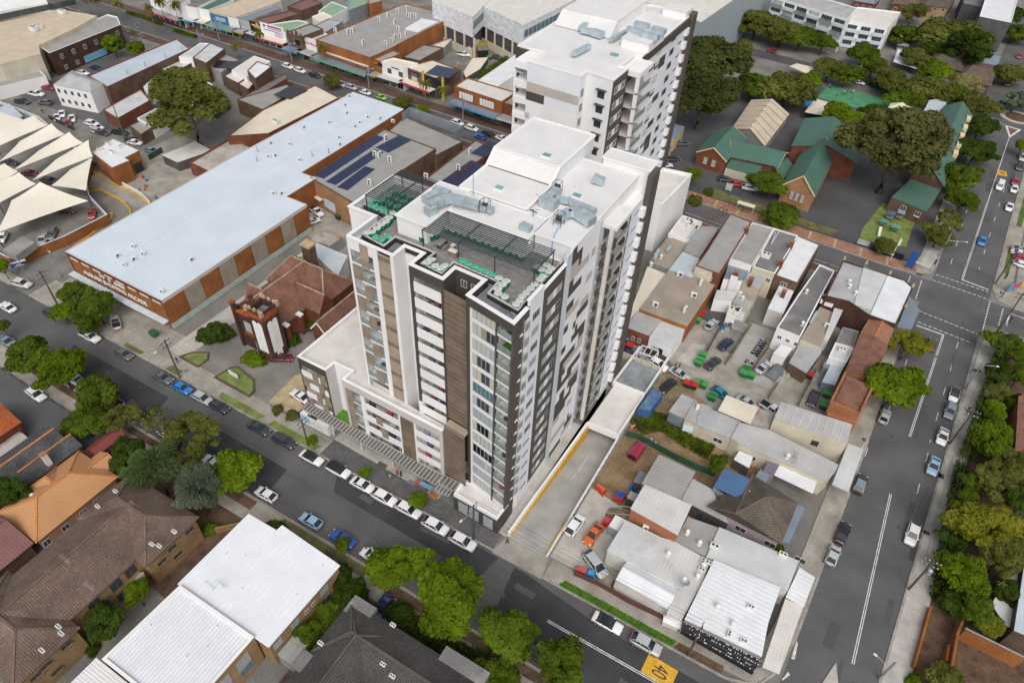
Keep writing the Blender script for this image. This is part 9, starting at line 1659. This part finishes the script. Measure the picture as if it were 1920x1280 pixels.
for k,(u,v)in enumerate(((340,490),(348,495),(382,540),(420,528),(437,528),(460,520),(472,525),(467,555),(590,600),(600,628),(625,640),(645,590),(655,600))):person(1440+u*.3359,v*.33594,((.6,.6,.65),(.05,.1,.3),(.55,.1,.1))[k%3],(.04,.05,.12),k*47,'%s child from the left playing on the green court'%('first','second','third','fourth','fifth','sixth','seventh','eighth','ninth','tenth','eleventh','twelfth','thirteenth')[k],k%2,.04)
BG={}
def bag(x,y,top,label,s=1.0):
 if top not in BG:
  m=MB();m.lathe((0,0,0),[(.36,0),(.42,.3),(.43,.62),(.40,.7)],14);l=MB();l.lathe((0,0,.68),[(.43,0),(.44,.05),(.30,.09)],14);g=MB()
  for k in range(2):g.tube([(.4*(1-2*k),-.15,.6),(.46*(1-2*k),0,.85),(.4*(1-2*k),.15,.6)],.025,5)
  BG[top]=(m.mesh('bag',M['grnbag'],True),l.mesh('soil_top',M[top],False),g.mesh('handles',M['bagtop']))
 r=thing('planter_bag',label,'planter',(x,y,44.2),'green planter bags on the roof terrace')
 for nm,me in zip(('bag','soil_top','handles'),BG[top]):inst(nm,me,r,(x,y,44.2),x*3.1,s*1.3)
OR=('first','second','third','fourth','fifth','sixth','seventh','eighth','ninth','tenth','eleventh','twelfth')
R1_=zoom(640,340,.14062);R2_=zoom(820,460,.14062)
for nm,f,pts,tp in(('white topped planter bag from the near end along the driveway side',R2_,((1050,800),(1100,750),(1135,695),(1190,645),(1245,590),(1300,535),(1365,470),(1410,425),(1480,365),(1520,320)),'bagtop'),('green topped planter bag from the left along the front parapet',R2_,((325,220),(405,255),(485,295),(565,330),(645,365),(725,400)),'grnlid'),('white topped planter bag in the corner cluster above the glazed corner',R2_,((820,450),(915,490),(865,540),(805,595),(810,655),(900,700)),'bagtop'),('planter bag of the small group above the dark bay',R1_,((1205,1060),(1145,1100),(1250,1140),(1380,1140),(1325,1175)),'bagtop'),('planter bag along the left terrace edge',R1_,((340,700),(410,690),(475,640),(535,590),(600,550),(640,500),(690,440)),'bagtop'),('green planter bag at the front of the left terrace',R1_,((465,760),(540,790),(625,750)),'grnlid'),('green planter bag beside the left pergola post',R1_,((440,265),(380,320),(450,345),(530,380),(600,410)),'grnlid'),('planter bag against the plant room wall',R1_,((1085,745),(1195,720),(1260,700)),'bagtop'),('planter bag under the right end of the pergola',R2_,((1385,335),(1455,280),(1330,300)),'bagtop')):
 for k,(u,v)in enumerate(pts):c=f(u,v,44.9);bag(c.x,c.y,tp,OR[k]+' '+nm)
for k in range(12):bag(-49.0+k*1.15,69.9-.1*(k%2),'bagtop',OR[k]+' planter bag from the left in the long row under the pergola')
for k in range(12):bag(-61.5+(k%4)*1.5,70.5+(k//4)*1.6,'grnlid',OR[k]+' green planter bag in the block under the left pergola')
for x,y,l in((-47.7,66.6,'picnic table with benches under the pergola'),):
 r=thing('picnic_table',l,'table',(x,y,44.2));bx(r,'table_top','deck',x-.4,x+.4,y-1,y+1,44.9,44.98)
 for s in(-1,1):bx(r,'bench','deck',x+s*.85-.15,x+s*.85+.15,y-1,y+1,44.6,44.66);bx(r,'leg','dark_metal',x-.35,x+.35,y+s*.8-.04,y+s*.8+.04,44.2,44.89)
r=thing('barbecue','stainless barbecue bench on the roof terrace','barbecue',(-45,65.6,44.2));bx(r,'cabinet','timber',-45.6,-44.4,65.1,65.8,44.2,45.1);bx(r,'bench_top','ac',-45.65,-44.35,65.05,65.85,45.11,45.2);bx(r,'sink_unit','timber',-45.9,-45.3,66.0,66.6,44.2,45.3);bx(r,'sink_top','ac',-45.95,-45.25,65.95,66.65,45.31,45.38)
def bike(f,u,v,ang,label,cl):
 c=f(u,v,.4);r=thing('motorcycle',label,'motorcycle',(c.x,c.y,0),'motorcycles');a=R(ang);d=Vector((math.cos(a),math.sin(a),0));n=Vector((-d.y,d.x,0));o=Vector((c.x,c.y,0))
 for s in(-.65,.65):q=o+d*s+Vector((0,0,.3));MB().tube([q-n*.06,q+n*.06],.3,12).obj('wheel',M['tyre'],r)
 MB().bar(o-d*.6+Vector((0,0,.62)),o+d*.3+Vector((0,0,.66)),.3,.3).obj('frame',paint(cl),r);MB().bar(o-d*.7+Vector((0,0,.84)),o-d*.05+Vector((0,0,.84)),.28,.12).obj('seat',M['black'],r);h=o+d*.5+Vector((0,0,1.0));MB().bar(h-n*.35,h+n*.35,.05).obj('handlebar',M['metal_grey'],r);MB().bar(o+d*.65+Vector((0,0,.3)),h,.08).obj('fork',M['metal_grey'],r)
for k in range(6):bike(yd,1130+k*14,1125-k*20,160,OR[k]+' motorcycle from the near end of the packed row',((.05,.05,.06),(.1,.12,.3),(.3,.3,.3))[k%3])
bike(yd,1085,1190,15,'motorcycle standing alone below the packed row',(.4,.4,.42))
r=thing('bus_shelter','steel bus shelter with cream roof on the brick footpath','shelter',sc(785,1130,0));c=sc(785,1100,2.6);bx(r,'roof','roof_cream',c.x-2.4,c.x+2.4,c.y-.8,c.y+.8,2.6,2.72)
for x in(-2.2,2.2):
 for y in(-.6,.6):bx(r,'post','metal_grey',c.x+x-.07,c.x+x+.07,c.y+y-.07,c.y+y+.07,0,2.59)
bx(r,'bench','timber',c.x-1.5,c.x+1.5,c.y+.1,c.y+.5,.45,.52)
def sign(name,label,a,b,z0,z1,m_,tx='',tm='white',sz=.8,s0=.3,posts=True):
 r=thing(name,label,'sign',a);board(r,a,b,0,math.hypot(b[0]-a[0],b[1]-a[1]),z0,z1,m_,'board',.08)
 if posts:
  for s in(.2,math.hypot(b[0]-a[0],b[1]-a[1])-.2):p=pt(a,b,s,-.1);bx(r,'post','metal_grey',p[0]-.05,p[0]+.05,p[1]-.05,p[1]+.05,0,z1)
 if tx:text(r,tx,a,b,s0,z0+(z1-z0)*.3,sz,tm,off=.10)
a,b=t(7,575,100,1),t(7,755,160,1);sign('school_banner','dark navy school banner with white lettering along the fence',a,b,.3,1.9,pl('navy_banner',(.012,.016,.035)),'AUBURN                    SCHOOL',sz=.95,s0=1.9)
a,b=t(7,500,65,1),t(7,565,85,1);sign('pale_banner','pale printed banner left of the navy school banner',a,b,.4,1.7,pl('palebanner',(.5,.6,.62)));a,b=t(7,780,180,2),t(7,815,100,2);sign('blue_flag_banner','tall blue feather banner at the school corner',(a.x,a.y),(a.x+1.6,a.y+.6),.3,5.2,pl('flagblue',(.02,.08,.3)))
a,b=ye(950,1225,.0),ye(1025,1240,.0);a,b=t(4,1280,800,1),t(4,1330,830,1);sign('church_sign','white church notice board on the lawn',a,b,.8,2.0,'white','',sz=.4);a,b=T_(4)(95,180,2.6),T_(4)(150,165,2.6);sign('parking_sign','blue parking sign with white arrow on the deck wall',(a.x,a.y-1.6),(b.x,b.y-1.6),1.7,3.2,pl('parkblue',(.02,.10,.45)),'');r=bpy.data.objects['parking_sign'];[board(r,(a.x,a.y-1.6),(b.x,b.y-1.6),s0,s1,z0,z1,'white','printed_band',.02,.085)for s0,s1,z0,z1 in((0,3.2,2.75,3.2),(1.0,2.0,2.2,2.35),(.4,2.6,1.85,1.97))]
a=sc(610,990,0);sign('school_notice','round topped school notice board on the lawn',(a.x-.9,a.y),(a.x+.9,a.y),.8,3.0,pl('sgreen',(.42,.5,.46)),'',posts=True);a=it(930,800,0);sign('corner_billboard','bright yellow and red signboard on the corner lot',(a.x-2.2,a.y),(a.x+1.6,a.y+5.0),.4,2.6,pl('lotsign',(.1,.28,.38)),'','white');r=bpy.data.objects['corner_billboard'];[board(r,(a.x-2.2,a.y),(a.x+1.6,a.y+5.0),s0,s1,z0,z1,pl('bb'+n_,c_),'printed_panel',.02,.085)for s0,s1,z0,z1,n_,c_ in((4.6,6.0,.5,2.5,'yel',(.65,.42,.04)),(1.6,4.3,1.0,2.3,'red',(.6,.04,.12)))]
b=P(1669,487,.12);r=thing('flagpole','white flagpole with a limp flag at the school fence','flagpole',b);MB().tube([(b.x,b.y,0),(b.x,b.y,7)],.07,6).obj('pole',M['white'],r);bx(r,'flag','white_blue',b.x,b.x+.5,b.y-.02,b.y+.02,4.6,6.6)
PG_=thing('play_equipment','climbing frame with slide and little roofs on the playground turf','playground',t(3,700,1220,0))
for u,v,h,cl in((690,1190,2.2,(.08,.14,.3)),(745,1185,2.4,(.25,.3,.33)),(650,1235,1.6,(.1,.28,.22)),(715,1265,1.6,(.12,.3,.22))):
 c=t(3,u,v,h)
 for x in(-.8,.8):
  for y in(-.8,.8):bx(PG_,'post','roof_green',c.x+x-.06,c.x+x+.06,c.y+y-.06,c.y+y+.06,0,h)
 MB().box(c.x-1,c.x+1,c.y-1,c.y+1,h+.01,h+.16).obj('roof_panel',pl('pg%d'%u,cl),PG_);bx(PG_,'platform','deck',c.x-.9,c.x+.9,c.y-.9,c.y+.9,1.0,1.08)
c=t(7,620,30,0);MB().bar((c.x,c.y-1.4,.3),(c.x-.3,c.y+1.6,1.5),.7,.12).obj('slide',M['roof_cream'],PG_)
r=thing('street_stall','clothes stall with blue patterned cloth under the tower canopy','stall',(-46,55.4,0));bx(r,'table','timber',-47.4,-44.6,54.9,55.7,.16,1.0);MB().box(-46.2,-43.6,54.7,55.6,1.6,1.66).obj('cloth',pl('cloth',(.2,.35,.55)),r);MB().box(-47.2,-46.4,54.8,55.6,1.01,1.4).obj('goods',pl('goods',(.5,.12,.12)),r)
for x,y,w,h,m_,l in((-54.8,55.35,1.9,1.2,pl('mat_br',(.13,.10,.09)),'brown mat on the forecourt before the tower'),(-43.3,54.95,1.8,1.3,pl('mat_or',(.42,.2,.08)),'orange patterned rug on the forecourt near the corner shop'),(-48.3,55.1,1.1,.8,pl('mat_gr',(.2,.2,.2)),'grey mat beside the street stall')):tag(MB().box(x-w/2,x+w/2,y-h/2,y+h/2,.161,.2).obj('floor_mat',m_),l,'mat')
rg=random.Random(4)
def heap(f,pts,n,label,cols,s=.5):
 r=thing('rubbish_heap',label,'rubbish',f(*pts[0],0))
 for i in range(n):
  u,v=pts[i%len(pts)];c=f(u+rg.uniform(-28,28),v+rg.uniform(-22,22),.3);w=rg.uniform(.3,1.0)*s*1.5;MB().obox((c.x,c.y),rg.uniform(0,3),w,w*rg.uniform(.5,1),.05,rg.uniform(.3,1.1)).obj('item',pl('junk%d'%rg.randrange(len(cols))+label[:4],cols[rg.randrange(len(cols))]),r)
heap(yd,[(915,900),(950,880),(870,930),(1000,870)],26,'rubbish heap with blue tarpaulin behind the lean-to sheds',[(.03,.15,.45),(.35,.35,.36),(.1,.1,.12),(.5,.48,.45),(.25,.18,.12)]);heap(ye,[(640,60),(620,90)],14,'stacked pallets and scrap by the striped carport',[(.4,.27,.14),(.5,.5,.48),(.3,.3,.3)]);heap(yf,[(420,890),(520,930),(620,990),(720,1060),(800,1110)],24,'clutter of buckets and crates behind the brown fence',[(.5,.12,.05),(.6,.58,.55),(.1,.1,.1),(.15,.25,.4),(.3,.2,.1)]);heap(yg,[(440,1075),(480,1095)],8,'blue rubble bags beside the tin lean-to',[(.02,.25,.6),(.05,.3,.65)]);heap(ye,[(900,190),(960,200)],9,'blue and grey bags beside the garden shed',[(.03,.12,.5),(.35,.36,.4)]);heap(yg,[(450,560),(620,690)],8,'scrap sheets lying along the green fence',[(.55,.53,.5),(.4,.4,.42),(.6,.2,.1)]);heap(ms,[(1330,590),(1420,560),(1460,610)],16,'cafe tables and chairs on the terrace behind the shops',[(.5,.2,.08),(.1,.1,.1),(.5,.48,.45)]);heap(cp,[(990,530),(980,600),(1060,680)],9,'red and blue machinery in the yard beside the blue roof',[(.4,.05,.04),(.05,.12,.3),(.3,.2,.1)])
